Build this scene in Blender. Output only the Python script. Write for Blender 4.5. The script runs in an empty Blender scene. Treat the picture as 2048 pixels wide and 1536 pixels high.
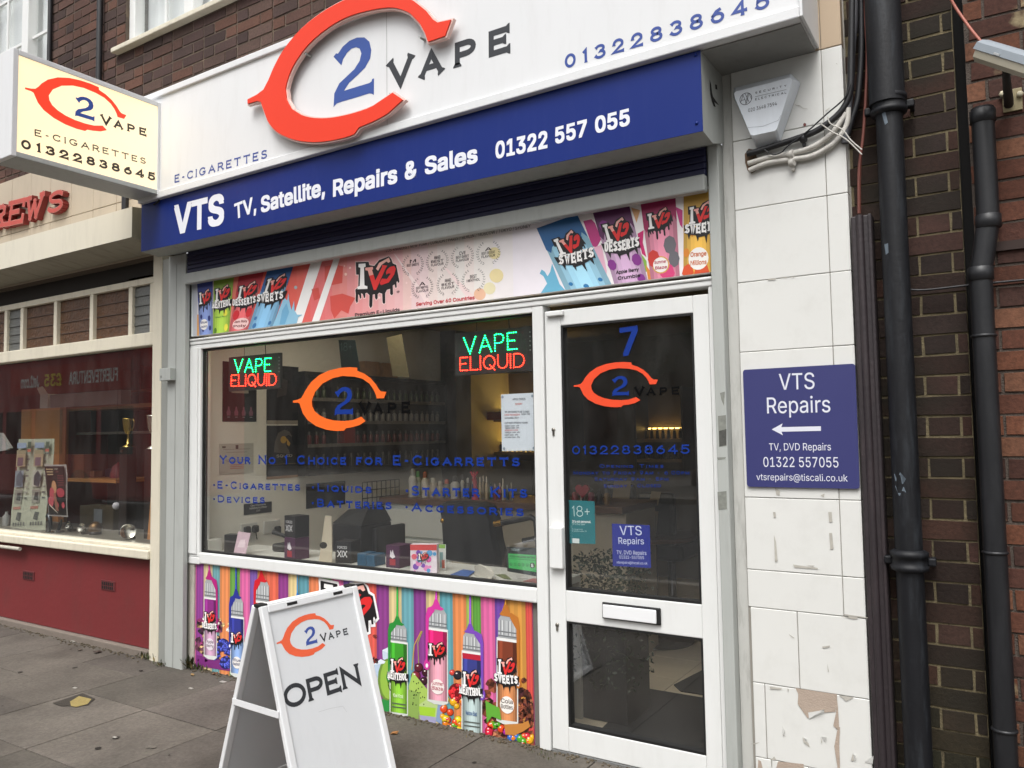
import bpy, bmesh, math, random, os
import numpy as np
from mathutils import Vector, Matrix
from mathutils.geometry import tessellate_polygon
random.seed(7)
sc = bpy.context.scene
COL = sc.collection
# ------------------------------------------------------------------ camera
F, PITCH, ROLL, YAW = 1579.6, 3.4838, -0.9159, 32.2358
CAM = Vector((0, -3.25, 1.463))
a, b, c = (math.radians(v) for v in (PITCH, ROLL, YAW))
FW = Vector((-math.sin(c)*math.cos(a), math.cos(c)*math.cos(a), math.sin(a)))
R0 = Vector((math.cos(c), math.sin(c), 0)); U0 = R0.cross(FW)
RT = R0*math.cos(b) + U0*math.sin(b); UP = -R0*math.sin(b) + U0*math.cos(b)
cd = bpy.data.cameras.new('camera'); cam = bpy.data.objects.new('camera', cd); COL.objects.link(cam)
cd.sensor_width = 36; cd.lens = F/2048*36; cd.clip_start = .05; cd.clip_end = 500
m = Matrix((RT, UP, -FW)).transposed().to_4x4(); m.translation = CAM; cam.matrix_world = m
sc.camera = cam
# ------------------------------------------------------------------ world and light (overcast)
SUN_EL, SUN_AZ = math.radians(58), math.radians(168)
w = bpy.data.worlds.new('World'); sc.world = w; w.use_nodes = True
nt = w.node_tree; bg = nt.nodes['Background']
sky = nt.nodes.new('ShaderNodeTexSky'); sky.sky_type = 'NISHITA'; sky.sun_disc = False
sky.sun_elevation = SUN_EL; sky.sun_rotation = SUN_AZ; sky.dust_density = 6; sky.air_density = 1.3
hs = nt.nodes.new('ShaderNodeHueSaturation'); hs.inputs['Saturation'].default_value = .16
nt.links.new(sky.outputs[0], hs.inputs['Color']); nt.links.new(hs.outputs[0], bg.inputs[0])
bg.inputs[1].default_value = .145
sd = bpy.data.lights.new('sun', 'SUN'); sun = bpy.data.objects.new('sun', sd); COL.objects.link(sun)
sd.energy = 1.3; sd.angle = math.radians(30); sd.color = (1, .985, .965)
sdir = Vector((math.sin(SUN_AZ)*math.cos(SUN_EL), math.cos(SUN_AZ)*math.cos(SUN_EL), math.sin(SUN_EL)))
sun.rotation_euler = sdir.to_track_quat('Z', 'Y').to_euler()
sc.view_settings.view_transform = 'Standard'; sc.view_settings.look = 'None'
sc.view_settings.exposure = 0.5; sc.view_settings.gamma = 1
sc.cycles.use_denoising = True; sc.cycles.max_bounces = 10; sc.cycles.transparent_max_bounces = 24
sc.cycles.sample_clamp_indirect = 6
# ------------------------------------------------------------------ photo pixel -> point on a real plane
def ray(x, y): return FW + RT*((x-1024)/F) - UP*((y-768)/F)
def at(x, y, Y=0.0): d = ray(x, y); return CAM + d*((Y-CAM.y)/d.y)
def atx(x, y, X): d = ray(x, y); return CAM + d*((X-CAM.x)/d.x)
def atz(x, y, Z=0.0): d = ray(x, y); return CAM + d*((Z-CAM.z)/d.z)
# ------------------------------------------------------------------ materials
def lin(h):
    h = h.lstrip('#'); o = []
    for i in (0, 2, 4):
        v = int(h[i:i+2], 16)/255; o.append(v/12.92 if v <= .04045 else ((v+.055)/1.055)**2.4)
    return (o[0], o[1], o[2], 1)
MATS = {}
def mat(name, hexc, rough=.5, var=.12, scale=6, bump=0, metal=0, dirt=0, dirtcol='3a352e', spec=.5, dscale=(9, 9, 1.6), bscale=None, coat=0):
    if name in MATS: return MATS[name]
    m = bpy.data.materials.new(name); MATS[name] = m; m.use_nodes = True
    n = m.node_tree.nodes; l = m.node_tree.links; p = n['Principled BSDF']
    col = lin(hexc) if isinstance(hexc, str) else hexc
    p.inputs['Roughness'].default_value = rough; p.inputs['Metallic'].default_value = metal
    p.inputs['Specular IOR Level'].default_value = spec
    if coat: p.inputs['Coat Weight'].default_value = coat; p.inputs['Coat Roughness'].default_value = .08
    tc = n.new('ShaderNodeTexCoord')
    nz = n.new('ShaderNodeTexNoise'); nz.inputs['Scale'].default_value = scale; nz.inputs['Detail'].default_value = 6
    l.new(tc.outputs['Object'], nz.inputs['Vector'])
    mx = n.new('ShaderNodeMix'); mx.data_type = 'RGBA'
    mx.inputs['A'].default_value = tuple(v*(1-var) for v in col[:3])+(1,)
    mx.inputs['B'].default_value = tuple(min(1, v*(1+var)) for v in col[:3])+(1,)
    l.new(nz.outputs['Fac'], mx.inputs['Factor']); out = mx.outputs['Result']
    if dirt:
        mp = n.new('ShaderNodeMapping'); mp.inputs['Scale'].default_value = dscale
        l.new(tc.outputs['Object'], mp.inputs['Vector'])
        nd = n.new('ShaderNodeTexNoise'); nd.inputs['Scale'].default_value = 1.7; nd.inputs['Detail'].default_value = 9; nd.inputs['Roughness'].default_value = .68
        l.new(mp.outputs[0], nd.inputs['Vector'])
        rp = n.new('ShaderNodeValToRGB'); rp.color_ramp.elements[0].position = .5; rp.color_ramp.elements[1].position = .78
        rp.color_ramp.elements[1].color = (dirt, dirt, dirt, 1)
        l.new(nd.outputs['Fac'], rp.inputs[0])
        m2 = n.new('ShaderNodeMix'); m2.data_type = 'RGBA'; m2.inputs['B'].default_value = lin(dirtcol)
        l.new(rp.outputs[0], m2.inputs['Factor']); l.new(out, m2.inputs['A']); out = m2.outputs['Result']
    l.new(out, p.inputs['Base Color'])
    if bump:
        nb = n.new('ShaderNodeTexNoise'); nb.inputs['Scale'].default_value = bscale or scale*8; nb.inputs['Detail'].default_value = 5
        l.new(tc.outputs['Object'], nb.inputs['Vector'])
        bp = n.new('ShaderNodeBump'); bp.inputs['Strength'].default_value = bump; bp.inputs['Distance'].default_value = .01
        l.new(nb.outputs['Fac'], bp.inputs['Height']); l.new(bp.outputs[0], p.inputs['Normal'])
    return m
def ink(h, rough=.45): return mat('ink_'+h, h, rough, var=.05, scale=14)
def emis(name, hexc, s, base=None):
    if name in MATS: return MATS[name]
    m = bpy.data.materials.new(name); MATS[name] = m; m.use_nodes = True
    p = m.node_tree.nodes['Principled BSDF']; c = lin(hexc)
    p.inputs['Base Color'].default_value = lin(base) if base else c
    p.inputs['Emission Color'].default_value = c; p.inputs['Emission Strength'].default_value = s
    p.inputs['Roughness'].default_value = .3
    return m
def colmat(name, rough=.85, bump=.5, scale=55, var=.35, stain=None, spec=.3):
    """per-face colour attribute (bricks, slabs) broken up by noise"""
    m = bpy.data.materials.new(name); m.use_nodes = True
    n = m.node_tree.nodes; l = m.node_tree.links; p = n['Principled BSDF']; p.inputs['Roughness'].default_value = rough
    p.inputs['Specular IOR Level'].default_value = spec
    at_ = n.new('ShaderNodeVertexColor'); at_.layer_name = 'Col'
    tc = n.new('ShaderNodeTexCoord'); nz = n.new('ShaderNodeTexNoise'); nz.inputs['Scale'].default_value = scale; nz.inputs['Detail'].default_value = 8
    nz.inputs['Roughness'].default_value = .7
    l.new(tc.outputs['Object'], nz.inputs['Vector'])
    rp = n.new('ShaderNodeMapRange'); rp.inputs['From Min'].default_value = .3; rp.inputs['From Max'].default_value = .7
    rp.inputs['To Min'].default_value = 1-var; rp.inputs['To Max'].default_value = 1+var*.7
    l.new(nz.outputs['Fac'], rp.inputs['Value'])
    n2 = n.new('ShaderNodeTexNoise'); n2.inputs['Scale'].default_value = 2.3; n2.inputs['Detail'].default_value = 5
    l.new(tc.outputs['Object'], n2.inputs['Vector'])
    r2 = n.new('ShaderNodeMapRange'); r2.inputs['From Min'].default_value = .3; r2.inputs['From Max'].default_value = .7
    r2.inputs['To Min'].default_value = .72; r2.inputs['To Max'].default_value = 1.22
    l.new(n2.outputs['Fac'], r2.inputs['Value'])
    mu = n.new('ShaderNodeMath'); mu.operation = 'MULTIPLY'; l.new(rp.outputs[0], mu.inputs[0]); l.new(r2.outputs[0], mu.inputs[1])
    vm = n.new('ShaderNodeVectorMath'); vm.operation = 'SCALE'; l.new(at_.outputs['Color'], vm.inputs[0]); l.new(mu.outputs[0], vm.inputs['Scale'])
    out = vm.outputs[0]
    if stain:
        hx, lo, hi, sc_ = stain
        n3 = n.new('ShaderNodeTexNoise'); n3.inputs['Scale'].default_value = sc_; n3.inputs['Detail'].default_value = 7
        l.new(tc.outputs['Object'], n3.inputs['Vector'])
        r3 = n.new('ShaderNodeMapRange'); r3.inputs['From Min'].default_value = lo; r3.inputs['From Max'].default_value = hi
        l.new(n3.outputs['Fac'], r3.inputs['Value'])
        m3 = n.new('ShaderNodeMix'); m3.data_type = 'RGBA'; l.new(r3.outputs[0], m3.inputs['Factor']); l.new(out, m3.inputs['A'])
        m3.inputs['B'].default_value = lin(hx); out = m3.outputs['Result']
    l.new(out, p.inputs['Base Color'])
    bp = n.new('ShaderNodeBump'); bp.inputs['Strength'].default_value = bump; bp.inputs['Distance'].default_value = .004
    l.new(nz.outputs['Fac'], bp.inputs['Height']); l.new(bp.outputs[0], p.inputs['Normal'])
    return m
def glass(name, tint=(.985, .99, .985), ior=1.68, rough=0.0):
    if name in MATS: return MATS[name]
    m = bpy.data.materials.new(name); MATS[name] = m; m.use_nodes = True
    n = m.node_tree.nodes; l = m.node_tree.links; n.remove(n['Principled BSDF'])
    t = n.new('ShaderNodeBsdfTransparent'); t.inputs[0].default_value = (*tint, 1)
    g = n.new('ShaderNodeBsdfGlossy'); g.inputs['Roughness'].default_value = rough; g.inputs[0].default_value = (1, 1, 1, 1)
    f = n.new('ShaderNodeFresnel'); ge = n.new('ShaderNodeNewGeometry'); mr = n.new('ShaderNodeMapRange')
    mr.inputs['To Min'].default_value = ior; mr.inputs['To Max'].default_value = 1/ior; l.new(ge.outputs['Backfacing'], mr.inputs['Value']); l.new(mr.outputs[0], f.inputs[0])   # same reflectance on both faces of a pane
    # reflection haze painted into the pane as a thin, smeary film of dust
    tc = n.new('ShaderNodeTexCoord'); mp = n.new('ShaderNodeMapping'); mp.inputs['Scale'].default_value = (3, 3, 1.2); mp.inputs['Rotation'].default_value = (0, .5, 0)
    nz = n.new('ShaderNodeTexNoise'); nz.inputs['Scale'].default_value = 2.2; nz.inputs['Detail'].default_value = 8; nz.inputs['Roughness'].default_value = .65
    l.new(tc.outputs['Object'], mp.inputs[0]); l.new(mp.outputs[0], nz.inputs['Vector'])
    m2 = n.new('ShaderNodeMapRange'); m2.inputs['From Min'].default_value = .35; m2.inputs['From Max'].default_value = .7; m2.inputs['To Min'].default_value = .004; m2.inputs['To Max'].default_value = .018
    l.new(nz.outputs['Fac'], m2.inputs['Value']); df = n.new('ShaderNodeBsdfDiffuse'); df.inputs[0].default_value = (.75, .75, .72, 1)
    x0 = n.new('ShaderNodeMixShader'); l.new(m2.outputs[0], x0.inputs[0]); l.new(t.outputs[0], x0.inputs[1]); l.new(df.outputs[0], x0.inputs[2])
    x = n.new('ShaderNodeMixShader'); l.new(f.outputs[0], x.inputs[0]); l.new(x0.outputs[0], x.inputs[1]); l.new(g.outputs[0], x.inputs[2])
    l.new(x.outputs[0], n['Material Output'].inputs[0])
    return m
# ------------------------------------------------------------------ object helpers
def setp(o, label=None, cat=None, group=None, kind=None):
    if label: o['label'] = label
    if cat: o['category'] = cat
    if group: o['group'] = group
    if kind: o['kind'] = kind
    return o
def thing(name, label, cat, loc=(0, 0, 0), group=None):
    o = bpy.data.objects.new(name, None); COL.objects.link(o); o.location = loc; o.empty_display_size = .1
    return setp(o, label, cat, group)
def rootloc(o):
    v = Vector((0, 0, 0))
    while o is not None: v += Vector(o.location); o = o.parent
    return v
class G:
    """collects geometry in world coordinates and links it as ONE mesh object"""
    def __init__(s): s.v = []; s.f = []; s.m = []; s.c = []; s.mats = []; s.T = Matrix.Identity(4); s.sm = []
    def mi(s, m):
        if m not in s.mats: s.mats.append(m)
        return s.mats.index(m)
    def face(s, pts, m, col=None, smooth=False):
        i = len(s.v); s.v += [s.T @ Vector(p) for p in pts]; s.f.append(tuple(range(i, i+len(pts)))); s.m.append(s.mi(m)); s.c.append(col); s.sm.append(smooth)
    def faces(s, vs, fs, m, smooth=False, col=None):
        i = len(s.v); s.v += [s.T @ Vector(p) for p in vs]; k = s.mi(m)
        for f in fs: s.f.append(tuple(i+j for j in f)); s.m.append(k); s.c.append(col); s.sm.append(smooth)
    def box(s, x0, x1, y0, y1, z0, z1, m, bev=0.0, col=None):
        if x0 > x1: x0, x1 = x1, x0
        if y0 > y1: y0, y1 = y1, y0
        if z0 > z1: z0, z1 = z1, z0
        bm = bmesh.new(); bmesh.ops.create_cube(bm, size=1)
        for v in bm.verts: v.co = Vector(((x0+x1)/2+v.co.x*(x1-x0), (y0+y1)/2+v.co.y*(y1-y0), (z0+z1)/2+v.co.z*(z1-z0)))
        if bev: bmesh.ops.bevel(bm, geom=bm.edges[:], offset=min(bev, .45*min(x1-x0, y1-y0, z1-z0)), segments=2, affect='EDGES', profile=.5)
        bm.verts.ensure_lookup_table()
        s.faces([v.co.copy() for v in bm.verts], [[v.index for v in f.verts] for f in bm.faces], m, col=col); bm.free()
    def hexa(s, P, m, bev=0):
        """8 points: 0-3 front loop, 4-7 back loop"""
        s.faces(P, [(0, 1, 2, 3), (7, 6, 5, 4), (0, 4, 5, 1), (1, 5, 6, 2), (2, 6, 7, 3), (3, 7, 4, 0)], m)
    def prism(s, loop, off, m, msides=None, cap_back=True):
        n = len(loop); off = Vector(off); A = [Vector(p) for p in loop]; B = [p+off for p in A]
        s.face(A, m)
        if cap_back: s.face(B[::-1], msides or m)
        for i in range(n):
            j = (i+1) % n; s.face([A[j], A[i], B[i], B[j]], msides or m)
    def tube(s, pts, r, m, seg=12, cap=True, smooth=True):
        pts = [Vector(p) for p in pts]; rs = r if isinstance(r, (list, tuple)) else [r]*len(pts)
        rings = []; up = None
        for i, p in enumerate(pts):
            d = (pts[min(i+1, len(pts)-1)]-pts[max(i-1, 0)]).normalized()
            if up is None: up = Vector((0, 0, 1)) if abs(d.z) < .9 else Vector((1, 0, 0))
            x = d.cross(up).normalized(); up = x.cross(d).normalized()
            rings.append([p+(x*math.cos(t)+up*math.sin(t))*rs[i] for t in [2*math.pi*k/seg for k in range(seg)]])
        vs = [q for rg in rings for q in rg]; fs = []
        for i in range(len(pts)-1):
            for k in range(seg): fs.append((i*seg+k, i*seg+(k+1) % seg, (i+1)*seg+(k+1) % seg, (i+1)*seg+k))
        s.faces(vs, fs, m, smooth)
        if cap: s.face(rings[0][::-1], m); s.face(rings[-1], m)
    def lathe(s, prof, loc, m, seg=20, M=None, smooth=True):
        M = M or Matrix.Identity(4); loc = Vector(loc); vs = []; fs = []
        for r, z in prof:
            for k in range(seg):
                t = 2*math.pi*k/seg; vs.append(loc + M @ Vector((r*math.cos(t), r*math.sin(t), z)))
        for i in range(len(prof)-1):
            for k in range(seg): fs.append((i*seg+k, i*seg+(k+1) % seg, (i+1)*seg+(k+1) % seg, (i+1)*seg+k))
        s.faces(vs, fs, m, smooth)
        if prof[0][0] > 1e-4: s.face(vs[:seg][::-1], m)
        if prof[-1][0] > 1e-4: s.face(vs[-seg:], m)
    def blob(s, c_, r, m, seg=10, squash=(1, 1, 1), smooth=True):
        s.lathe([(max(1e-5, r*math.sin(math.pi*i/seg)), -r*math.cos(math.pi*i/seg)) for i in range(seg+1)], c_, m, seg=seg+4, M=Matrix.Diagonal((*squash, 1)), smooth=smooth)
    def build(s, name, parent=None, label=None, cat=None, group=None, kind=None):
        me = bpy.data.meshes.new(name)
        if parent is not None: o0 = rootloc(parent)
        else:
            xs = [v.x for v in s.v]; ys = [v.y for v in s.v]; zs = [v.z for v in s.v]
            o0 = Vector(((min(xs)+max(xs))/2, (min(ys)+max(ys))/2, min(zs)))
        me.from_pydata([tuple(v-o0) for v in s.v], [], s.f)
        for mm in s.mats: me.materials.append(mm)
        me.polygons.foreach_set('material_index', s.m)
        me.polygons.foreach_set('use_smooth', s.sm)
        if any(c is not None for c in s.c):
            ca = me.color_attributes.new('Col', 'FLOAT_COLOR', 'CORNER'); arr = []
            for p, c in zip(me.polygons, s.c): arr += list((c or (.5, .5, .5, 1)))*p.loop_total
            ca.data.foreach_set('color', arr)
        me.update(); o = bpy.data.objects.new(name, me); COL.objects.link(o)
        if parent is not None: o.parent = parent
        else: o.location = o0
        return setp(o, label, cat, group, kind)
# ------------------------------------------------------------------ flat print on a real plane
class Fr:
    """a plane: origin, right axis, up axis; knows which of its points a photo pixel shows"""
    def __init__(s, o, ex, ez): s.o = Vector(o); s.ex = Vector(ex).normalized(); s.ez = Vector(ez).normalized(); s.n = s.ex.cross(s.ez)
    def px(s, x, y):
        d = ray(x, y); t = (s.o-CAM).dot(s.n)/d.dot(s.n); q = CAM+d*t-s.o; return (q.dot(s.ex), q.dot(s.ez))
    def P(s, u, v, h=0): return s.o+s.ex*u+s.ez*v+s.n*h
def face_y(Y): return Fr((0, Y, 0), (1, 0, 0), (0, 0, 1))
def face_x(X): return Fr((X, 0, 0), (0, 1, 0), (0, 0, 1))
def arc(cx, cy, rx, ry, a0, a1, n=14):
    return [(cx+rx*math.cos(math.radians(a0+(a1-a0)*i/n)), cy+ry*math.sin(math.radians(a0+(a1-a0)*i/n))) for i in range(n+1)]
GL = {
'A': (.95, [([(0, 0), (.475, 1), (.95, 0)], 0, 1), ([(.2, .34), (.75, .34)], 0, 0)]),
'B': (.74, [([(0, 0), (0, 1), (.42, 1)]+arc(.42, .76, .26, .24, 90, -90, 8)+[(0, .52)], 0, 0), ([(.42, .52)]+arc(.42, .26, .3, .26, 90, -90, 8)+[(0, 0)], 0, 0)]),
'C': (.9, [(arc(.47, .5, .47, .5, 45, 315, 18), 0, 1)]),
'D': (.86, [([(0, 0), (0, 1), (.36, 1)]+arc(.36, .5, .5, .5, 90, -90, 12)+[(0, 0)], 0, 0)]),
'E': (.68, [([(.66, 1), (0, 1), (0, 0), (.68, 0)], 0, 1), ([(0, .52), (.52, .52)], 0, 2)]),
'F': (.66, [([(.66, 1), (0, 1), (0, 0)], 0, 1), ([(0, .5), (.5, .5)], 0, 2)]),
'G': (.95, [(arc(.47, .5, .47, .5, 45, 330, 18)+[(.9, .42), (.58, .42)], 0, 1)]),
'H': (.85, [([(0, 0), (0, 1)], 0, 1), ([(.85, 0), (.85, 1)], 0, 1), ([(0, .5), (.85, .5)], 0, 0)]),
'I': (.02, [([(0, 0), (0, 1)], 0, 1)]),
'J': (.5, [([(.5, 1), (.5, .3)]+arc(.25, .27, .25, .27, 0, -170, 8), 0, 1)]),
'K': (.8, [([(0, 0), (0, 1)], 0, 1), ([(.76, 1), (.02, .42)], 0, 1), ([(.25, .6), (.8, 0)], 0, 2)]),
'L': (.64, [([(0, 1), (0, 0), (.64, 0)], 0, 1)]),
'M': (1.05, [([(0, 0), (.08, 1), (.525, .1), (.97, 1), (1.05, 0)], 0, 1)]),
'N': (.88, [([(0, 0), (0, 1), (.88, 0), (.88, 1)], 0, 1)]),
'O': (.98, [(arc(.49, .5, .49, .5, 0, 345, 23), 1, 0)]),
'P': (.7, [([(0, 0), (0, 1), (.4, 1)]+arc(.4, .73, .29, .27, 90, -90, 10)+[(0, .46)], 0, 1)]),
'Q': (.98, [(arc(.49, .5, .49, .5, 0, 345, 23), 1, 0), ([(.55, .28), (.95, -.08)], 0, 0)]),
'R': (.78, [([(0, 0), (0, 1), (.4, 1)]+arc(.4, .74, .29, .26, 90, -90, 10)+[(0, .48)], 0, 1), ([(.4, .48), (.78, 0)], 0, 2)]),
'S': (.7, [(arc(.36, .755, .32, .245, 35, 262, 12)+arc(.35, .25, .35, .25, 85, -150, 12), 0, 1)]),
'T': (.85, [([(0, 1), (.85, 1)], 0, 1), ([(.425, 1), (.425, 0)], 0, 2)]),
'U': (.82, [([(0, 1), (0, .38)]+arc(.41, .38, .41, .38, 180, 360, 12)+[(.82, 1)], 0, 1)]),
'V': (.95, [([(0, 1), (.475, 0), (.95, 1)], 0, 1)]),
'W': (1.3, [([(0, 1), (.36, 0), (.65, .9), (.94, 0), (1.3, 1)], 0, 1)]),
'X': (.85, [([(0, 0), (.85, 1)], 0, 1), ([(0, 1), (.85, 0)], 0, 1)]),
'Y': (.88, [([(0, 1), (.44, .48), (.44, 0)], 0, 1), ([(.88, 1), (.44, .48)], 0, 1)]),
'Z': (.8, [([(0, 1), (.8, 1), (0, 0), (.8, 0)], 0, 1)]),
'0': (.72, [(arc(.36, .5, .36, .5, 0, 345, 23), 1, 0)]),
'1': (.3, [([(0, .8), (.22, 1), (.22, 0)], 0, 2)]),
'2': (.74, [([(.04, .66)]+arc(.37, .68, .33, .32, 170, -25, 12)+[(0, 0), (.74, 0)], 0, 1)]),
'3': (.72, [(arc(.35, .76, .31, .24, 150, -80, 10)+arc(.35, .27, .36, .27, 80, -155, 12), 0, 1)]),
'4': (.8, [([(.58, 0), (.58, 1), (0, .28), (.8, .28)], 0, 1)]),
'5': (.7, [([(.66, 1), (.12, 1), (.07, .53)]+arc(.34, .32, .36, .32, 125, -155, 13), 0, 1)]),
'6': (.76, [([(.62, .97), (.3, .82), (.06, .5)]+arc(.38, .32, .36, .32, 150, -190, 18), 0, 0)]),
'7': (.72, [([(0, 1), (.72, 1), (.24, 0)], 0, 1)]),
'8': (.74, [(arc(.37, .76, .3, .24, 0, 340, 16), 1, 0), (arc(.37, .265, .36, .265, 0, 340, 16), 1, 0)]),
'9': (.76, [([(.14, .03), (.46, .18), (.7, .5)]+arc(.38, .68, .36, .32, -30, 310, 18), 0, 0)]),
'-': (.36, [([(0, .44), (.36, .44)], 0, 0)]),
'.': (.05, [([(0, 0), (.04, 0)], 0, 0)]),
',': (.08, [([(.08, .05), (0, -.16)], 0, 0)]),
'*': (.2, [(arc(.1, .45, .06, .06, 0, 330, 8), 1, 0)]),
'+': (.6, [([(0, .45), (.6, .45)], 0, 0), ([(.3, .15), (.3, .75)], 0, 0)]),
' ': (.35, []),
}
FONT = None
try: FONT = bpy.data.fonts.load(os.path.join(bpy.utils.resource_path('LOCAL'), 'datafiles', 'fonts', 'Inter.woff2'))
except Exception: FONT = None
_tc = {}
def text_mesh(s, bold=0.0):
    k = (s, bold)
    if k in _tc: return _tc[k]
    cu = bpy.data.curves.new('t', 'FONT'); cu.body = s
    if FONT: cu.font = FONT
    cu.offset = bold; cu.resolution_u = 3; cu.fill_mode = 'FRONT'
    o = bpy.data.objects.new('t', cu); COL.objects.link(o)
    dg = bpy.context.evaluated_depsgraph_get(); oc = o.evaluated_get(dg).to_curve(dg); polys = []
    for sp in oc.splines:      # sample every outline; holes run the other way round
        q = []; bp_ = sp.bezier_points; n = len(bp_)
        fixr = n == 20 and abs(bp_[9].co.x-bp_[10].co.x) < 1e-4 and abs(bp_[19].co.y) < .01   # the R outline crosses itself inside its stem
        if fixr:
            for k in (9, 10): bp_[k].co.x = bp_[19].co.x+.0004
        for i in range(n):
            p0, h0, h1, p1 = bp_[i].co, bp_[i].handle_right, bp_[(i+1) % n].handle_left, bp_[(i+1) % n].co
            st = (p1-p0).length < 1e-6 or abs((h0-p0).cross(p1-p0).z)+abs((h1-p0).cross(p1-p0).z) < 1e-5
            for t in ([0] if st or (fixr and i in (8, 9, 10)) else [0, .25, .5, .75]): q.append(p0*(1-t)**3+h0*3*t*(1-t)**2+h1*3*t*t*(1-t)+p1*t**3)
        if len(q) > 2: polys.append(([Vector((v.x, v.y, 0)) for v in q], sum(q[i-1].x*q[i].y-q[i].x*q[i-1].y for i in range(len(q)))))
    big = max(polys, key=lambda z: abs(z[1]))[1] if polys else 1
    outs = [z for z in polys if z[1]*big > 0]; holes = [z for z in polys if z[1]*big <= 0]; vs = []; fs = []
    def inside(pt, poly):
        c_ = False
        for i in range(len(poly)):
            p, q = poly[i-1], poly[i]
            if (p.y > pt.y) != (q.y > pt.y) and pt.x < (q.x-p.x)*(pt.y-p.y)/(q.y-p.y)+p.x: c_ = not c_
        return c_
    for kk, (pl, _ar) in enumerate(outs):
        hl = [h[0] for h in holes if inside(h[0][0], pl)]; base = len(vs); flat = [v for lp in [pl]+hl for v in lp]
        vs += [(v.x, v.y, (kk % 3)*.000012) for v in flat]; fs += [tuple(base+k for k in t) for t in tessellate_polygon([pl]+hl)]
    o.to_curve_clear() if hasattr(o, 'to_curve_clear') else None
    bpy.data.objects.remove(o); bpy.data.curves.remove(cu)
    _tc[k] = (vs, fs); return _tc[k]
_hv, _ = text_mesh('H'); CAPH = max(v[1] for v in _hv)
STEP = .00035
class Art:
    def __init__(s, fr, g=None): s.fr = fr; s.g = g or G(); s.L = 1; s.i = 0
    def h(s, L): s.i += 1; return (L if L is not None else s.L)*STEP + .00006 + (s.i % 7)*.00004
    def poly(s, uv, m, L=None):
        if isinstance(m, str): m = ink(m)
        h = s.h(L); ar = sum(uv[i][0]*uv[(i+1) % len(uv)][1]-uv[(i+1) % len(uv)][0]*uv[i][1] for i in range(len(uv)))
        if ar < 0: uv = uv[::-1]
        s.g.face([s.fr.P(u, v, h) for u, v in uv], m)
    def pp(s, px, m, L=None): s.poly([s.fr.px(*p) for p in px], m, L)
    def rect(s, p0, p1, m, L=None):
        (a, b), (c, d) = s.fr.px(*p0), s.fr.px(*p1); s.poly([(a, b), (c, b), (c, d), (a, d)], m, L)
    def ell(s, cx, cy, rx, ry, m, L=None, n=18, a0=0, a1=360):
        s.pp([(cx+rx*math.cos(math.radians(a0+(a1-a0)*i/n)), cy+ry*math.sin(math.radians(a0+(a1-a0)*i/n))) for i in range(n if a1-a0 >= 360 else n+1)], m, L)
    def strip(s, uv, wd, m, L=None, closed=False):
        """stroke of width wd along a polyline"""
        if isinstance(m, str): m = ink(m)
        n = len(uv); pts = [Vector(p) for p in uv]; A = []; B = []
        for i in range(n):
            if closed: d0 = pts[i]-pts[i-1]; d1 = pts[(i+1) % n]-pts[i]
            else: d0 = pts[i]-pts[max(i-1, 0)]; d1 = pts[min(i+1, n-1)]-pts[i]
            if d0.length < 1e-9: d0 = d1
            if d1.length < 1e-9: d1 = d0
            d0 = d0.normalized(); d1 = d1.normalized(); t = (d0+d1)
            t = t.normalized() if t.length > 1e-6 else d1
            nn = Vector((-t.y, t.x)); k = wd/2/max(.42, abs(nn.dot(Vector((-d1.y, d1.x)))))
            A.append(pts[i]+nn*k); B.append(pts[i]-nn*k)
        for i in range(n if closed else n-1):
            j = (i+1) % n; h = s.h(L)
            s.g.face([s.fr.P(p.x, p.y, h) for p in (A[i], B[i], B[j], A[j])], m)
    def line(s, px, wd, m, L=None): s.strip([s.fr.px(*p) for p in px], wd, m, L)
    def basis(s, b0, b1, top):
        p0 = Vector(s.fr.px(*b0)); p1 = Vector(s.fr.px(*b1)); t = Vector(s.fr.px(*top)); e = p1-p0; W = e.length; e = e/W
        n = Vector((-e.y, e.x)); return p0, e, n, W, abs((t-p0).dot(n))
    def sans(s, txt, b0, b1, top, m, bold=0.0, L=None, slant=0):
        """b0,b1: baseline ends, top: a point at cap height (photo pixels)"""
        p0, e, n, W, H = s.basis(b0, b1, top); s.sans_uv(txt, p0, e, n, W, H, m, bold, L, slant)
    def sans_uv(s, txt, p0, e, n, W, H, m, bold=0.0, L=None, slant=0):
        if isinstance(m, str): m = ink(m)
        vs, fs = text_mesh(txt, 0)
        if not vs: return
        x0 = min(v[0] for v in vs); x1 = max(v[0] for v in vs); sx = W/(x1-x0+2*bold); sy = H/(CAPH+2*bold)
        for ox, oy in (((-1, -1), (1, 1), (-1, 1), (1, -1), (0, 0)) if bold else ((0, 0),)):
            h = s.h(L); vv = []
            for x, y, dk in vs:
                q = p0+e*((x-x0+bold*(1+ox))*sx+slant*y*sy)+n*((y+bold*(1+oy))*sy); vv.append(s.fr.P(q.x, q.y, h+dk))
            s.g.faces(vv, fs, m)
    def cop(s, txt, b0, b1, top, m, wt=.13, sp=.42, serif=1, L=None, small=.8):
        p0, e, n, W, H = s.basis(b0, b1, top); s.cop_uv(txt, p0, e, n, W, H, m, wt, sp, serif, L, small)
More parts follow.
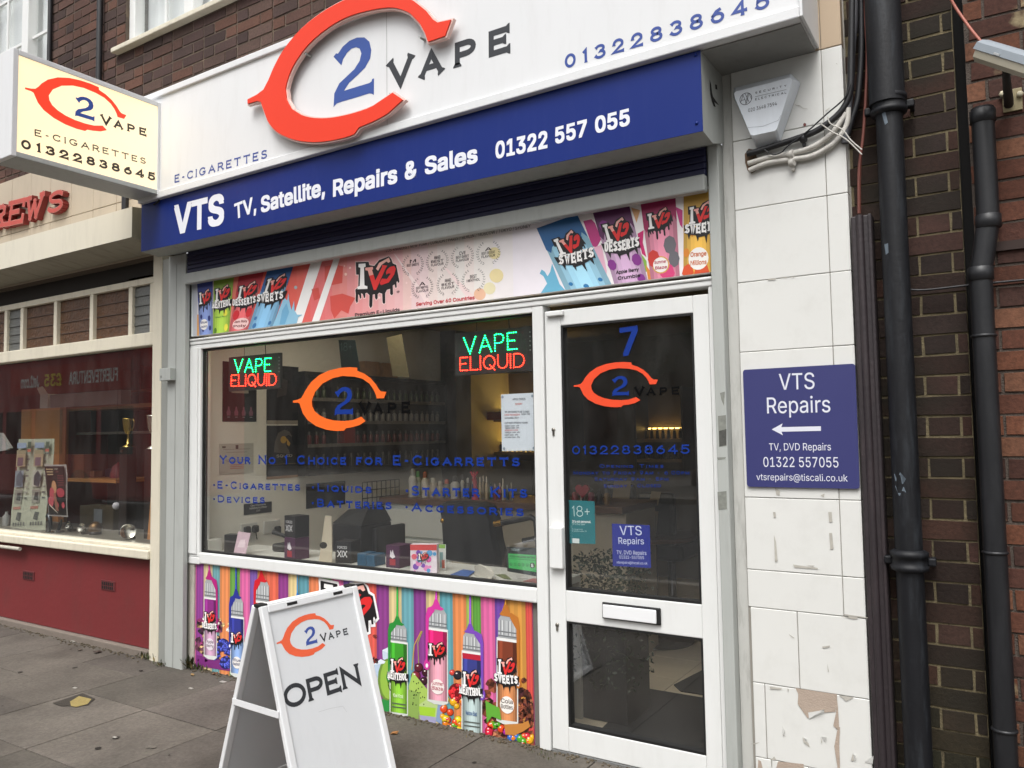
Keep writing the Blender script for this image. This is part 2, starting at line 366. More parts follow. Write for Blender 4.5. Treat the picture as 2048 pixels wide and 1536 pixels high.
    def cop_uv(s, txt, p0, e, n, W, H, m, wt=.13, sp=.42, serif=1, L=None, small=.8):
        x = 0; lay = []
        for ch in txt:
            k = small if ch.islower() else 1; w_, st = GL.get(ch.upper(), GL['-']); lay.append((x, k, st)); x += w_*k+sp*k+wt*.6
        tot = x-sp-wt*.6+wt; sx = W/tot
        for x, k, st in lay:
            for pts, cl, sf in st:
                q = []
                for a_, b_ in pts:
                    uu = (x+wt/2+a_*k)*sx; vv = (wt/2+b_*(k-wt))*H; r_ = p0+e*uu+n*vv; q.append((r_.x, r_.y))
                wd = wt*H*min(1, (.55+.45*sx/H)) if sx < H else wt*H
                s.strip(q, wd, m, L, bool(cl))
                if serif and sf and not cl:
                    for a_, b_ in ([(q[0], q[1])] if sf == 1 else [])+[(q[-1], q[-2])]:
                        a_ = Vector(a_); d = (a_-Vector(b_)).normalized(); nn = Vector((-d.y, d.x)); a2 = a_+d*wd*.42
                        s.poly([tuple(a2+nn*wd*.85*serif), tuple(a2+nn*wd*.8*serif-d*wd*.3*serif), tuple(a2-d*wd*.75+nn*wd*.45), tuple(a2-d*wd*.75-nn*wd*.45), tuple(a2-nn*wd*.8*serif-d*wd*.3*serif), tuple(a2-nn*wd*.85*serif)], m, L)
    def build(s, *a_, **k): return s.g.build(*a_, **k)
# ------------------------------------------------------------------ the round C2 logo, traced once on the window plane
cw = lambda x, y: (512+x/3, 512+y/3)
FW_ = face_y(0)
LC = [(222, 868), (250, 862), (270, 853), (285, 830), (300, 800), (330, 757), (380, 714), (440, 686), (500, 672), (560, 667), (607, 670), (609, 690), (650, 706), (690, 735), (720, 770), (738, 800), (750, 812), (783, 815), (768, 853), (725, 855), (718, 830), (705, 800), (680, 765), (640, 737), (590, 724), (520, 720), (460, 733), (400, 765), (355, 815), (335, 868), (338, 900), (352, 930), (380, 955), (420, 975), (470, 987), (530, 990), (580, 985), (632, 964), (658, 990), (620, 1015), (575, 1028), (541, 1033), (528, 1048), (480, 1050), (420, 1042), (360, 1020), (310, 985), (282, 945), (268, 905), (262, 886), (250, 880), (222, 880)]
KEY = [(222, 874), (783, 815), (725, 855), (658, 990), (528, 1048), (335, 868)]
LCU = [FW_.px(*cw(*p)) for p in LC]; KU = [FW_.px(*cw(*p)) for p in KEY]
def affine(fr, keypx):
    A = np.array([[u, v, 1] for u, v in KU]); B = np.array([fr.px(*p) for p in keypx]); return np.linalg.lstsq(A, B, rcond=None)[0]
def amap(T, pts): return [tuple(np.array([u, v, 1]) @ T) for u, v in pts]
cf = lambda x, y: (512+x/3, y/3)
FF = face_y(-.30)
TF = affine(FF, [(495, 207), (904.7, 35), (851, 90), (808.7, 200), (707, 267), (572, 172)])
TFi = np.linalg.inv(np.vstack([TF.T, [0, 0, 1]]))
def to_unit(pts): return [tuple((TFi @ np.array([*FF.px(*cf(*p)), 1]))[:2]) for p in pts]
TWO = to_unit([(465, 642), (470, 560), (500, 500), (590, 415), (622, 365), (632, 320), (622, 292), (600, 283), (572, 292), (545, 318), (522, 355), (512, 392), (465, 340), (480, 320), (492, 322), (520, 280), (560, 245), (605, 225), (650, 224), (680, 250), (692, 300), (685, 350), (655, 405), (610, 450), (560, 495), (527, 545), (600, 522), (680, 498), (693, 488), (697, 474), (708, 470), (707, 570), (694, 562), (680, 560), (600, 585), (520, 608), (485, 620)])
VAPE = [('V', (793, 541), (943, 494), (793, 366)), ('A', (983, 480), (1122, 437), (983, 325)), ('P', (1192, 412), (1322, 372), (1192, 258)), ('E', (1395, 348), (1530, 306), (1395, 190))]
VAPEU = [(ch, *to_unit([p0, p1, t])) for ch, p0, p1, t in VAPE]
def logo(art, T, cC, c2, cV, L=None, ring=True, wt=.23):
    if ring: art.poly(amap(T, LCU), cC, L)
    art.poly(amap(T, TWO), c2, L)
    for ch, p0, p1, t in VAPEU:
        (a0, a1, tt) = amap(T, [p0, p1, t]); p = Vector(a0); e = Vector(a1)-p; W = e.length; e = e/W; n = Vector((-e.y, e.x))
        art.cop_uv(ch, p, e, n, W, abs((Vector(tt)-p).dot(n)), cV, wt, .3, 1, L)
# ------------------------------------------------------------------ dripping three-letter logo printed on the bottles
_iv = lambda pts: [((x-55)/455, (905-y)/535) for x, y in pts]
IV_BLOB = _iv([(60, 432), (192, 428), (200, 462), (250, 470), (300, 410), (400, 372), (425, 400), (440, 445), (475, 460), (495, 560), (508, 630), (495, 648), (485, 625), (478, 640), (480, 690), (465, 695), (460, 660), (440, 670), (442, 760), (425, 772), (412, 755), (412, 705), (380, 715), (362, 750), (362, 850), (348, 860), (335, 845), (330, 755), (300, 745), (285, 760), (285, 800), (270, 818), (258, 800), (255, 760), (235, 765), (230, 880), (213, 905), (198, 880), (200, 770), (175, 745), (160, 750), (158, 795), (143, 800), (133, 760), (115, 750), (118, 800), (105, 808), (95, 770), (85, 760), (82, 840), (68, 850), (58, 820), (60, 760), (55, 715), (85, 690), (90, 560), (65, 560), (62, 500)])
IV_I = _iv([(90, 450), (160, 445), (162, 478), (145, 485), (150, 670), (180, 680), (180, 705), (78, 710), (78, 685), (102, 675), (108, 490), (88, 482)])
IV_V = _iv([(160, 490), (235, 480), (240, 505), (228, 512), (262, 620), (330, 485), (330, 460), (385, 468), (365, 500), (270, 715), (245, 718), (185, 520), (160, 515)])
IV_V2 = _iv([(160, 490), (235, 480), (240, 505), (228, 512), (243, 560), (200, 572), (185, 520), (160, 515)])
IV_G1 = _iv([(268, 500), (300, 440), (400, 385), (415, 425), (395, 440), (375, 425), (325, 460), (290, 520)])
IV_G2 = _iv([(385, 505), (410, 482), (455, 470), (472, 500), (455, 560), (400, 640), (320, 668), (305, 645), (330, 600), (380, 605), (420, 550), (400, 545), (375, 560), (370, 535)])
def ivg(art, Q, L=None, tag=None, tagcol='f2f0ee'):
    """Q maps the unit square onto the print"""
    L = L if L is not None else art.L
    art.poly([Q(*p) for p in IV_BLOB], '1d1a1c', L); art.poly([Q(*p) for p in IV_I], 'f4f2f0', L+1)
    art.poly([Q(*p) for p in IV_G1], 'f3b9ad', L+1); art.poly([Q(*p) for p in IV_V], 'dc3230', L+2); art.poly([Q(*p) for p in IV_V2], 'f0a79c', L+3)
    art.poly([Q(*p) for p in IV_G2], 'd92c2d', L+2)
    if tag:
        n = len(tag); art.poly([Q(x, y) for x, y in [(-.14, .36), (.3, .25), (1.12, .38), (1.1, .08), (1.0, .1), (.97, -.1), (.9, .06), (.7, 0), (.66, -.24), (.6, -.02), (.4, -.04), (.36, -.16), (.3, .02), (.1, .06), (.05, -.08), (0, .08), (-.1, .12)]], '1d1a1c', L+3)
        for i, ch in enumerate(tag):
            cx = -.1+1.18*(i+.5)/n; dy = .1*abs((i+.5)/n-.45); b0 = Vector(Q(cx-.47/n, .06+dy)); b1 = Vector(Q(cx+.47/n, .06+dy)); t = Vector(Q(cx-.47/n, .36+dy*.7)); e = b1-b0; W = e.length
            if W < 1e-6: continue
            e /= W; nn = Vector((-e.y, e.x)); art.cop_uv(ch, b0, e, nn, W*.9, abs((t-b0).dot(nn)), tagcol, .26, .1, 1.1, L+4)
def quadmap(fr, tl, tr, br, bl):
    A, B, C_, D = (Vector(fr.px(*p)) for p in (tl, tr, br, bl))
    return lambda u, v: tuple((A*(1-u)+B*u)*v + (D*(1-u)+C_*u)*(1-v))
def sub(Q, x0, y0, x1, y1): return lambda u, v: Q(x0+(x1-x0)*u, y0+(y1-y0)*v)
# ================================================================== SETTING
WHITE = mat('white_upvc', 'dcdddb', .35, .03, 5, dirt=.10, dirtcol='8a867c')
SIGNW = mat('white_sign', 'd6d7d8', .4, .03, 3, dirt=.11, dirtcol='9a978e')
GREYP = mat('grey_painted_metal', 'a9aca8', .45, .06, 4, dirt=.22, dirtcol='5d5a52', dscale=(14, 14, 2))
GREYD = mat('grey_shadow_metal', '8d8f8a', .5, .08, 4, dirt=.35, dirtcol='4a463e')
BLUE = mat('blue_sign', '10276f', .42, .05, 3, dirt=.3, dirtcol='2b3878', spec=.22)
NAVY = mat('navy_shutter', '1b1d40', .5, .1, 6)
CREAM = mat('cream_paint', 'd2cbb8', .55, .05, 5, dirt=.3, dirtcol='7d7565', bump=.12)
CREAMT = mat('cream_tile', 'b3a692', .5, .08, 4, dirt=.2, dirtcol='6f6455')
BLACK = mat('black_iron', '121317', .55, .3, 9, dirt=.3, spec=.35, dirtcol='4b5157', bump=.1, dscale=(20, 20, 3))
PVC = mat('black_pvc', '17181b', .45, .1, 9, dirt=.25, dirtcol='46464a', bump=.05)
PLUM = mat('plum_batten', '2b2427', .55, .2, 7, dirt=.35, dirtcol='57484a', bump=.2)
RUB = mat('black_rubber', '121212', .6, .1)
DARK = mat('dark_void', '0d0c0c', .9, .1)
GLASS = glass('window_glass')
# ---- pavement, road
SL = colmat('slab', .9, .45, 60, .3, stain=('35302a', .56, .8, 1.4))
g = G(); gj = mat('joint_dirt', '1d1a16', .95, .3, 20)
slabc = [lin('5e5851'), lin('5a544e'), lin('625c55'), lin('58534c'), lin('5c564f')]
X = -3.43-.6*16; col = 0
while X < 3.4:
    y = .0; off = random.choice([.635, .635, .3]) if not -4.8 < X < -3 else .635
    edges = [.06, -off]
    while edges[-1] > -3.9: edges.append(edges[-1]-.61)
    for y1, y0 in zip(edges, edges[1:]):
        y0 = max(y0, -3.98); dz = random.uniform(-.002, .001); k = random.uniform(.89, 1.08); cc = random.choice(slabc); gp = random.choice([.0014, .002, .003, .004])+(.0012 if abs(X+3.43) < .01 else 0)
        g.box(X+gp, X+.6-gp, y0+gp, y1-gp, -.05, dz, SL, bev=.002, col=(cc[0]*k, cc[1]*k, cc[2]*k, 1))
    X += .6
g.box(-13.2, 3.5, -3.99, .06, -.06, -.012, gj)
rg = random.Random(5)
for i in range(170):   # trodden-in gum and oil spots
    x, y, r = rg.uniform(-9, .5), rg.uniform(-3, -.08), rg.choice([.006, .009, .012, .018]); cc = lin(rg.choice(['3a3530', '75706a', '332e2a', '6a645c', '2d2925']))
    g.face([(x+r*rg.uniform(.7, 1.1)*math.cos(t), y+r*rg.uniform(.7, 1.1)*math.sin(t), .0014+.00001*i) for t in [k*.7 for k in range(9)]], SL, cc)
g.build('pavement', kind='structure')
g = G(); g.box(-60, 40, -13, -4.13, -.25, -.13, mat('asphalt', '3c3c3d', .9, .2, 30, bump=.4)); g.build('road', kind='structure')
g = G()
for i in range(18): g.box(-13.2+i*.93, -13.2+i*.93+.92, -4.13, -3.99, -.2, .002, mat('kerb_stone', '8b8780', .85, .15, 12, bump=.3), bev=.012)
g.build('kerb', kind='structure')
g = G(); g.box(-60, 40, -30, -13.0, -.25, -.02, mat('far_pavement', '6d6963', .9, .15, 9)); g.build('opposite_pavement', kind='structure')
g = G(); g.box(-80, 60, .1, 40, -.3, -.06, mat('ground', '55514a', .95, .2)); g.box(-80, -13.2, -4, .1, -.3, -.06, MATS['ground']); g.box(3.5, 60, -4, .1, -.3, -.06, MATS['ground']); g.build('ground', kind='structure')
# ---- bricks
BR = colmat('brick', .88, .7, 70, .38)
BRS = colmat('brick_stained', .88, .7, 70, .4, stain=('231f18', .5, .68, 2.6))
BRP = colmat('brick_patched', .88, .7, 70, .4, stain=('8d8064', .66, .72, 5.5))
def brickwall(g, x0, x1, z0, z1, Y, pal, mortar, M=BR, bond=0, ph=0.0, bw=.215, back=.1, holes=(), colf=None, rowh=.075, gap=.010):
    n0 = int(math.floor(z0/rowh))
    def cut(a_, b_, za, zb):
        segs = [(a_, b_)]
        for hx0, hx1, hz0, hz1 in holes:
            if zb > hz0 and za < hz1:
                segs = [q for s_ in segs for q in ((s_[0], min(s_[1], hx0)), (max(s_[0], hx1), s_[1])) if q[1]-q[0] > .03]
        return segs
    z = n0*rowh; r = n0
    while z < z1:
        za, zb = max(z, z0), min(z+rowh-gap, z1)
        if zb-za > .01:
            x = x0-.5+ph; k = 0
            if bond == 0: x += (r % 2)*.1125
            elif bond == 1: x += (r % 2)*.056
            while x < x1:
                wd = bw
                if bond == 0 and k % 2: wd = .1025
                if bond == 1 and r % 2: wd = .1025
                a_, b_ = max(x, x0), min(x+wd, x1)
                if b_-a_ > .012:
                    for a2, b2 in cut(a_, b_, za, zb):
                        cc = random.choice(pal); q = random.uniform(.8, 1.15); cc = [cc[i]*q for i in range(3)]
                        if colf: cc = colf(cc, (a2+b2)/2, za)
                        yj = Y+random.uniform(-.0018, .0015); e = .0018; j = lambda: random.uniform(-.0024, .0018)
                        f = [(a2+e+j(), yj, za+e+j()), (b2-e+j(), yj, za+e+j()), (b2-e+j(), yj, zb-e+j()), (a2+e+j(), yj, zb-e+j())]
                        bk = [(a2, Y+.012, za), (b2, Y+.012, za), (b2, Y+.012, zb), (a2, Y+.012, zb)]
                        g.faces(f+bk, [(0, 1, 2, 3)]+[(i, 4+i, 4+(i+1) % 4, (i+1) % 4) for i in range(4)], M, col=(*cc, 1))
                x += wd+gap; k += 1
        z += rowh; r += 1
    # mortar bed behind, split round the openings
    xs = sorted({x0, x1, *[h for q in holes for h in q[:2]]}); zs = sorted({z0, z1, *[h for q in holes for h in q[2:]]})
    for xa, xb in zip(xs, xs[1:]):
        for za, zb in zip(zs, zs[1:]):
            if xa < x0 or xb > x1 or za < z0 or zb > z1: continue
            cx, cz = (xa+xb)/2, (za+zb)/2
            if any(q[0] < cx < q[1] and q[2] < cz < q[3] for q in holes): continue
            g.box(xa, xb, Y+.0045, Y+back, za, zb, mortar)
pal_top = [lin(h) for h in ('4c3a36', '54423b', '463733', '573f37', '433431', '5e4237')]
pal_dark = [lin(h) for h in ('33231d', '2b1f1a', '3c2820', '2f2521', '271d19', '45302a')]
pal_red = [lin(h) for h in ('543428', '5c3a2d', '4a2f27', '66402f', '402b25', '6d4a38')]
MORT = mat('mortar_dark', '5c5046', .95, .4, 9, dirt=.8, dirtcol='85745c', dscale=(3, 3, 3), bump=.5)
MORTY = mat('mortar_yellow', '6b6149', .95, .5, 16, dirt=1.0, dirtcol='2a261f', bump=.5, dscale=(6, 6, 6))
MORTG = mat('mortar_grey', '4f463f', .95, .35, 20, bump=.6)

# ================================================================== VAPE SHOP BUILDING
shop = thing('shop_building', 'brown brick terrace building holding the white framed vape shop', 'building', (-2.8, 0, 0))
def P3(p): return (p.x, p.y, p.z)
W1 = [(-5.34, -2.3, 4.31, 5.9)]
g = G(); brickwall(g, -5.62, -.52, 3.0, 6.2, 0.0, pal_top, MORT, BR, bond=0, back=.25, holes=W1)
g.build('brick_wall', shop)
def upstairs_window(par, x0, x1, z0, z1, muntx, bars, sillx=None):
    g = G(); y = .05
    g.box(x0, x0+.07, y-.02, y+.06, z0, z1, WHITE, .006); g.box(x1-.07, x1, y-.02, y+.06, z0, z1, WHITE, .006)
    g.box(x0+.07, x1-.07, y-.02, y+.06, z0, z0+.06, WHITE, .006); g.box(x0+.07, x1-.07, y-.02, y+.06, z1-.06, z1, WHITE, .006)
    for mx in muntx: g.box(mx-.05, mx+.05, y-.025, y+.058, z0+.06, z1-.06, WHITE, .006)
    for bx in bars: g.box(bx-.012, bx+.012, y+.012, y+.03, z0+.06, z1-.06, WHITE)
    for k in range(1, 4): g.box(x0+.07, x1-.07, y+.013, y+.031, z0+k*.46-.012, z0+k*.46+.012, WHITE)
    win = g.build('upper_window', par)
    g = G(); g.box(x0+.06, x1-.06, y+.035, y+.041, z0+.05, z1-.05, GLASS); g.build('pane', win)
    g = G(); cm = mat('net_curtain', 'd9dcdc', .9, .06, 3)
    n = int((x1-x0)/.05); vs = []; fs = []
    for i in range(n+1):
        xx = x0+.05+(x1-x0-.1)*i/n; yy = y+.10+.018*math.sin(i*1.9)+.008*math.sin(i*.7)
        vs += [(xx, yy, z0), (xx, yy, z1)]
    for i in range(n): fs.append((2*i, 2*i+2, 2*i+3, 2*i+1))
    g.faces(vs, fs, cm, True); g.build('net_curtain', win)
    g = G(); g.box(x0-.10, x1+.04, -.05, y+.02, z0-.035, z0, CREAM, .006); g.build('sill', win)
    g = G(); g.box(x0, x1, y+.3, y+.32, z0, z1, mat('room_dark', '4a4a48', .9)); g.build('room_backing', win)
    return win
upstairs_window(shop, -5.34, -2.3, 4.31, 5.9, [-4.64, -3.5], [-4.95, -4.2, -3.85, -3.1])
# tiled pilaster
TILE = mat('white_tile', 'd6d6d2', .3, .03, 3, dirt=.12, dirtcol='8b8578', dscale=(6, 6, 5))
tx0, tx1 = -.953, -.492
zj = [at(1600, y).z for y in (1527.5, 1375.5, 1222)] + [at(1640, 1148).z, at(1640, 998).z, at(1640, 695).z, at(1640, 549).z, at(1640, 396).z, at(1575, 264).z]
zj = [-.02]+zj+[at(1670, 96).z, 3.3]
xv = at(1660, 512).x; g = G()
cols = {0: [-.86, -.72, -.60], 1: [at(1534, 1440).x, at(1677, 1460).x], 2: [at(1599, 1300).x]}
for i in range(len(zj)-1):
    xs = [tx0+.03]+(cols[i] if i in cols else [xv])+[tx1]
    if i not in cols: xs[0] = tx0+.022
    for xa, xb in zip(xs, xs[1:]):
        d = random.uniform(0, .002)
        m_ = mat('buff_render', 'b8a48c', .8, .06) if (i == len(zj)-2) else TILE
        g.box(xa+.0012, xb-.0012, -.018+d, .03, zj[i]+.0012, zj[i+1]-.0012, m_, .0025)
g.box(tx0+.0216, tx1-.002, -.0125, .031, -.02, 3.29, mat('tile_grout', '8a867e', .95, .3, 9))
g.box(tx1-.004, tx1+.004, .0301, .22, -.02, 3.3, mat('tile_edge', '9b978f', .6))
pil = g.build('tiled_pilaster', shop)
ar = Art(face_y(-.0182)); c3 = lambda x, y: (1380+x/4.573, 1200+y/4.573); BUFF = mat('bare_buff', 'a8988a', .9, .08, 30, bump=.3)
ar.pp([c3(*p) for p in [(965, 805), (1345, 862), (1340, 940), (1330, 1022), (1230, 1030), (1225, 1000), (1110, 1030), (1080, 1085), (1000, 975), (985, 950), (990, 860)]], BUFF, 1)
ar.pp([c3(*p) for p in [(1340, 880), (1352, 960), (1365, 1170), (1345, 1180), (1310, 1150), (1335, 1030)]], BUFF, 2)
ar.pp([c3(*p) for p in [(1350, 1170), (1372, 1160), (1365, 1330), (1372, 1535), (1350, 1535), (1320, 1340)]], BUFF, 2)
ar.pp([c3(*p) for p in [(805, 1475), (1040, 1500), (1040, 1536), (790, 1536)]], BUFF, 2)
ar.pp([c3(*p) for p in [(625, 1460), (650, 1475), (665, 1536), (620, 1536)]], BUFF, 2)
GRM = mat('grime', 'aeaaa1', .9, .25, 40)
for q in ([(730, 790), (840, 805), (835, 818), (735, 815)], [(890, 810), (905, 815), (900, 845)], [(1360, 870), (1500, 890), (1430, 925), (1400, 900)], [(850, 1240), (880, 1250), (845, 1225)], [(1030, 1255), (1085, 1310), (1095, 1345), (1040, 1300)], [(1195, 1250), (1210, 1300), (1202, 1310)], [(905, 310), (955, 345), (948, 350), (912, 322)], [(1210, 425), (1280, 415), (1278, 430), (1215, 440)], [(1255, 580), (1272, 655), (1262, 655)], [(1380, 150), (1530, 165), (1500, 175)], [(550, 1315), (640, 1300), (600, 1318)], [(1490, 1400), (1510, 1470), (1470, 1470)], [(770, 1430), (790, 1460), (740, 1465)]): ar.pp([c3(*p) for p in q], GRM, 3)
c8 = lambda x, y: (1536+x/3, 512+y/3); ca = lambda x, y: (1536+x/3, 1024+y/3)
for q in ([(30, 0), (45, 0), (48, 30), (36, 34)], [(36, 135), (48, 180), (58, 295), (42, 298)], [(362, 0), (382, 0), (386, 60), (368, 62)], [(368, 125), (384, 125), (394, 220), (374, 226)], [(150, 315), (300, 335), (300, 343), (160, 333)], [(225, 318), (280, 322), (270, 328)], [(480, 622), (540, 632), (536, 642), (490, 636)], [(455, 612), (600, 632), (600, 637), (455, 618)]): ar.pp([ca(*p) for p in q], GRM, 3)
for q in ([(0, 137), (48, 134), (48, 142), (0, 146)], [(70, 130), (115, 126), (115, 132)], [(130, 126), (160, 120), (155, 130)], [(42, 1390), (72, 1410), (70, 1438), (50, 1432)], [(315, 1435), (340, 1425), (335, 1448)]): ar.pp([c8(*p) for p in q], GRM, 3)
c1 = lambda x, y: (1380+x/5.12, 60+y/5.12)
for q in ([(1110, 770), (1125, 785), (1090, 770)], [(1385, 828), (1430, 795), (1432, 800), (1390, 834)], [(1498, 340), (1515, 352), (1500, 350)], [(205, 505), (225, 560), (200, 620), (245, 700)][:0]): 
    if q: ar.pp([c1(*p) for p in q], GRM, 3)
ar.line([c1(*p) for p in [(1075, 760), (1090, 775), (1120, 770), (1150, 800), (1205, 810)]], .0015, GRM, 3)
ar.ell(*c1(1175, 970), 3, 3.4, ink('6b2f2a'), 3)
ar.build('peeling_paint', pil)
for q, hh in (([(1080, 1030), (1225, 998), (1228, 1012), (1150, 1045), (1090, 1088)], .012), ([(1200, 1250), (1255, 1250), (1235, 1300)], .008), ([(1035, 1255), (1075, 1275), (1060, 1300)], .007), ([(845, 1150), (870, 1200), (850, 1245)], .006), ([(1490, 1405), (1520, 1420), (1505, 1480)], .009), ([(1600, 1480), (1680, 1420), (1670, 1500)], .006)):
    g = G(); pts = [at(*c3(*p), -.0195) for p in q]; n = len(pts)
    g.face([p+Vector((0, -hh*(i == 1), 0)) for i, p in enumerate(pts)], TILE); g.face([p+Vector((0, -hh*(i == 1)+.0008, 0)) for i, p in enumerate(pts)][::-1], TILE); g.build('paint_flake', pil)
# ---- interior shell
IX0, IX1, IY1, IZ = -4.52, -.95, 4.3, 2.42
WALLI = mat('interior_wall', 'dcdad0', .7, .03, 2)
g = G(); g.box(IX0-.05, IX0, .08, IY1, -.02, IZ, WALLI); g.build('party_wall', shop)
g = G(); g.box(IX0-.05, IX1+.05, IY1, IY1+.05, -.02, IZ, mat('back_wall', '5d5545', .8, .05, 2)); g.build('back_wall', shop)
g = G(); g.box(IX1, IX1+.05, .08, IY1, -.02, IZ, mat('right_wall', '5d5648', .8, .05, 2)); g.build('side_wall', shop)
g = G(); g.box(IX0-.05, IX1+.05, .06, IY1+.05, IZ, IZ+.05, mat('ceiling', '8b8576', .8, .25, 26, bump=.8)); g.build('ceiling', shop)
g = G()
for i in range(9):
    for j in range(12): g.box(IX0+i*.4+.002, IX0+i*.4+.398, .06+j*.4+.002, .06+j*.4+.398, -.02, -.001-.0005*((i+j) % 2), mat('floor_tile', 'cdbfa6', .35, .12, 3, dirt=.15), .002)
g.box(IX0, IX1, .05, IY1, -.03, -.004, mat('floor_grout', '5b5347', .9)); g.build('shop_floor', kind='structure')
# ---- shopfront frame
g = G()
xl, xr = -4.527, -1.03
gx0, gx1, gz0, gz1 = -4.402, -1.913, .731, 2.031
g.box(xl, gx0+.0, -.03, .05, .70, 2.06, WHITE, .006)
g.box(xl+.02, gx0-.02, -.038, -.0302, .72, 2.04, WHITE, .004)
g.box(gx1, -1.853, -.03, .05, 0, 2.06, WHITE, .006)
g.box(gx0-.001, gx1+.001, -.029, .05, gz1, 2.06, WHITE, .004)
g.box(gx0-.001, gx1+.001, -.031, .06, .662, gz0, WHITE, .008)
g.box(xl, gx0-.002, -.0305, .06, .655, .70, WHITE, .006)
g.box(xl, xr, -.035, .05, 2.0605, 2.085, WHITE, .005); g.box(xl, xr, -.042, .05, 2.0855, 2.100, WHITE, .006)
g.box(xr-.022, xr, -.03, .05, 0, 2.06, WHITE, .005)
g.box(-4.50, -1.853, -.0, .05, -.02, .66, mat('stall_backing', '6d6a64', .8))
g.box(-1.853, xr, -.02, .06, -.02, .012, mat('alu_threshold', '9a9b9a', .35, metal=.6), .004)
front = g.build('shopfront_frame', shop)
g = G()
for (a_, b_, c_, d_) in ((gx0-.002, gx0+.012, gz0, gz1), (gx1-.01, gx1+.002, gz0, gz1)): g.box(a_, b_, -.012, .02, c_, d_, RUB)
g.box(gx0+.012, gx1-.01, -.012, .02, gz1-.012, gz1+.001, RUB); g.box(gx0+.012, gx1-.01, -.012, .02, gz0-.001, gz0+.012, RUB); g.build('gasket', front)
g = G(); g.box(gx0+.001, gx1-.001, -.004, .002, gz0+.001, gz1-.001, GLASS); disp = g.build('display_window', shop)
# lettering stuck on the glass
BV = 'f06a1e'; LB = mat('lettering_blue', '133283', .5, .04, spec=.2); LBK = mat('lettering_black', '040405', .6, .05, spec=.1)
fg = face_y(-.0042)
ar = Art(fg); c6 = lambda x, y: (512+x/3, 512+y/3)
logo(ar, affine(fg, [c6(*p) for p in KEY]), ink('f2691f'), LB, LBK); ar.build('round_logo', disp)
ar = Art(fg); cz = lambda x, y: (420+x/6.0235, 820+y/6.0235); cyw = lambda x, y: (740+x/4.267, 640+y/4.267)
ar.cop('Your No 1 Choice for E-Cigarretts', cz(118, 648), cyw(1272, 1250), cz(118, 545), LB, .19, .44)
ar.cop('*E-Cigarettes', cz(36, 945), cz(1078, 975), cz(36, 855), LB, .19, .44)
ar.cop('*Devices', cz(36, 1113), cz(655, 1125), cz(36, 1025), LB, .19, .44)
ar.cop('*Liquids', (623, 982), (742, 987), (623, 966), LB, .19, .44)
ar.cop('*Batteries', (623, 1014), (782, 1019), (623, 997), LB, .19, .44)
ar.cop('*Starter Kits', (811, 991), (1053, 996), (811, 971), LB, .19, .44)
c9 = lambda x, y: (740+x/5.689, 980+y/5.689)
ar.cop('*Accessories', c9(398, 240), c9(1742, 300), c9(398, 140), LB, .19, .44)
ar.build('lettering', disp)
# ---- door
DX0, DX1, DZ1 = -1.846, -1.054, 2.03; px0, px1 = -1.7625, -1.122
U0_, U1_, L0_, L1_ = .7357, 1.956, .124, .596
g = G(); yf, yb = -.024, .03
g.box(DX0, px0, yf, yb, .014, DZ1, WHITE, .004); g.box(px1, DX1, yf, yb, .014, DZ1, WHITE, .004)
g.box(px0, px1, yf+.001, yb, U1_, DZ1, WHITE, .004); g.box(px0, px1, yf+.001, yb, L1_, U0_, WHITE, .004); g.box(px0, px1, yf+.001, yb, .014, L0_, WHITE, .004)
door = g.build('door', shop)
g = G()
for z0, z1 in ((U0_, U1_), (L0_, L1_)):
    g.box(px0-.001, px0+.011, yf+.004, .02, z0, z1, RUB); g.box(px1-.009, px1+.001, yf+.004, .02, z0, z1, RUB)
    g.box(px0+.011, px1-.009, yf+.004, .02, z1-.009, z1+.001, RUB); g.box(px0+.011, px1-.009, yf+.004, .02, z0-.001, z0+.011, RUB)
g.build('gasket', door)
for z0, z1 in ((U0_, U1_), (L0_, L1_)):
    g = G(); g.box(px0+.001, px1-.001, -.003, .003, z0+.001, z1-.001, GLASS); g.build('pane', door)
# letterbox
g = G(); la, lb = at(1206, 1206, yf), at(1323, 1245, yf); lz1, lz0 = at(1206, 1205, yf).z, at(1206, 1234, yf).z
g.box(la.x, lb.x, yf-.012, yf, lz0-.004, lz1+.004, RUB, .004); g.box(la.x+.006, lb.x-.016, yf-.02, yf-.0121, lz0+.002, lz1-.004, mat('brushed_metal', 'e2e3e4', .3, .04), .005); g.build('letterbox', door)
for (x, y) in ((1107.5, 862), (1115, 1252)):
    p = at(x, y, yf); g = G(); g.lathe([(.001, 0), (.0085, 0), (.0085, .006), (.001, .006)], (p.x, yf, p.z+.006), mat('lock_steel', '8c8880', .3, metal=.8), M=Matrix.Rotation(math.pi/2, 4, 'X')); g.box(p.x-.005, p.x+.005, yf-.006, yf, p.z-.022, p.z+.004, MATS['lock_steel'], .002); g.box(p.x-.0012, p.x+.0012, yf-.0066, yf-.006, p.z-.016, p.z-.004, RUB); g.build('lock', door)
p0, p1 = at(1103, 1052, yf), at(1131, 1137, yf); g = G(); g.box(p0.x, p1.x, yf-.03, yf, p1.z, p0.z, WHITE, .006); g.build('handle_cover', door)
p0, p1 = at(1094, 619, -.03), at(1128, 632, -.03); g = G(); g.box(p0.x, p1.x, yf-.02, yf, DZ1-.028, DZ1-.006, WHITE, .004); g.build('hinge_cap', door)
fd = face_y(-.0042); ar = Art(fd); cdr = lambda x, y: (1024+x/3, 512+y/3)
logo(ar, affine(fd, [cdr(*p) for p in [(373, 782), (878, 742), (825, 772), (768, 862), (657, 908), (472, 775)]]), ink('e24a26'), LB, LBK); ar.build('round_logo', door)
ar = Art(fd); ar.sans('7', cdr(655, 603), cdr(765, 590), cdr(655, 430), LB, .02)
ce = lambda x, y: (1110+x/4.042, 820+y/4.042)
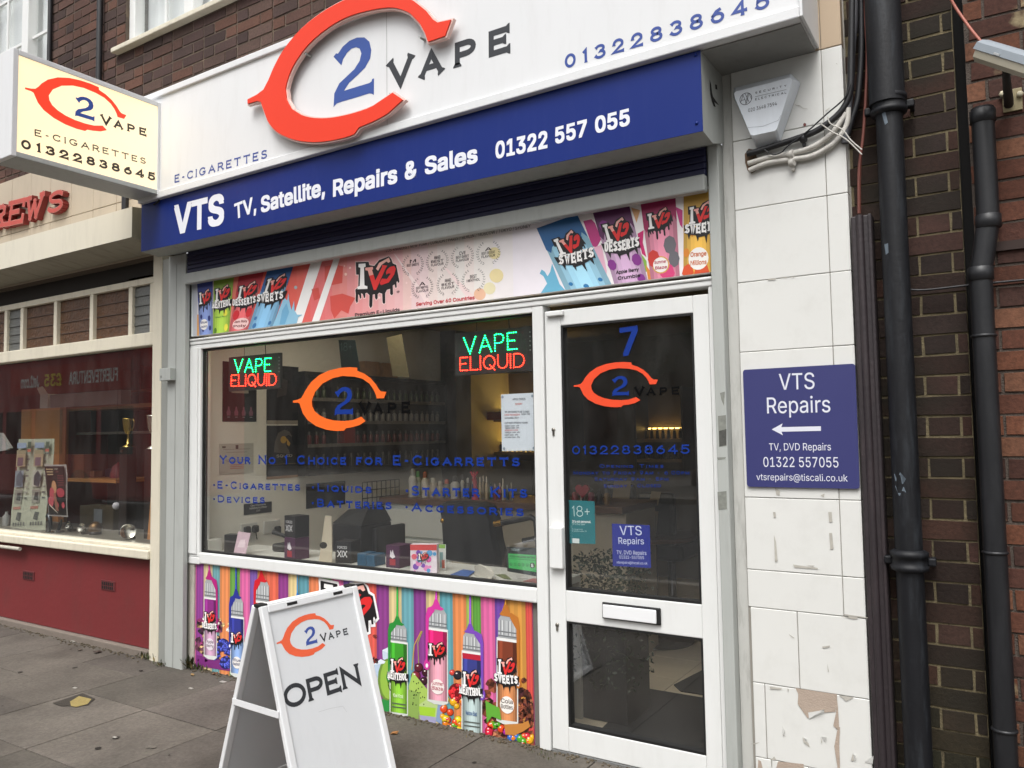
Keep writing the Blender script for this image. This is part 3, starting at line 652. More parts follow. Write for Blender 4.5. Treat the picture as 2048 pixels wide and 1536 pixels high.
ar.cop('01322838645', ce(140, 360), ce(1090, 355), ce(140, 290), LB, .17, .34, .7)
ar.cop('Opening Times', ce(360, 468), ce(875, 468), ce(360, 440), LB, .14, .45)
ar.cop('Monday to Friday 9am - 6.00pm', ce(150, 522), ce(1085, 522), ce(150, 494), LB, .14, .4)
ar.cop('Saturday 9am - 5pm', ce(320, 572), ce(915, 572), ce(320, 544), LB, .14, .4)
ar.cop('Sunday - Closed', ce(395, 628), ce(855, 624), ce(395, 600), LB, .14, .4)
ar.build('lettering', door)
# ---- roller shutter guides, bottom bar, rolled curtain
g = G(); g.box(-1.027, -.980, -.06, .02, -.01, 2.66, GREYP, .005); g.build('shutter_guide', shop)
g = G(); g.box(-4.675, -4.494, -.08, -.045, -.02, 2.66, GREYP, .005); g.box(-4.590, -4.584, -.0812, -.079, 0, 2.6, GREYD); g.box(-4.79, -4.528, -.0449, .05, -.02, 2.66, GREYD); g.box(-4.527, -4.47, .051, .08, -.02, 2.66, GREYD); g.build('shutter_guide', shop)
g = G(); g.box(-4.527, -4.463, -.02, .05, -.02, .655, mat('peeling_jamb', 'b5b0a5', .7, .15, 12, dirt=.6, dirtcol='4a463c', bump=.4), .004); g.build('jamb_foot', shop)
g = G(); g.box(-.9795, -.9325, -.006, .05, -.02, 3.2, mat('painted_reveal', 'b9b9b4', .6, .06, 6, dirt=.5, dirtcol='5d5a52', dscale=(20, 20, 3), bump=.15), .003); g.build('painted_reveal', shop)
p0, p1 = at(331, 738, -.08), at(352, 761, -.08); g = G(); g.box(p0.x, p1.x, -.125, -.0801, p1.z, p0.z, GREYP, .004); g.box(p0.x+.012, p0.x+.028, -.127, -.1251, p1.z+.02, p1.z+.035, GREYD); g.build('junction_box', shop)
ar = Art(face_y(-.0602)); STK = mat('sticker_remnant', '7d7f78', .8, .4, 60); STD = mat('sticker_scrap', '4a4a46', .8, .5, 80)
for q, m_ in (([(1436, 832), (1452, 830), (1453, 892), (1438, 894)], STK), ([(1438, 862), (1453, 858), (1453, 890), (1439, 893)], STD), ([(1435, 984), (1453, 982), (1454, 1018), (1437, 1020)], STK), ([(1440, 786), (1450, 783), (1448, 812), (1443, 800)], STK), ([(1434, 915), (1452, 914), (1450, 918), (1436, 920)], STK)): ar.pp(q, m_)
ar.build('sticker_remnant', shop)
g = G(); g.box(-4.49, -1.031, -.095, -.05, at(1400, 350, -.1).z-.065, at(1400, 350, -.1).z+.005, GREYP, .006)
bz = at(1400, 350, -.1).z; shut = g.build('roller_shutter', shop)
g = G()
for i in range(9):
    z = bz+.006+i*.028; g.box(-4.488, -1.032, -.075, -.05, z, z+.0272, NAVY, .005)
g.build('curtain', shut)
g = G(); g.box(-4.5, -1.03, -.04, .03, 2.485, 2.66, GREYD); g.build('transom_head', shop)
# ================================================================== SIGNS OF THE SHOP
XL, XR, YB = -4.665, -.969, -.28
zt, zb = 2.968, 2.642
root = thing('fascia_box', 'long blue fascia box with white VTS television repair lettering', 'shop sign', ((XL+XR)/2, -.14, zb))
g = G()
cl, cr = [at(282, 402, YB).z, at(285, 503, YB).z], [at(1400, 101, YB).z, at(1408, 262, YB).z]
ch = .045
front_ = [(XL, YB, cl[1]), (XR, YB, cr[1]), (XR, YB, cr[0]), (XL, YB, cl[0])]
loop = lambda x, z0, z1: [(x, YB+.001, z0), (x, -.16, z0-.012), (x, -.02, z0+.03), (x, -.0, z0+.05), (x, 0, z1), (x, YB+.001, z1)]
A_, B_ = loop(XL, cl[1], cl[0]), loop(XR, cr[1], cr[0])
g.face(A_[::-1], GREYP); g.face(B_, GREYP)
for i in range(6):
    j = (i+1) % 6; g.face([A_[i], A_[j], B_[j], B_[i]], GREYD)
g.build('housing', root)
g = G(); g.hexa([front_[0], front_[1], front_[2], front_[3]]+[(p[0], YB-.003, p[2]) for p in front_], BLUE); g.build('blue_panel', root)
f = face_y(YB-.0032); ar = Art(f); WL = mat('vinyl_white', 'dfe1e8', .4, .03)
cb = lambda x, y: (x/3, y/3); cb2 = lambda x, y: (512+x/3, y/3); cb3 = lambda x, y: (1024+x/3, y/3)
q2 = lambda x, y: (230+x/5.689, 330+y/5.689)
ar.sans('VTS', q2(668, 800), q2(1240, 672), q2(668, 462), WL, .028)
ar.sans('TV,', q2(1365, 620), (513, 423), q2(1365, 440), WL, .02)
ar.sans('Satellite,', cb2(30, 1278), cb2(415, 1172), cb2(30, 1180), WL, .026)
ar.sans('Repairs', cb2(462, 1183), cb2(848, 1098), cb2(462, 1080), WL, .026)
ar.sans('&', cb2(893, 1082), cb2(967, 1065), cb2(893, 975), WL, .026)
ar.sans('Sales', cb2(1013, 1050), cb2(1330, 975), cb2(1013, 945), WL, .026)
ar.sans('01322', (991, 318), (1095, 296), (991, 284), WL, .026)
ar.sans('557', cb3(260, 865), cb3(453, 815), cb3(260, 765), WL, .026)
ar.sans('055', cb3(500, 802), cb3(708, 750), cb3(500, 702), WL, .026)
ar.build('lettering', root)
for p in ((1391, 110), (1393, 246)): g = G(); q = at(*p, YB-.004); g.lathe([(.0075, 0), (.006, .003), (.0001, .004)], q, BLUE, 10, Matrix.Rotation(math.pi/2, 4, 'X')); g.build('screw', root)
ar = Art(Fr((XR+.0004, 0, 0), (0, 1, 0), (0, 0, 1))); e1 = lambda x, y: (1380+x/5.12, 60+y/5.12); SCF = mat('black_scuff', '1d1c1b', .8, .3, 60)
for q in ([(200, 505), (216, 560), (225, 640), (262, 790), (242, 782), (222, 730), (204, 620)], [(256, 555), (274, 562), (280, 612), (258, 605)], [(205, 640), (240, 690), (275, 740), (295, 772), (260, 750), (215, 700)]): ar.pp([e1(*p) for p in q], SCF)
ar.build('scuff', root)
# ---- big white sign
SX0, SX1, SYF, SZ0, SZ1 = -4.66, -.587, -.30, 2.958, 3.63
root = thing('fascia_sign', 'big white fascia sign with the raised red ring logo and VAPE', 'shop sign', ((SX0+SX1)/2, -.15, SZ0))
g = G()
g.box(SX0, SX1, SYF+.001, -.005, SZ0+.045, SZ1-.02, SIGNW)
g.box(SX0, SX1, SYF-.014, -.005, SZ0, SZ0+.0448, SIGNW, .005); g.box(SX0, SX1, SYF-.014, -.005, SZ1-.0199, SZ1+.02, SIGNW, .005)
g.box(SX1+.0003, SX1+.012, SYF-.014, -.005, SZ0+.002, SZ1+.018, SIGNW, .003)
g.build('sign_box', root)
g = G(); g.box(SX0+.01, SX1-.004, SYF+.03, -.01, SZ0-.006, SZ0-.001, mat('soffit', '8c8c89', .6, dirt=.2)); g.build('soffit', root)
ff = face_y(SYF+.0005)
pu = [FF.px(780/3+512-260+260, 520/3)]
ar = Art(ff); jx = at(774, 200, SYF).x; ar.poly([(jx-.0012, SZ0+.046), (jx+.0012, SZ0+.046), (jx+.0012, SZ1-.025), (jx-.0012, SZ1-.025)], '8f8f8c', 1); ar.build('panel_joint', root)
ar = Art(ff); c2_, cV_ = mat('sign_blue', '2c4a92', .35, .04), mat('sign_charcoal', '2a2c31', .35, .05)
logo(ar, TF, None, c2_, cV_, ring=False)
ar.cop('01322838645', cb3(318, 415), cb3(1545, 45), cb3(318, 330), mat('phone_blue', '2c4690', .4), .2, .6, .8)
ar.cop('E-CIGARETTES', q2(678, 205), (534, 316), q2(678, 115), MATS['phone_blue'], .17, .46)
ar.build('lettering', root)
RED = mat('raised_red', 'e03a20', .4, .03, spec=.3); HALO = mat('acrylic_edge', 'e8c4ba', .25, .03)
def offset(poly, d):
    n = len(poly); out = []; ar_ = sum(poly[i][0]*poly[(i+1) % n][1]-poly[(i+1) % n][0]*poly[i][1] for i in range(n)); s = -1 if ar_ > 0 else 1
    for i in range(n):
        p = Vector(poly[i]); a_ = (p-Vector(poly[i-1])).normalized(); b_ = (Vector(poly[(i+1) % n])-p).normalized(); t = a_+b_
        t = t.normalized() if t.length > .2 else b_; nn = Vector((-t.y, t.x))*s; k = d/max(.5, nn.dot(Vector((-b_.y, b_.x))*s)); out.append(tuple(p+nn*k))
    return out
FR3 = face_y(-.35); T3 = affine(FR3, [(495, 207), (904.7, 35), (851, 90), (808.7, 200), (707, 267), (572, 172)])
def smooth_ring(pts):
    """round the long curved runs, keep the corners of the terminals"""
    n = len(pts); out = []
    for i in range(n):
        p0, p1, p2, p3 = (Vector(pts[(i+k) % n]) for k in (-1, 0, 1, 2)); out.append(tuple(p1))
        d0, d1, d2 = (p1-p0), (p2-p1), (p3-p2)
        if d1.length > .05 and d0.normalized().dot(d1.normalized()) > .75 and d1.normalized().dot(d2.normalized()) > .75:
            for t in (.33, .67):
                q = .5*((2*p1)+(p2-p0)*t+(2*p0-5*p1+4*p2-p3)*t*t+(-p0+3*p1-3*p2+p3)*t**3); out.append(tuple(q))
    return out
LCS = smooth_ring(LCU); ring = amap(T3, LCS)
ring = [p if p[1] < 99 else p for p in ring]
g = G(); n = len(ring); ccw = sum(ring[i][0]*ring[(i+1) % n][1]-ring[(i+1) % n][0]*ring[i][1] for i in range(n)) > 0
rr = ring if ccw else ring[::-1]; hl = offset(rr, .008)
g.prism([(u, -.345, v) for u, v in hl], (0, .022, 0), HALO); g.build('acrylic_backing', root)
g = G(); g.prism([(u, -.352, v) for u, v in rr], (0, .0065, 0), RED); 
g.build('ring_letter', root)
for k in (5, 14, 25, 35, 45):
    g = G()
    p = rr[int(k*len(rr)/52) % len(rr)]; q = rr[(int(k*len(rr)/52)+3) % len(rr)]
    cx = sum(z[0] for z in rr)/n
    g.tube([((p[0]*.93+cx*.07), -.34, p[1]*.97+.03*3.3), ((p[0]*.93+cx*.07), SYF, p[1]*.97+.03*3.3)], .006, GREYP, 8); g.build('standoff', root)
# ---- projecting light box
LX = -4.45
root = thing('projecting_sign', 'lit cream box sign sticking out from the wall with ring logo', 'shop sign', (LX-.11, -.72, 2.97))
P = [atx(27, 104, LX), atx(325.5, 199, LX), atx(324, 388, LX), atx(21, 312, LX)]
y0, y1, z0, z1 = -1.172, -.287, 2.982, 3.574+.0
g = G(); th = .22
fw = .03
g.box(LX-th, LX, y0, y0+fw, z0, z1, SIGNW, .004); g.box(LX-th, LX, y1-fw+.0, y1, z0, z1, SIGNW, .004)
g.box(LX-th, LX-.0005, y0+fw, y1-fw, z1-fw, z1, SIGNW, .004); g.box(LX-th, LX-.0005, y0+fw, y1-fw, z0, z0+fw, GREYP, .004)
g.build('sign_case', root)
LIT = emis('lit_acrylic', 'ffe7b4', .62, 'cfc5ac')
g = G(); g.box(LX-.012, LX-.006, y0+fw-.001, y1-fw+.001, z0+fw-.001, z1-fw+.001, LIT); g.build('lit_face', root)
g = G(); g.box(LX-th+.006, LX-th+.012, y0+fw-.001, y1-fw+.001, z0+fw-.001, z1-fw+.001, LIT); g.build('lit_face', root)
fl = face_x(LX-.0058); ar = Art(fl); ci = lambda x, y: (x/3.84, y/3.84)
logo(ar, affine(fl, [ci(*p) for p in [(195, 688), (970, 882), (905, 905), (818, 1000), (655, 1005), (370, 720)]]), emis('lit_red', 'ff4a30', .35, 'e03a24'), emis('lit_blue', '2c4a90', .25, '2c4486'), mat('lit_brown', '3a3027', .4))
ar.cop('E-CIGARETTES', ci(265, 1042), ci(1120, 1262), ci(265, 990), MATS['lit_brown'], .17, .48)
ar.cop('01322838645', ci(162, 1138), ci(1192, 1392), ci(162, 1066), MATS['lit_brown'], .24, .55)
ar.build('lettering', root)
g = G(); g.tube([(LX-.02, -.29, 3.0), (LX-.02, -.29, 2.95), (LX-.06, -.3, 2.93)], .006, RUB, 8); g.tube([(LX-.05, y1, 3.06), (LX-.05, -.15, 3.06)], .02, GREYP, 8); g.tube([(LX-.05, y1, 3.45), (LX-.05, -.15, 3.45)], .02, GREYP, 8); g.build('bracket', root)
# ---- long banner over the window
root = thing('printed_banner', 'long printed banner of sweet bottles above the shop window', 'banner', (-2.78, -.03, 2.118))
f = face_y(-.03); ar = Art(f); bx0, bx1, bz0, bz1 = -4.50, -1.031, 2.119, 2.486
b1 = lambda x, y: (370+x/5.689, 480+y/5.689); b2 = lambda x, y: (700+x/5.12, 440+y/5.12); b3 = lambda x, y: (1060+x/5.535, 370+y/5.535)
ar.g.box(bx0, bx1, -.03, .02, bz0, bz1, ink('efeae6'))
# print runs from coral red to pale pink to white
def hx(c): return '%02x%02x%02x' % tuple(max(0, min(255, int(v))) for v in c)
keys = [(-4.5, (232, 236, 240)), (-4.32, (205, 190, 190)), (-4.0, (226, 96, 72)), (-3.6, (222, 92, 80)), (-3.3, (222, 120, 118)), (-2.9, (232, 168, 168)), (-2.6, (238, 212, 208)), (-2.3, (240, 232, 226)), (-2.0, (240, 240, 242)), (-1.0, (240, 238, 236))]
nst = 60
for i in range(nst):
    xa, xb = bx0+(bx1-bx0)*i/nst, bx0+(bx1-bx0)*(i+1)/nst; xm = (xa+xb)/2
    for (k0, c0), (k1, c1_) in zip(keys, keys[1:]):
        if k0 <= xm <= k1: t = (xm-k0)/(k1-k0); cc = [c0[j]+(c1_[j]-c0[j])*t for j in range(3)]
    ar.poly([(xa, bz0), (xb, bz0), (xb, bz1), (xa, bz1)], hx([int(v/6)*6 for v in cc]), 0)
clipz = lambda pts: [(max(bx0, min(bx1, u)), max(bz0, min(bz1, v))) for u, v in pts]
def ap(px, c, L): ar.poly(clipz([f.px(*p) for p in px]), c, L)
ap([b1(*p) for p in [(1430, 260), (1560, 240), (1330, 970), (1210, 985)]], 'f0eeec', 1); ap([b1(*p) for p in [(1690, 220), (1765, 205), (1530, 945), (1445, 955)]], 'f0eeec', 1)
for q in ([b2(440, 330), b2(470, 360), b2(860, 880), b2(800, 900)], [b2(960, 480), b2(1000, 500), b2(1320, 860), b2(1230, 880)]): ap(q, 'f3dcd9', 1)
for (x, y, r, c) in ((1260, 540, 3.2, 'a8b0b4'), (1830, 390, 2.6, 'f3c7b8'), (1875, 320, 1.6, 'f3c7b8'), (1815, 295, 1.4, 'f3c7b8')): ar.ell(*b1(x, y), r, r*1.1, c, 2)
for (x, y, r) in ((580, 645, 2), (625, 790, 2), (300, 795, 2.5), (2, 490, 2)): ar.ell(*b2(x, y), r, r, 'f6d3d0', 2)
for (x, y, r, c) in ((1480, 340, 12, 'eadca8'), (1500, 570, 14, 'ecdba6'), (1330, 760, 12, 'edbfa0'), (1430, 700, 12, 'eae0b8')): ar.ell(*b2(x, y), r, r, c, 1)
def splash(px, c, L): ap(px, c, L)
# left bottles
def can(tl, tr, br, bl, top, mid, word, L=3, extra=(), lx=(.05, .42, .95, .86)):
    Q = quadmap(f, tl, tr, br, bl); Qc = lambda u, v: clipz([Q(u, v)])[0]
    n = 8
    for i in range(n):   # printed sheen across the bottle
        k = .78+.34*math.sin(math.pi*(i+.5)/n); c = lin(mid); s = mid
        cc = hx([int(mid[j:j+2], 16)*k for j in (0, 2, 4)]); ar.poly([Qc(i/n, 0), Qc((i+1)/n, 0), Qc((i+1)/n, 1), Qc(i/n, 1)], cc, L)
    wav = [(0, 1), (0, .66), (.08, .6), (.16, .68), (.27, .71), (.36, .66), (.46, .7), (.56, .76), (.66, .7), (.74, .62), (.84, .68), (.92, .76), (1, .68), (1, 1)]
    ar.poly([Qc(*p) for p in wav], top, L+1)
    for e in extra: e(Q, Qc, L+2)
    ivg(ar, sub(Qc, lx[0], lx[1], lx[2], lx[3]), L+3, word)
    return Qc
def dots(c, pts): return lambda Q, Qc, L: [ar.poly([Qc(x+r*math.cos(t), y+r*.55*math.sin(t)) for t in [k*math.pi/4 for k in range(8)]], c, L) for x, y, r in pts]
def label(c, txt, cx, cy, rx, ry, tc, frame=None):
    def fn(Q, Qc, L):
        if frame: ar.poly([Qc(cx+rx*1.15*math.cos(t), cy+ry*1.15*math.sin(t)) for t in [k*math.pi/9 for k in range(18)]], frame, L)
        if c: ar.poly([Qc(cx+rx*math.cos(t), cy+ry*math.sin(t)) for t in [k*math.pi/9 for k in range(18)]], c, L+1)
        for i, s in enumerate(txt):
            k = len(txt); zz = cy+ry*(.75*((k-1)/2-i)/max(1, k/2))-ry*.18; b0, b1_, t = Vector(Qc(cx-rx*.8, zz)), Vector(Qc(cx+rx*.8, zz)), Vector(Qc(cx-rx*.8, zz+ry*.42))
            e = b1_-b0; W = e.length
            if W > 1e-5: e /= W; nn = Vector((-e.y, e.x)); ar.sans_uv(s, b0, e, nn, W, abs((t-b0).dot(nn)), tc, .02, L+2)
    return fn
ap([b1(*p) for p in [(85, 500), (140, 490), (140, 1090), (95, 1100)]], 'b9bcc4', 2); ap([b1(*p) for p in [(140, 850), (160, 845), (160, 1090), (138, 1095)]], 'd69a52', 3)
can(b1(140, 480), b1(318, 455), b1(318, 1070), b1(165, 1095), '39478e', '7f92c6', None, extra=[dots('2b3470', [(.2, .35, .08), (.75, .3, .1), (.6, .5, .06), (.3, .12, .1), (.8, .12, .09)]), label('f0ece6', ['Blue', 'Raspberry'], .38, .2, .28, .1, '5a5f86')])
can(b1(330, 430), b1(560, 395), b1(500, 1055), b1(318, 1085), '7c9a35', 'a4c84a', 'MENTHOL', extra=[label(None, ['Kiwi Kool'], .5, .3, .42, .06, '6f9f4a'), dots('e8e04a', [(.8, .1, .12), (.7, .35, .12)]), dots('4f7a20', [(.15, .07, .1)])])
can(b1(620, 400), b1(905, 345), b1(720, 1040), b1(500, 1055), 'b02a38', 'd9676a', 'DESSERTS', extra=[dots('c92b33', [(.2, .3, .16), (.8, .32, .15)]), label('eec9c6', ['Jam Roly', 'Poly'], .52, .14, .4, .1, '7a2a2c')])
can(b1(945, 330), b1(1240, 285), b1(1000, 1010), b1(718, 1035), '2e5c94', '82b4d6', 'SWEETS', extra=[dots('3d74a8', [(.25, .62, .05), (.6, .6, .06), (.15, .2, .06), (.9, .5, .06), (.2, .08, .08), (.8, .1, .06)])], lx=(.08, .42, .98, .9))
splash([b1(*p) for p in [(1000, 1010), (1060, 830), (1130, 650), (1165, 690), (1180, 610), (1190, 690), (1215, 800), (1245, 690), (1250, 800), (1280, 850), (1340, 850), (1290, 880), (1275, 960), (1240, 985)]], '8fc0da', 7)
splash([b1(*p) for p in [(1080, 960), (1110, 800), (1160, 720), (1190, 820), (1140, 960)]], '6fa9cc', 8)
# faint red figures of the print
for q in ([(1590, 300), (1700, 280), (1800, 300), (1790, 490), (1640, 520), (1590, 480)], [(1650, 640), (1790, 610), (1940, 660), (1880, 760), (1860, 840), (1780, 800), (1700, 900), (1660, 800)], [(1440, 560), (1520, 540), (1540, 660), (1470, 690)]): ap([b1(*p) for p in q], 'cf5249', 1)
# centre logo and words
Qm = lambda u, v: f.px(*b2(55+455*u, 905-535*v)); wb = offset([Qm(*p) for p in IV_BLOB], .004); ar.poly(wb, 'f1d5d0', 2); ivg(ar, Qm, 3)
ar.cop('Premium E-Liquids'.upper(), b2(52, 990), b2(510, 935), b2(52, 958), '2a2224', .2, .2) if False else ar.sans('Premium E-Liquids', b2(52, 990), b2(510, 935), b2(52, 955), '2a2224', .02, 3)
ar.sans('Serving Over 60 Countries', b2(678, 882), b2(1278, 812), b2(678, 845), 'c6333c', .02, 3)
ar.sans('\u00ae', b2(480, 755), b2(508, 750), b2(480, 727), '2a2224', 0, 3)
CITY = 'LOS ANGELES / NEW YORK / LONDON / PARIS / BERLIN / MOSCOW / TOKYO / SYDNEY'
ar.sans(CITY, b2(370, 330), b2(1852, 75), b2(370, 300), '3a2f33', .0, 3)
def wreath(cx, cy, r, words):
    for sgn in (1, -1):
        for k in range(11):
            t = math.radians(-68+k*12.5); x, y = cx+sgn*r*math.cos(t), cy-(r*1.06)*math.sin(t)-sgn*r*.12*math.cos(t)
            t2 = t+math.radians(90); d = (sgn*-math.sin(t), -math.cos(t)); o_ = (sgn*math.cos(t), -math.sin(t)); l_ = 20-k*.7
            for s2 in (1, -1):
                ex, ey = d[0]*.7+o_[0]*.6*s2, d[1]*.7+o_[1]*.6*s2
                ap([b2(x-d[0]*2, y-d[1]*2), b2(x+ex*l_+d[1]*4, y+ey*l_-d[0]*4), b2(x+ex*l_-d[1]*4, y+ey*l_+d[0]*4)], '2c2729', 3)
    for i, s_ in enumerate(words):
        w_ = r*.62*(1 if i else .5); yy = cy-20+i*34; ar.sans(s_, b2(cx-w_, yy+w_*.14), b2(cx+w_, yy-w_*.14), b2(cx-w_, yy+w_*.14-(26 if i else 34)), '3a2e31', .01, 3)
for cx, cy, r, ws in ((645, 458, 100, ['M', 'BEST SWEETS']), (895, 420, 103, ['AWARD', 'BEST', 'FLAVOUR']), (1152, 375, 106, ['CVE', 'BEST SWEET', 'FLAVOUR']), (1418, 335, 112, ['A', 'BEST DESSERT', 'FLAVOUR']), (742, 690, 100, ['A', 'BEST MENTHOL', 'FLAVOUR']), (1004, 655, 104, ['AWARD', 'BEST', 'FLAVOUR']), (1265, 615, 110, ['BEST', 'MENTHOL'])): wreath(cx, cy, r, ws)
# right bottles
splash([b3(*p) for p in [(120, 1215), (190, 1090), (150, 1010), (108, 980), (130, 935), (165, 960), (195, 1010), (225, 960), (245, 870), (330, 1100), (390, 1190)]], '6db4d2', 2)
ap([b3(*p) for p in [(590, 400), (680, 380), (720, 420), (790, 600), (740, 690), (690, 680)]], 'b93a7c', 2); ap([b3(*p) for p in [(690, 700), (790, 660), (850, 950), (840, 1100), (820, 1000)]], 'e7b3c8', 2)
ap([b3(*p) for p in [(1120, 250), (1220, 280), (1180, 420)]], 'dba777', 2); ap([b3(*p) for p in [(1190, 540), (1260, 500), (1250, 640), (1290, 800), (1240, 760)]], 'c9286e', 2); ap([b3(*p) for p in [(1610, 240), (1690, 280), (1690, 480), (1660, 440)]], 'c43a80', 2); ap([b3(*p) for p in [(1230, 760), (1290, 840), (1300, 960), (1210, 960)]], '86b24a', 2); ap([b3(*p) for p in [(1280, 880), (1330, 950), (1350, 1080), (1310, 1085)]], 'dd8a3c', 3)
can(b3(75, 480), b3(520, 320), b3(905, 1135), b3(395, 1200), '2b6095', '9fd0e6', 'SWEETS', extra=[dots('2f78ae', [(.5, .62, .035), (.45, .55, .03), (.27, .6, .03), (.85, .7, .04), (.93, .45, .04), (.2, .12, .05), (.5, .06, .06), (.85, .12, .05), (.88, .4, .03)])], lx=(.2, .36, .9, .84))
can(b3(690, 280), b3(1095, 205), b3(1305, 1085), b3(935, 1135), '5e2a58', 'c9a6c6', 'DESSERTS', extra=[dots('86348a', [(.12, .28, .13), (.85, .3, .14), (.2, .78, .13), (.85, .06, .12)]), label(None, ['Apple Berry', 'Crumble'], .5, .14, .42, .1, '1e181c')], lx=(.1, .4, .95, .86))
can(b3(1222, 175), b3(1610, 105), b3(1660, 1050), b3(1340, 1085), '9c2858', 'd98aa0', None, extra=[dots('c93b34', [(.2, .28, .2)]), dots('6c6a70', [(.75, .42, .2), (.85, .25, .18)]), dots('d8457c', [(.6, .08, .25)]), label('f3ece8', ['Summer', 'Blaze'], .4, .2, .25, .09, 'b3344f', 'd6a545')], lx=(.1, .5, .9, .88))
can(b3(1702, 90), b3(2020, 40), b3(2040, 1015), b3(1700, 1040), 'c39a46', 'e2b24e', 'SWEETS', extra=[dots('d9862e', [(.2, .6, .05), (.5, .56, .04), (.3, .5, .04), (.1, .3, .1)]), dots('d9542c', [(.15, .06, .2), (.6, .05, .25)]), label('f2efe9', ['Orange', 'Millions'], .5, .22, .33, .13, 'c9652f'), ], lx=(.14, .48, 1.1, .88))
ar.build('print', root)
# ---- poster under the window
root = thing('window_poster', 'striped poster of dripping vape bottles and fruit under window', 'poster', (-3.2, -.008, 0))
f = face_y(-.008); ar = Art(f)
pA, pB, pC, pD = [f.px(*p) for p in ((393, 1127), (1067, 1198), (1069, 1499), (395, 1333))]
px0_, px1_, pz0, pz1 = -4.462, -1.953, .0, .661
ar.g.box(px0_, px1_, -.008, -.0005, pz0, pz1, ink('c85a90'))
s1 = lambda x, y: (x/3, 1024+y/3); s2 = lambda x, y: (740+x/4.388, 1160+y/4.388); s3 = lambda x, y: (512+x/3, 1024+y/3)
bounds = [(393, '8e4090'), (407.5, 'd8c49a'), (425, '6fa0a6'), (440, 'e08c58'), (460, '6aa04a'), (480, 'd868a0'), (500, '7d5aa6'), (515, 'c98a50'), (529, 'de6a52'), (557, '8e3f86'), (577, 'dcc690'), (597, '5f96a2'), (618, 'df8358'), (641, '5f9c4c'), (663, 'd2649c'), (687, '7450a2'), (708, 'cc8e48'), (732, 'dc5f52'), (753, '8a3f86'), (778, 'd9c592'), (803, '6aa3ac'), (827, '87408a'), (852, 'd8c38e'), (879, '62a0aa'), (905, 'de8a54'), (932, '9fbb58'), (945, '5c9a40'), (961, 'd6659c'), (989, '6f48a2'), (1012, 'cf9345'), (1050, 'd24f48'), (1070, None)]
def ap(px, c, L): ar.poly([(max(px0_, min(px1_, u)), max(pz0, min(pz1, v))) for u, v in [f.px(*p) for p in px]], c, L)
def mix(c, k): return hx([int(c[j:j+2], 16)*k for j in (0, 2, 4)])
for (xa, c), (xb, _) in zip(bounds, bounds[1:]):
    ua, ub = max(px0_, f.px(xa, 1165)[0]), min(px1_, f.px(xb, 1165)[0])
    if xb >= 1070: ub = px1_
    for i, k in enumerate((.9, 1.03, .96, 1.05, .92)):
        a_, b_ = ua+(ub-ua)*i/5, ua+(ub-ua)*(i+1)/5; ar.poly([(a_, pz0), (b_, pz0), (b_, pz1), (a_, pz1)], mix(c, k), 1)
rnd = random.Random(3)
def ell(cx, cy, rx, ry, c, L): 
    ap([(cx+rx*math.cos(t), cy+ry*math.sin(t)) for t in [2*math.pi*k/16 for k in range(16)]], c, L)
def ball(x, y, r, c, L=8, hl=True):
    ell(x, y, r, r*1.05, mix(c, .62), L); ell(x-r*.08, y-r*.1, r*.84, r*.86, c, L+1); ell(x-r*.15, y-r*.25, r*.5, r*.45, mix(c, 1.2), L+2)
    if hl: ell(x-r*.25, y-r*.4, r*.2, r*.14, 'f6efe6', L+3)
def berry(x, y, r, c, L=8):
    ell(x, y, r, r*1.12, mix(c, .55), L)
    for i in range(30):
        a_ = rnd.uniform(0, 6.28); d = r*math.sqrt(rnd.uniform(0, .85)); q = r*.21; ell(x+d*math.cos(a_), y+d*1.1*math.sin(a_), q, q, mix(c, rnd.uniform(.75, 1.25)), L+1); ell(x+d*math.cos(a_)-q*.3, y+d*1.1*math.sin(a_)-q*.3, q*.3, q*.3, mix(c, 1.8), L+2)
def shard(x, y, r, c, L=7):
    a0 = rnd.uniform(0, 6); pts = [(x+r*rnd.uniform(.7, 1.1)*math.cos(a0+k*1.05), y+r*rnd.uniform(.7, 1.1)*math.sin(a0+k*1.05)) for k in range(6)]; ap(pts, c, L)
    ap([pts[0], pts[1], (x, y)], mix(c, 1.5), L+1); ap([pts[2], pts[3], (x, y)], mix(c, .6), L+1); ap([pts[4], pts[5], (x, y)], mix(c, 1.2), L+1)
# chocolate crumble at the left and at the right
for i in range(46): shard(rnd.uniform(396, 440), rnd.uniform(1242, 1325), rnd.uniform(4, 10), rnd.choice(['5d3345', '6f4a3a', 'a88a62', '4a2a3c', '7a2f58', '3a2230', 'cdbfae']), 4)
for i in range(16): shard(rnd.uniform(396, 470), rnd.uniform(1236, 1262), rnd.uniform(3, 6), rnd.choice(['d8d2c6', '2b2730', 'b49a6c', 'e6dfd2']), 5)
for (x, y, r) in ((447, 1290, 12), (430, 1308, 11), (452, 1325, 12), (458, 1300, 10), (480, 1318, 9)): berry(x, y, r, '4048a8', 6)
for i in range(90): shard(rnd.uniform(972, 1068), rnd.uniform(1348, 1440)+(rnd.uniform(0, 40)), rnd.uniform(6, 14), rnd.choice(['5c3022', '6d3b2a', '43231b', '7a4631', '52281f', '8a5a40']), 3)
for i in range(34): shard(rnd.uniform(1035, 1068), rnd.uniform(1380, 1490), rnd.uniform(6, 13), rnd.choice(['5c3022', '43231b', '3c1f22', '6d3b2a']), 4)
# candies
for i in range(26): ball(rnd.uniform(885, 935), rnd.uniform(1398, 1462), rnd.uniform(6, 9), rnd.choice(['e0a31e', 'd9461e', '4f9a28', 'e2c624', 'c2203a', 'e07a1c']), 5)
for i in range(22): 
    x = rnd.uniform(978, 1066); ball(x, rnd.uniform(1444, 1470)+(x-978)*.28, rnd.uniform(6, 9), rnd.choice(['e0a31e', 'd9461e', '4f9a28', '2b62b8', 'c2203a', 'e07a1c', 'a8269a']), 9)
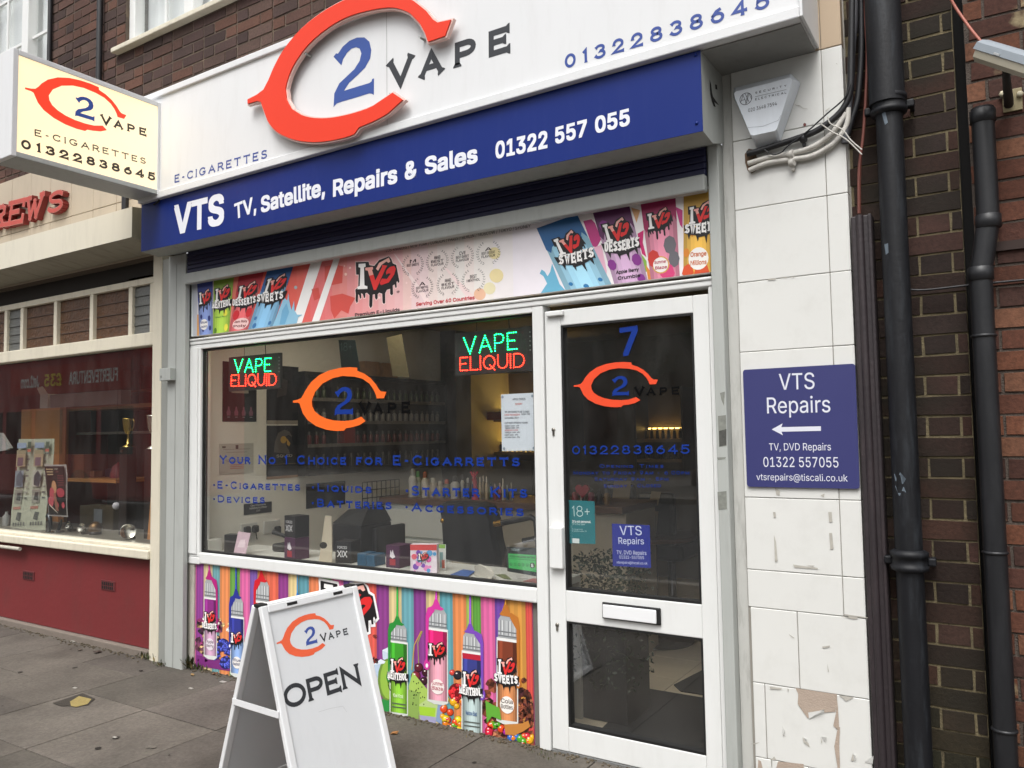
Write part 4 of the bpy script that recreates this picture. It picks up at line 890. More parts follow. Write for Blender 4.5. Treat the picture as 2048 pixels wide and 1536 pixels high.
# raspberry, blackcurrant, cherries, ice
berry(913, 1384, 16, 'd22a30', 6); ell(915, 1386, 5, 7, '7a1218', 9)
for x, y, r, c in ((916, 1350, 9, '26222a'), (905, 1345, 6, 'c9463c'), (848, 1362, 8, '3a1a26'), (832, 1352, 10, '7a2436'), (838, 1335, 9, '5a1c2c'), (852, 1345, 8, '3a1420')): ball(x, y, r, c, 4)
ar.line([(824, 1340), (829, 1290), (843, 1262)], .006, 'c79a4a', 5); ar.line([(838, 1330), (836, 1285), (845, 1262)], .005, '9aa04a', 5)
for q, c in (([(745, 1330), (762, 1318), (778, 1326), (776, 1352), (752, 1360)], 'b9cbe0'), ([(765, 1300), (778, 1294), (784, 1310), (776, 1322), (766, 1318)], 'c8d6e6'), ([(742, 1360), (770, 1350), (778, 1378), (752, 1392)], '9fb6d2')): ap(q, c, 4); ap([q[0], q[1], q[2]], 'dfe8f2', 5)
ap([(752, 1402), (785, 1392), (785, 1432), (752, 1420)], '2f9146', 4)
# kiwis
ell(775, 1359, 19, 42, '6f8f3a', 5); ell(778, 1359, 17, 39, '96bd4a', 6); ell(786, 1359, 11, 26, '6f9a2e', 7); ell(790, 1359, 6, 13, 'd5dcae', 9)
for i in range(26):
    t = rnd.uniform(1.4, 4.9); ell(786+9*math.cos(t), 1359+24*math.sin(t), .9, 1.6, '262a14', 10)
for q, c in (([(818, 1372), (826, 1344), (858, 1382), (852, 1400), (822, 1420)], 'a9c860'), ([(816, 1378), (840, 1385), (838, 1440), (815, 1432)], '8fae58'), ([(836, 1385), (880, 1392), (885, 1440), (840, 1447)], 'b9cf8a'), ([(838, 1412), (872, 1416), (870, 1434), (840, 1430)], 'a6d23c'), ([(878, 1395), (886, 1408), (884, 1450), (872, 1442)], '8aa0c4'), ([(840, 1430), (872, 1434), (872, 1446), (842, 1442)], 'a9a6c8'), ([(830, 1350), (850, 1378), (844, 1384), (828, 1368)], 'd8e2b4')): ap(q, c, 6)
for i in range(22): ell(rnd.uniform(822, 850), rnd.uniform(1362, 1412), 1, 1.5, '2a2c16', 8)
# splashes of colour behind the first two bottles
ap([(394, 1310), (470, 1325), (480, 1345), (394, 1332)], '7a2f78', 5)
def vape(xl, xr, ycap, ysh, ylab, ybot, lab, low, word, drip, dripside, L=10, slope=.14, wavy=None, tag=None, sx=0):
    """printed bottle: cap, neck, label, drip; xl/xr edges at label height, slope of the perspective"""
    s = slope*(xr-xl); w_ = xr-xl
    Qp = lambda u, v0: (xl+w_*u, v0+s*u)
    # glass outline
    ap([Qp(-.05, ysh), Qp(1.05, ysh), Qp(1.06, ybot+3), Qp(.8, ybot+8), Qp(.3, ybot+8), Qp(-.06, ybot+3)], 'd9dcd8', L)
    n = 9
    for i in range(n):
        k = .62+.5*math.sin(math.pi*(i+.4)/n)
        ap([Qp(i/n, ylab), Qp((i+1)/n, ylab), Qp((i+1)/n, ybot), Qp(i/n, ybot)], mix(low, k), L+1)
    lh = ybot-ylab
    wv = [(0, 0), (0, .28), (.1, .33), (.2, .26), (.32, .36), (.45, .27), (.58, .37), (.7, .27), (.85, .36), (1, .28), (1, 0)]
    for i in range(1):
        ap([Qp(u, ylab+v*lh) for u, v in wv], lab, L+2)
    ap([Qp(.78, ylab), Qp(1, ylab), Qp(1, ylab+.26*lh), Qp(.8, ylab+.28*lh)], mix(lab, .7), L+3); ap([Qp(.1, ylab), Qp(.26, ylab), Qp(.26, ylab+.24*lh), Qp(.1, ylab+.26*lh)], mix(lab, 1.25), L+3)
    if wavy: ap([Qp(0, ylab), Qp(1, ylab), Qp(1, ylab+.07*lh), Qp(0, ylab+.07*lh)], wavy, L+4)
    # cap with ribs
    nr = 11; hcap = ysh-ycap
    ap([Qp(.02, ysh), Qp(.98, ysh), Qp(.97, ycap+hcap*.3), Qp(.72, ycap), Qp(.28, ycap), Qp(.04, ycap+hcap*.3)], 'a5a8aa', L+2)
    for i in range(nr):
        k = ('c9cccd', '8d9092', 'dfe1e1', '9b9ea0', 'b7babb')[i % 5]; u0, u1 = .06+.88*i/nr, .06+.88*(i+.6)/nr; ap([Qp(u0, ysh-hcap*.12), Qp(u1, ysh-hcap*.12), Qp(u1, ycap+hcap*.32), Qp(u0, ycap+hcap*.32)], k, L+3)
    for fv in (.06, .22): ap([Qp(.02, ysh-hcap*fv), Qp(.98, ysh-hcap*fv), Qp(.98, ysh-hcap*(fv+.05)), Qp(.02, ysh-hcap*(fv+.05))], '707476', L+4)
    ap([Qp(.0, ysh-.5), Qp(1, ysh-.5), Qp(1, ylab), Qp(0, ylab)], 'e6e7e5', L+2)
    # drip
    u = .42; top = Qp(u, 1100)
    ytop = ycap-70
    ds = -1 if dripside == 'l' else 1; e0, e1 = (-.1, .62) if ds < 0 else (.38, 1.1)
    ap([(Qp(u, 0)[0]-w_*.05, ytop), (Qp(u, 0)[0]+w_*.05, ytop), Qp(u+.06, ycap-hcap*.35), Qp(u+.22, ycap-hcap*.02), Qp(.85, ycap+hcap*.08), Qp(.7, ycap+hcap*.16), Qp(.2, ycap+hcap*.14), Qp(.1, ycap+hcap*.1), Qp(u-.18, ycap-hcap*.05), Qp(u-.06, ycap-hcap*.35)], drip, L+5)
    xs = -.07 if ds < 0 else 1.07
    ap([Qp(.3 if ds < 0 else .7, ycap-hcap*.02), Qp(.35 if ds < 0 else .65, ycap+hcap*.2), Qp(xs-ds*.1, ycap+hcap*.6), Qp(xs-ds*.04, ylab+lh*.45), Qp(xs+ds*.07, ylab+lh*.45), Qp(xs+ds*.07, ycap+hcap*.5), Qp(xs-ds*.02, ycap+hcap*.12)], drip, L+6)
    q = Qp(xs, ylab+lh*.5); ell(q[0], q[1], w_*.17, w_*.3, drip, L+7); ell(q[0], q[1]+w_*.06, w_*.07, w_*.12, 'f4eef2', L+8)
    ap([Qp(u-.02, ytop+4), Qp(u+.015, ytop+4), Qp(u+.02, ycap-hcap*.3), Qp(u-.02, ycap-hcap*.3)], mix(drip, 1.7), L+7)
    Q = lambda a_, b_: f.px(*Qp(a_, ybot-b_*lh)); Qc = lambda a_, b_: (lambda uv: (max(px0_, min(px1_, uv[0])), max(pz0, min(pz1, uv[1]))))(Q(a_, b_))
    ivg(ar, sub(Qc, -.04, .44, 1.0, .82) if not sx else sub(Qc, -.04, sx, 1.0, sx+.36), L+8, word)
    if tag:
        txt, c, tc = tag
        if c: ar.poly([Qc(.5+.36*math.cos(t), .2+.11*math.sin(t)) for t in [k*math.pi/9 for k in range(18)]], c, L+8)
        for i, s_ in enumerate(txt):
            b0, b1_, t = Vector(Qc(.2, .2-.07*i+.02)), Vector(Qc(.8, .2-.07*i+.02)), Vector(Qc(.2, .2-.07*i+.075)); e = b1_-b0; W = e.length
            if W > 1e-5: e /= W; nn = Vector((-e.y, e.x)); ar.sans_uv(s_, b0, e, nn, W, abs((t-b0).dot(nn)), tc, .01, L+9)
    for i in range(2):
        if word == 'MENTHOL': ap([Qp(.1, ybot-.14*lh+i*.05*lh), Qp(.95, ybot-.14*lh+i*.05*lh), Qp(.95, ybot-.125*lh+i*.05*lh), Qp(.1, ybot-.125*lh+i*.05*lh)], '5a605a', L+8)
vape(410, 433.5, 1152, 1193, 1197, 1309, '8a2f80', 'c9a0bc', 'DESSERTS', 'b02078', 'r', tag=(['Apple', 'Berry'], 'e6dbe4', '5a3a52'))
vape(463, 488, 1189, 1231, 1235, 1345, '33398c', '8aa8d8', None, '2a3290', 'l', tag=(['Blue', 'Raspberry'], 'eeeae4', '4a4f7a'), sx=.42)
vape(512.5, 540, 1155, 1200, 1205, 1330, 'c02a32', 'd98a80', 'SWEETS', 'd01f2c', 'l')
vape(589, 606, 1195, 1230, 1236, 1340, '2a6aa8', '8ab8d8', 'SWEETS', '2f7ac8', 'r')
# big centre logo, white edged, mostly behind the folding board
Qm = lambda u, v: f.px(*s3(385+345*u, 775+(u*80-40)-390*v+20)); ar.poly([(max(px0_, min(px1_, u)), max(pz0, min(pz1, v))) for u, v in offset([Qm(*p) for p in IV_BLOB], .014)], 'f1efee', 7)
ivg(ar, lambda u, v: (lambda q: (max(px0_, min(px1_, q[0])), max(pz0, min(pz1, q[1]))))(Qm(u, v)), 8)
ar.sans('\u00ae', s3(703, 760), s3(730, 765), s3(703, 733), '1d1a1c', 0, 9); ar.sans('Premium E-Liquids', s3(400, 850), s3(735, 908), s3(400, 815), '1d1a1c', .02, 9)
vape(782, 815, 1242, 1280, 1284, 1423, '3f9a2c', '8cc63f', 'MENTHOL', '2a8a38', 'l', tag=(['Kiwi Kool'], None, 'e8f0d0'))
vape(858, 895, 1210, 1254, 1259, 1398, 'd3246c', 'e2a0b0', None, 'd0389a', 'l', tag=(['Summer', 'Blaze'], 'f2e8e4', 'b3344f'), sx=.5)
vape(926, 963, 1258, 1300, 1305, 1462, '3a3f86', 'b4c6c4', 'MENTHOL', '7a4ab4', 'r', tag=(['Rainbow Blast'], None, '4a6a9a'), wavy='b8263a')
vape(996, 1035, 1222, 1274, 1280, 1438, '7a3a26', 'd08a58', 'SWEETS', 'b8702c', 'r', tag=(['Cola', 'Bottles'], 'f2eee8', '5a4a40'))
ap([(972, 1400), (985, 1408), (1000, 1415), (1004, 1440), (985, 1432), (975, 1445)], '62a83a', 16)
ap([(1010, 1448), (1046, 1446), (1058, 1440), (1062, 1452), (1048, 1462), (1030, 1470), (1012, 1468)], 'c0803c', 18)
ar.build('print', root)
# ================================================================== RIGHT HAND BRICKWORK AND PIPES
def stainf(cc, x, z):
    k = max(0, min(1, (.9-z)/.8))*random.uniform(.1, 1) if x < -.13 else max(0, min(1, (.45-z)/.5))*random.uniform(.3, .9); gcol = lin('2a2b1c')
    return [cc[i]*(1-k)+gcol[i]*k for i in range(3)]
right = thing('brick_building', 'darker brick building to the right of the white tiled pilaster', 'building', (.2, .1, 0))
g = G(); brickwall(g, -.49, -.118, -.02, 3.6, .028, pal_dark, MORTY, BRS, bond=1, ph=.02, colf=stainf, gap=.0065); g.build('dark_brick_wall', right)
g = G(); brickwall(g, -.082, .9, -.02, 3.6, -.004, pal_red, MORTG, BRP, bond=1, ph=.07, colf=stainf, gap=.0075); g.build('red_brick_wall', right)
g = G(); g.box(-.13, -.07, .1, .3, -.02, 3.6, DARK); g.build('joint_gap', right)
g = G(); p = at(2015, 490, 0.0); g.box(-.03, .9, -.016, -.0045, p.z-.02, p.z+.012, mat('wet_ledge', '33241f', .8)); g.build('drip_course', right)
# cast iron stack
def pxpath(pts, Y): return [at(x, y, Y) for x, y in pts]
g = G(); root = thing('soil_pipe', 'thick black cast iron soil pipe with collars down the dark brickwork', 'drainpipe', (-.33, -.05, 0))
cpts = [(1779, 205), (1790, 600), (1800, 900), (1812, 1300), (1822, 1700)]
pp_ = pxpath(cpts, -.055); xs = sum(p.x for p in pp_)/len(pp_); x0 = at(1781, 300, -.055).x
g.tube([(x0, -.055, -.02), (x0, -.055, 2.70)], .046, BLACK, 24); g.build('pipe', root)
g = G(); g.tube([(x0-.004, -.06, 2.66), (x0-.004, -.06, 3.9)], .062, BLACK, 24); g.build('pipe', root)
def collar(z, par):
    g = G(); g.lathe([(.049, 0), (.062, .006), (.064, .02), (.058, .024), (.058, .05), (.064, .054), (.064, .07), (.049, .078)], (x0, -.055, z), BLACK, 24)
    g.box(x0+.055, x0+.085, -.05, -.02, z+.02, z+.05, BLACK, .006); g.box(x0-.085, x0-.055, -.05, -.02, z+.02, z+.05, BLACK, .006); g.box(x0+.066, x0+.08, -.03, .028, z+.025, z+.045, BLACK, .003); g.build('collar', par)
collar(at(1780, 215, -.055).z-.03, root); collar(at(1810, 1125, -.055).z-.03, root)
for q in ([(1787, 948), (1801, 945), (1812, 958), (1806, 968), (1790, 962)], [(1789, 972), (1808, 974), (1812, 984), (1798, 992)], [(1768, 488), (1776, 486), (1777, 505), (1771, 509)], [(1763, 225), (1770, 222), (1776, 245), (1770, 250)]):
    g = G(); P_ = [at(x, y, -.1) for x, y in q]; P_ = [Vector((v.x, -.055-math.sqrt(max(1e-6, .0466**2-(v.x-x0)**2)), v.z)) for v in P_]; g.face(P_, mat('paint_chip', '5f6a74', .7, .3, 60)); g.face(P_[::-1], MATS['paint_chip']); g.build('paint_chip', root)
# PVC pipe
root = thing('waste_pipe', 'black plastic waste pipe with open top and offset bend on red bricks', 'drainpipe', (-.03, -.06, 0))
px1_p = at(1964, 225, -.05); a1, a2, a3, a4 = at(1964, 217, -.05), at(1980, 440, -.05), at(1964, 545, -.05), at(1992, 1536, -.05)
g = G(); xu = at(1970, 320, -.05).x; xlw = at(1966, 640, -.05).x
path = [(xu, -.05, a1.z), (xu, -.05, a2.z+.02), (xu-.002, -.05, a2.z-.012), ((xu+xlw)/2, -.05, (a2.z+a3.z)/2-.005), (xlw+.002, -.05, a3.z+.012), (xlw, -.05, a3.z-.02), (xlw, -.05, -.02)]
g.tube(path, .036, PVC, 22); g.build('pipe', root)
for z in (a1.z-.055, a2.z-.03, a3.z-.03, at(1975, 675, -.05).z, at(1985, 1108, -.05).z, at(1990, 1460, -.05).z):
    g = G(); xx = xu if z > (a2.z+a3.z)/2 else xlw; hh = .05 if z > a3.z-.05 else .012; g.lathe([(.036, 0), (.0405, .003), (.0405, hh-.003), (.036, hh)], (xx, -.05, z), PVC, 22); g.build('collar', root)
# batten
root = thing('cable_trunking', 'plum painted cable trunking beside the white tiles', 'trunking', (-.45, -.02, 0))
xa, xb = tx1+.006, at(1752, 600, -.02).x
g = G(); zt_ = at(1725, 430, -.03).z
g.box(xa, xb, -.03, .026, -.02, zt_, PLUM, .006); g.tube([((xa+xb)/2-.006, -.03, -.02), ((xa+xb)/2-.006, -.03, zt_)], .014, PLUM, 12); g.box(xb-.014, xb-.002, -.04, -.0301, -.02, zt_, PLUM, .003); g.build('trunking', root)
# cables
def cable(name, pts, Y, r, m, label, cat='cable', group=None, conv=None, seg=10):
    P_ = [at(*(conv(*p) if conv else p), Y if not isinstance(Y, (list, tuple)) else Y[i]) for i, p in enumerate(pts)]
    Q = []
    for i in range(len(P_)-1):   # smooth through the points
        p0, p1, p2, p3 = P_[max(i-1, 0)], P_[i], P_[i+1], P_[min(i+2, len(P_)-1)]
        for k in range(5):
            t = k/5; Q.append(.5*((2*p1)+(p2-p0)*t+(2*p0-5*p1+4*p2-p3)*t*t+(-p0+3*p1-3*p2+p3)*t**3))
    Q.append(P_[-1]); g = G(); g.tube(Q, r, m, seg); return g.build(name, None, label, cat, group)
CBL = mat('black_cable', '1b1b1e', .5, .2, 20, dirt=.3, dirtcol='4a4a4e'); CBW = mat('white_conduit', 'c2bfb8', .6, .15, 18, dirt=.5, dirtcol='6d675c'); CBG = mat('grey_conduit', '46464a', .5, .2, 12); CBR = mat('red_cable', '6a3a30', .6, .15, 20)
cable('conduit', [(585, 1268), (700, 1240), (850, 1190), (1100, 1110), (1300, 1030), (1480, 900), (1590, 770), (1640, 600), (1650, 300), (1660, -320)], -.04, .0125, CBL, 'thick black conduit bending up from the pilaster tiles', conv=c1)
cable('conduit', [(595, 1368), (800, 1308), (1030, 1268), (1250, 1200), (1420, 1090), (1530, 960), (1600, 850)], -.035, .0105, CBW, 'upper dirty white conduit curving across the pilaster tiles', conv=c1)
cable('conduit', [(605, 1438), (800, 1362), (1050, 1325), (1250, 1290), (1450, 1180), (1560, 1060), (1612, 940), (1620, 800)], -.035, .0105, CBW, 'lower dirty white conduit curving across the pilaster tiles', conv=c1)
cable('cable', [(760, 1225), (850, 1275), (940, 1250), (1000, 1190), (1200, 1040), (1400, 860), (1580, 700), (1640, 560)], -.055, .003, CBL, 'thin black cable looping under the thick black conduit', conv=c1)
cable('cable', [(1410, 890), (1440, 960), (1560, 1020), (1650, 1130), (1760, 1225)], -.06, .0025, CBW, 'loose thin white wire hanging over the conduits', group=None, conv=c1)
cable('cable', [(1340, 960), (1450, 1040), (1600, 1120), (1760, 1275)], -.062, .0025, CBW, 'lower loose thin white wire crossing toward the soil pipe', conv=c1)
c7 = lambda x, y: (1700+x/3.84, y/3.84)
cable('conduit', [(40, -200), (35, 150), (15, 400), (5, 640), (-20, 900), (-40, 1100)], -.03, .013, CBG, 'grey conduit running up beside the tiles at the top', conv=c7)
cable('conduit', [(85, -200), (90, 250), (85, 480), (60, 760), (20, 900), (-20, 1040)], -.02, .011, CBL, 'black conduit running up between grey conduit and red cable', conv=c7)
cable('cable', [(115, -200), (120, 160), (132, 420), (118, 800), (100, 1050), (70, 1300), (68, 1640)], -.035, .0055, CBR, 'reddish brown cable running up beside the soil pipe', conv=c7)
cable('cable', [(105, -200), (140, 300), (108, 900), (78, 1300), (76, 1640)], -.03, .004, CBR, 'thin brown cable lying along the reddish brown one', conv=c7)
cable('cable', [(750, -60), (800, 40), (860, 130), (940, 240), (1020, 335)], [-.03, -.03, -.04, -.07, -.1], .005, mat('pink_cable', 'a05f50', .55, .1), 'salmon pink cable dropping to the security camera', conv=c7)
cable('cable', [(1270, 545), (1310, 580), (1400, 640)], [-.1, -.06, -.02], .005, MATS['pink_cable'], 'short salmon pink cable under the security camera', conv=c7)
cable('cable', [(1806, 578), (1850, 580), (1950, 569), (2070, 558)], -.02, .004, CBL, 'thin black cable strung across the bricks behind both pipes')
for i, (x, y) in enumerate(((1160, 1110), (1035, 1275), (1045, 1360))):
    p = at(*c1(x, y), -.04); g = G(); M_ = [CBL, CBW, CBW][i]; g.lathe([(.0135, -.011), (.017, -.009), (.017, .009), (.0135, .011)], p, M_, 14, Matrix.Rotation(math.pi/2, 4, 'Y') @ Matrix.Rotation(.3, 4, 'X')); g.box(p.x-.006, p.x+.006, p.y, -.016, p.z-.03, p.z-.012, M_, .003)
    g.build('pipe_clip', None, ['black saddle clip holding the thick black conduit', 'white saddle clip on the upper white conduit', 'white saddle clip on the lower white conduit'][i], 'clip')
p = at(*c1(600, 1360), -.019); g = G(); pts = [at(*c1(x, y), -.0195) for x, y in [(560, 1270), (600, 1215), (660, 1225), (690, 1320), (680, 1440), (630, 1470), (590, 1440), (565, 1360)]]; g.face(pts, mat('torn_hole', '6f5b4a', .95, .3, 40)); g.build('drilled_hole', pil)
# alarm
AL = mat('alarm_plastic', 'dfe5ec', .35, .04, 4, dirt=.15, dirtcol='8b8c8c')
root = thing('alarm_box', 'pale grey bell box of a security alarm on the pilaster', 'alarm box', tuple(at(1520, 290, -.05)))
bp = [at(*c1(*p), -.02) for p in [(445, 610), (460, 590), (1030, 447), (1128, 540), (1125, 570), (925, 1140), (900, 1165), (700, 1205), (680, 1200), (445, 690)]]
fp = [at(*c1(*p), -.088) for p in [(452, 650), (470, 632), (1022, 490), (1050, 505), (1045, 530), (890, 1010), (872, 1030), (650, 1080), (620, 1072), (462, 700)]]
g = G(); g.face(fp[::-1], AL)
for i in range(10): j = (i+1) % 10; g.face([fp[i], fp[j], bp[j], bp[i]], AL)
g.build('casing', root)
ar = Art(face_y(-.0885)); DN = mat('alarm_print', '16182c', .4)
ar.cop('SECURITY', c1(668, 655), c1(990, 580), c1(668, 634), DN, .18, .9, 0, 1); ar.cop('ELECTRICAL', c1(668, 722), c1(990, 650), c1(668, 700), DN, .16, .62, 0, 1)
ar.line([c1(668, 684), c1(988, 610)], .0012, DN, 1); ar.sans('020 3648 7594', c1(597, 842), c1(890, 770), c1(597, 806), DN, .0, 1)
ctr = ar.fr.px(*c1(572, 705)); rr_ = .024
ar.strip([(ctr[0]+rr_*math.cos(t), ctr[1]+rr_*math.sin(t)) for t in [2*math.pi*k/28 for k in range(28)]], .0022, DN, 1, True)
for q in ([(-.9, -.5), (-.45, .75), (.1, -.85)], [(-.75, -.1), (-.1, -.1)], [(-.1, .95), (.55, -.75)], [(.1, -.85), (.55, .8), (.95, -.3)], [(-.1, -.9), (.4, .85)]): ar.strip([(ctr[0]+rr_*u, ctr[1]+rr_*v) for u, v in q], .0018, DN, 2)
ar.line([c1(590, 1000), c1(750, 985), c1(905, 925), c1(930, 875)], .0012, mat('seam', '8d939a'), 1); ar.build('print', root)
# blue wall sign
root = thing('wall_sign', 'square blue VTS Repairs sign with white arrow on the pilaster', 'sign', tuple(at(1605, 975, -.025)))
f = face_y(-.028); cs = lambda x, y: (1480+x/5.689, 720+y/5.689)
cn = [f.px(*cs(*p)) for p in [(32, 112), (1310, 40), (1362, 1467), (80, 1442)]]; wl = mat('wall_sign_blue', '35376a', .45, .05, 5)
def rounded(c, r):
    out = []
    for i in range(4):
        p, a_, b_ = Vector(c[i]), Vector(c[i-1]), Vector(c[(i+1) % 4]); u, v = (a_-p).normalized()*r, (b_-p).normalized()*r
        for t in (0, .33, .67, 1): out.append(tuple(p+u*(1-t)**2+v*t*t))
    return out
lp = rounded(cn, .012); g = G(); g.prism([(u, -.028, v) for u, v in lp][::-1], (0, .008, 0), wl); g.build('panel', root)
ar = Art(f); VW = mat('sign_white', 'd6d8e2', .4, .03)
ar.sans('VTS', cs(445, 340), cs(850, 328), cs(445, 158), VW, .002); ar.sans('Repairs', cs(310, 608), cs(1030, 594), cs(310, 428), VW, .002)
ar.sans('TV, DVD Repairs', cs(332, 1028), cs(1036, 1028), cs(332, 948), VW, 0); ar.sans('01322 557055', cs(268, 1215), cs(1122, 1222), cs(268, 1104), VW, .002); ar.sans('vtsrepairs@tiscali.co.uk', cs(188, 1366), cs(1226, 1382), cs(188, 1292), VW, 0)
ar.pp([cs(*p) for p in [(362, 790), (485, 722), (470, 764), (921, 754), (921, 806), (472, 816), (488, 856)]], VW, 1); ar.build('lettering', root)
# security camera
root = thing('security_camera', 'grey and cream security camera on a bracket over the red bricks', 'camera', tuple(at(2020, 190, -.15)))
A_, B_ = at(1967, 103, -.16), at(2085, 140, -.34); d = (B_-A_); Ln = d.length; ex = d.normalized(); ey = Vector((0, 0, 1)).cross(ex).normalized(); ez = ex.cross(ey)
T_ = Matrix((ex, ey, ez)).transposed().to_4x4(); T_.translation = A_
g = G(); g.T = T_; hs_ = mat('camera_hood', '8d959c', .4, .05, dirt=.1)
prof = [(-.036, .006), (-.03, .028), (-.012, .036), (.012, .036), (.03, .028), (.036, .006)]
g.prism([(-.01, y, z) for y, z in prof], (Ln, 0, 0), hs_); g.build('hood', root)
g = G(); g.T = T_; prof = [(-.033, .004), (.033, .004), (.033, -.018), (.02, -.034), (-.02, -.034), (-.033, -.018)]; g.prism([(0, y, z) for y, z in prof], (Ln-.01, 0, 0), mat('camera_cream', 'b0aa98', .5, .06, dirt=.2)); g.box(.1, .13, -.037, -.0345, .008, .014, mat('plate', 'c5c8c8')); g.build('body', root)
g = G(); q0, q1 = at(2012, 138, -.2), at(2017, 200, -.03); g.tube([q0, (q0.x, q0.y, q0.z-.05), q1, (q1.x, -.006, q1.z-.01)], [.012, .013, .016, .016], mat('rusty_arm', '2a2521', .7, .2), 10)
q2_, q3 = at(2004, 182, -.012), at(2046, 218, -.012); g.box(q2_.x, q3.x, -.012, -.005, q3.z, q2_.z, mat('bracket_plate', '857a5a', .6, .2), .002)
for x in (2005, 2040):
    p = at(x, 189, -.012); g.lathe([(.011, 0), (.011, .01), (.004, .012)], p, mat('nylon_cap', 'b8b096', .5), 6, Matrix.Rotation(math.pi/2, 4, 'X'))
g.build('bracket', root)

# ================================================================== FOLDING BOARD ON THE PAVEMENT
TH, TL, BW, BH = 1.508, .308, .50, .80
tc_ = Vector((-2.497, -.904, BH)); e_ = Vector((math.cos(TH), math.sin(TH), 0)); n_ = Vector((math.sin(TH), -math.cos(TH), 0))
dn1 = Vector((n_.x*math.sin(TL), n_.y*math.sin(TL), -math.cos(TL))); dn2 = Vector((-n_.x*math.sin(TL), -n_.y*math.sin(TL), -math.cos(TL)))
BL_ = BH/math.cos(TL)
root = thing('pavement_sign', 'white folding pavement board reading OPEN under the ring logo', 'a-board', (tc_.x, tc_.y, 0))
ALU = mat('board_frame', 'e2e3e4', .35, .03, 5, dirt=.12, dirtcol='8d8d8a', metal=.1); PAN = mat('board_panel', 'd3d5d7', .4, .02, 4, dirt=.1, dirtcol='9b9a98'); BKP = mat('board_back', 'c9cbcd', .5, .04)
def leaf(dn, out, name):
    o = tc_+out*.012-e_*BW/2; T_ = Matrix((e_, out*0+e_.cross(-dn)*(1 if e_.cross(-dn).dot(out) > 0 else -1), -dn)).transposed().to_4x4(); T_.translation = o
    g = G(); g.T = T_; fw = .03; th = .018; L_ = BL_-.004
    g.box(0, fw, -.004, th, -L_, 0, ALU, .004); g.box(BW-fw, BW, -.004, th, -L_, 0, ALU, .004); g.box(fw, BW-fw, -.004, th, -fw, 0, ALU, .004); g.box(fw, BW-fw, -.004, th, -L_, -L_+fw, ALU, .004)
    fr_ = g.build(name, root)
    g = G(); g.T = T_; g.box(fw-.003, BW-fw+.003, .002, .0085, -L_+fw-.003, -fw+.003, PAN); g.build('panel', fr_)
    g = G(); g.T = T_; g.box(fw-.003, BW-fw+.003, -.001, .0015, -L_+fw-.003, -fw+.003, BKP); g.build('backing', fr_)
    for x in (.12, .36): g = G(); g.T = T_; g.box(x, x+.05, th-.001, th+.0008, -.02, -.008, RUB); g.build('frame_slot', fr_)
    return fr_, T_
fl_, TA = leaf(dn1, n_, 'front_leaf'); bl_, TB = leaf(dn2, -n_, 'back_leaf')
nn_ = (TA.to_3x3() @ Vector((0, 1, 0))).normalized(); fa = Fr(TA.translation+nn_*.0087, e_, -dn1)
if fa.n.dot(nn_) < 0: fa.n = -fa.n
ar = Art(fa); ck = lambda x, y: (512+x/3, 1024+y/3)
logo(ar, affine(fa, [ck(*p) for p in [(122, 798), (468, 680), (440, 708), (418, 795), (345, 858), (205, 755)]]), mat('board_red', 'e5613c', .4), mat('board_blue', '3c529c', .4), mat('board_grey', '2c2e32', .4), wt=.2)
ar.cop('OPEN', ck(178, 1190), ck(632, 1032), ck(200, 1035), MATS['board_grey'], .19, .16)
ar.line([ck(375, 1200), ck(440, 1180), ck(520, 1165), ck(545, 1200)], .0008, mat('scuff', 'a5a6a6'), 1); ar.build('lettering', fl_)
for s in (-1, 1):
    g = G(); pA_ = tc_+n_*.012*1+dn1*.40+e_*(s*(BW/2+.003)); pB_ = tc_-n_*.012+dn2*.40+e_*(s*(BW/2+.003))
    dd = (pB_-pA_).normalized(); up_ = Vector((0, 0, 1)); g.hexa([pA_-dd*.01-up_*.012, pB_+dd*.01-up_*.012, pB_+dd*.01+up_*.012, pA_-dd*.01+up_*.012]+[q+e_*s*.003 for q in (pA_-dd*.01-up_*.012, pB_+dd*.01-up_*.012, pB_+dd*.01+up_*.012, pA_-dd*.01+up_*.012)], ALU); g.build('side_stay', root)
for s in (-1, 1):
    g = G(); q = tc_+e_*(s*(BW/2-.02)); g.box(q.x-.02, q.x+.02, q.y-.018, q.y+.018, q.z-.004, q.z+.01, RUB, .003); g.build('hinge', root)

# ================================================================== NEIGHBOUR SHOP
nb = thing('neighbour_building', 'neighbouring cream and red shop building on the left', 'building', (-7.5, 0, 0))
NX0, NX1 = -9.6, -4.79
g = G(); brickwall(g, NX0, -5.63, 3.62, 6.2, .012, pal_top, MORT, BR, bond=0, back=.2, holes=[(-8.2, -6.42, 3.9, 6.2)]); g.build('brick_wall', nb)
q6 = lambda x, y: (x/4.267, 380+y/4.267)
# left upstairs window, close to the light box
upstairs_window(nb, -8.2, -6.42, 3.9, 6.15, [-7.55, -6.83], [-7.2])
g = G(); xr_ = -5.55; g.tube([(-5.62, -.03, 3.6), (-5.62, -.03, 6.2)], .022, CBL, 10); g.build('soil_vent', None, 'thin black pipe running up the brick wall above the box sign', 'pipe')
g = G(); g.tube([(-6.36, -.012, 3.6), (-6.36, -.012, 6.2)], .018, CBL, 8); g.build('cable', None, 'black cable run beside the upper left window', 'cable')
RW = mat('red_paint', '70282a', .55, .1, 2.5, dirt=.5, dirtcol='5a3430', bump=.2, dscale=(3, 3, 1.5))
g = G(); g.box(NX0, -4.9, -.0, .1, .05, .66, RW); sr = g.build('stall_riser', nb)
g = G(); g.box(NX0, -4.89, -.035, .06, -.02, .045, mat('plinth', '746a61', .9, .15, 20, bump=.4), .008); g.build('plinth', nb)
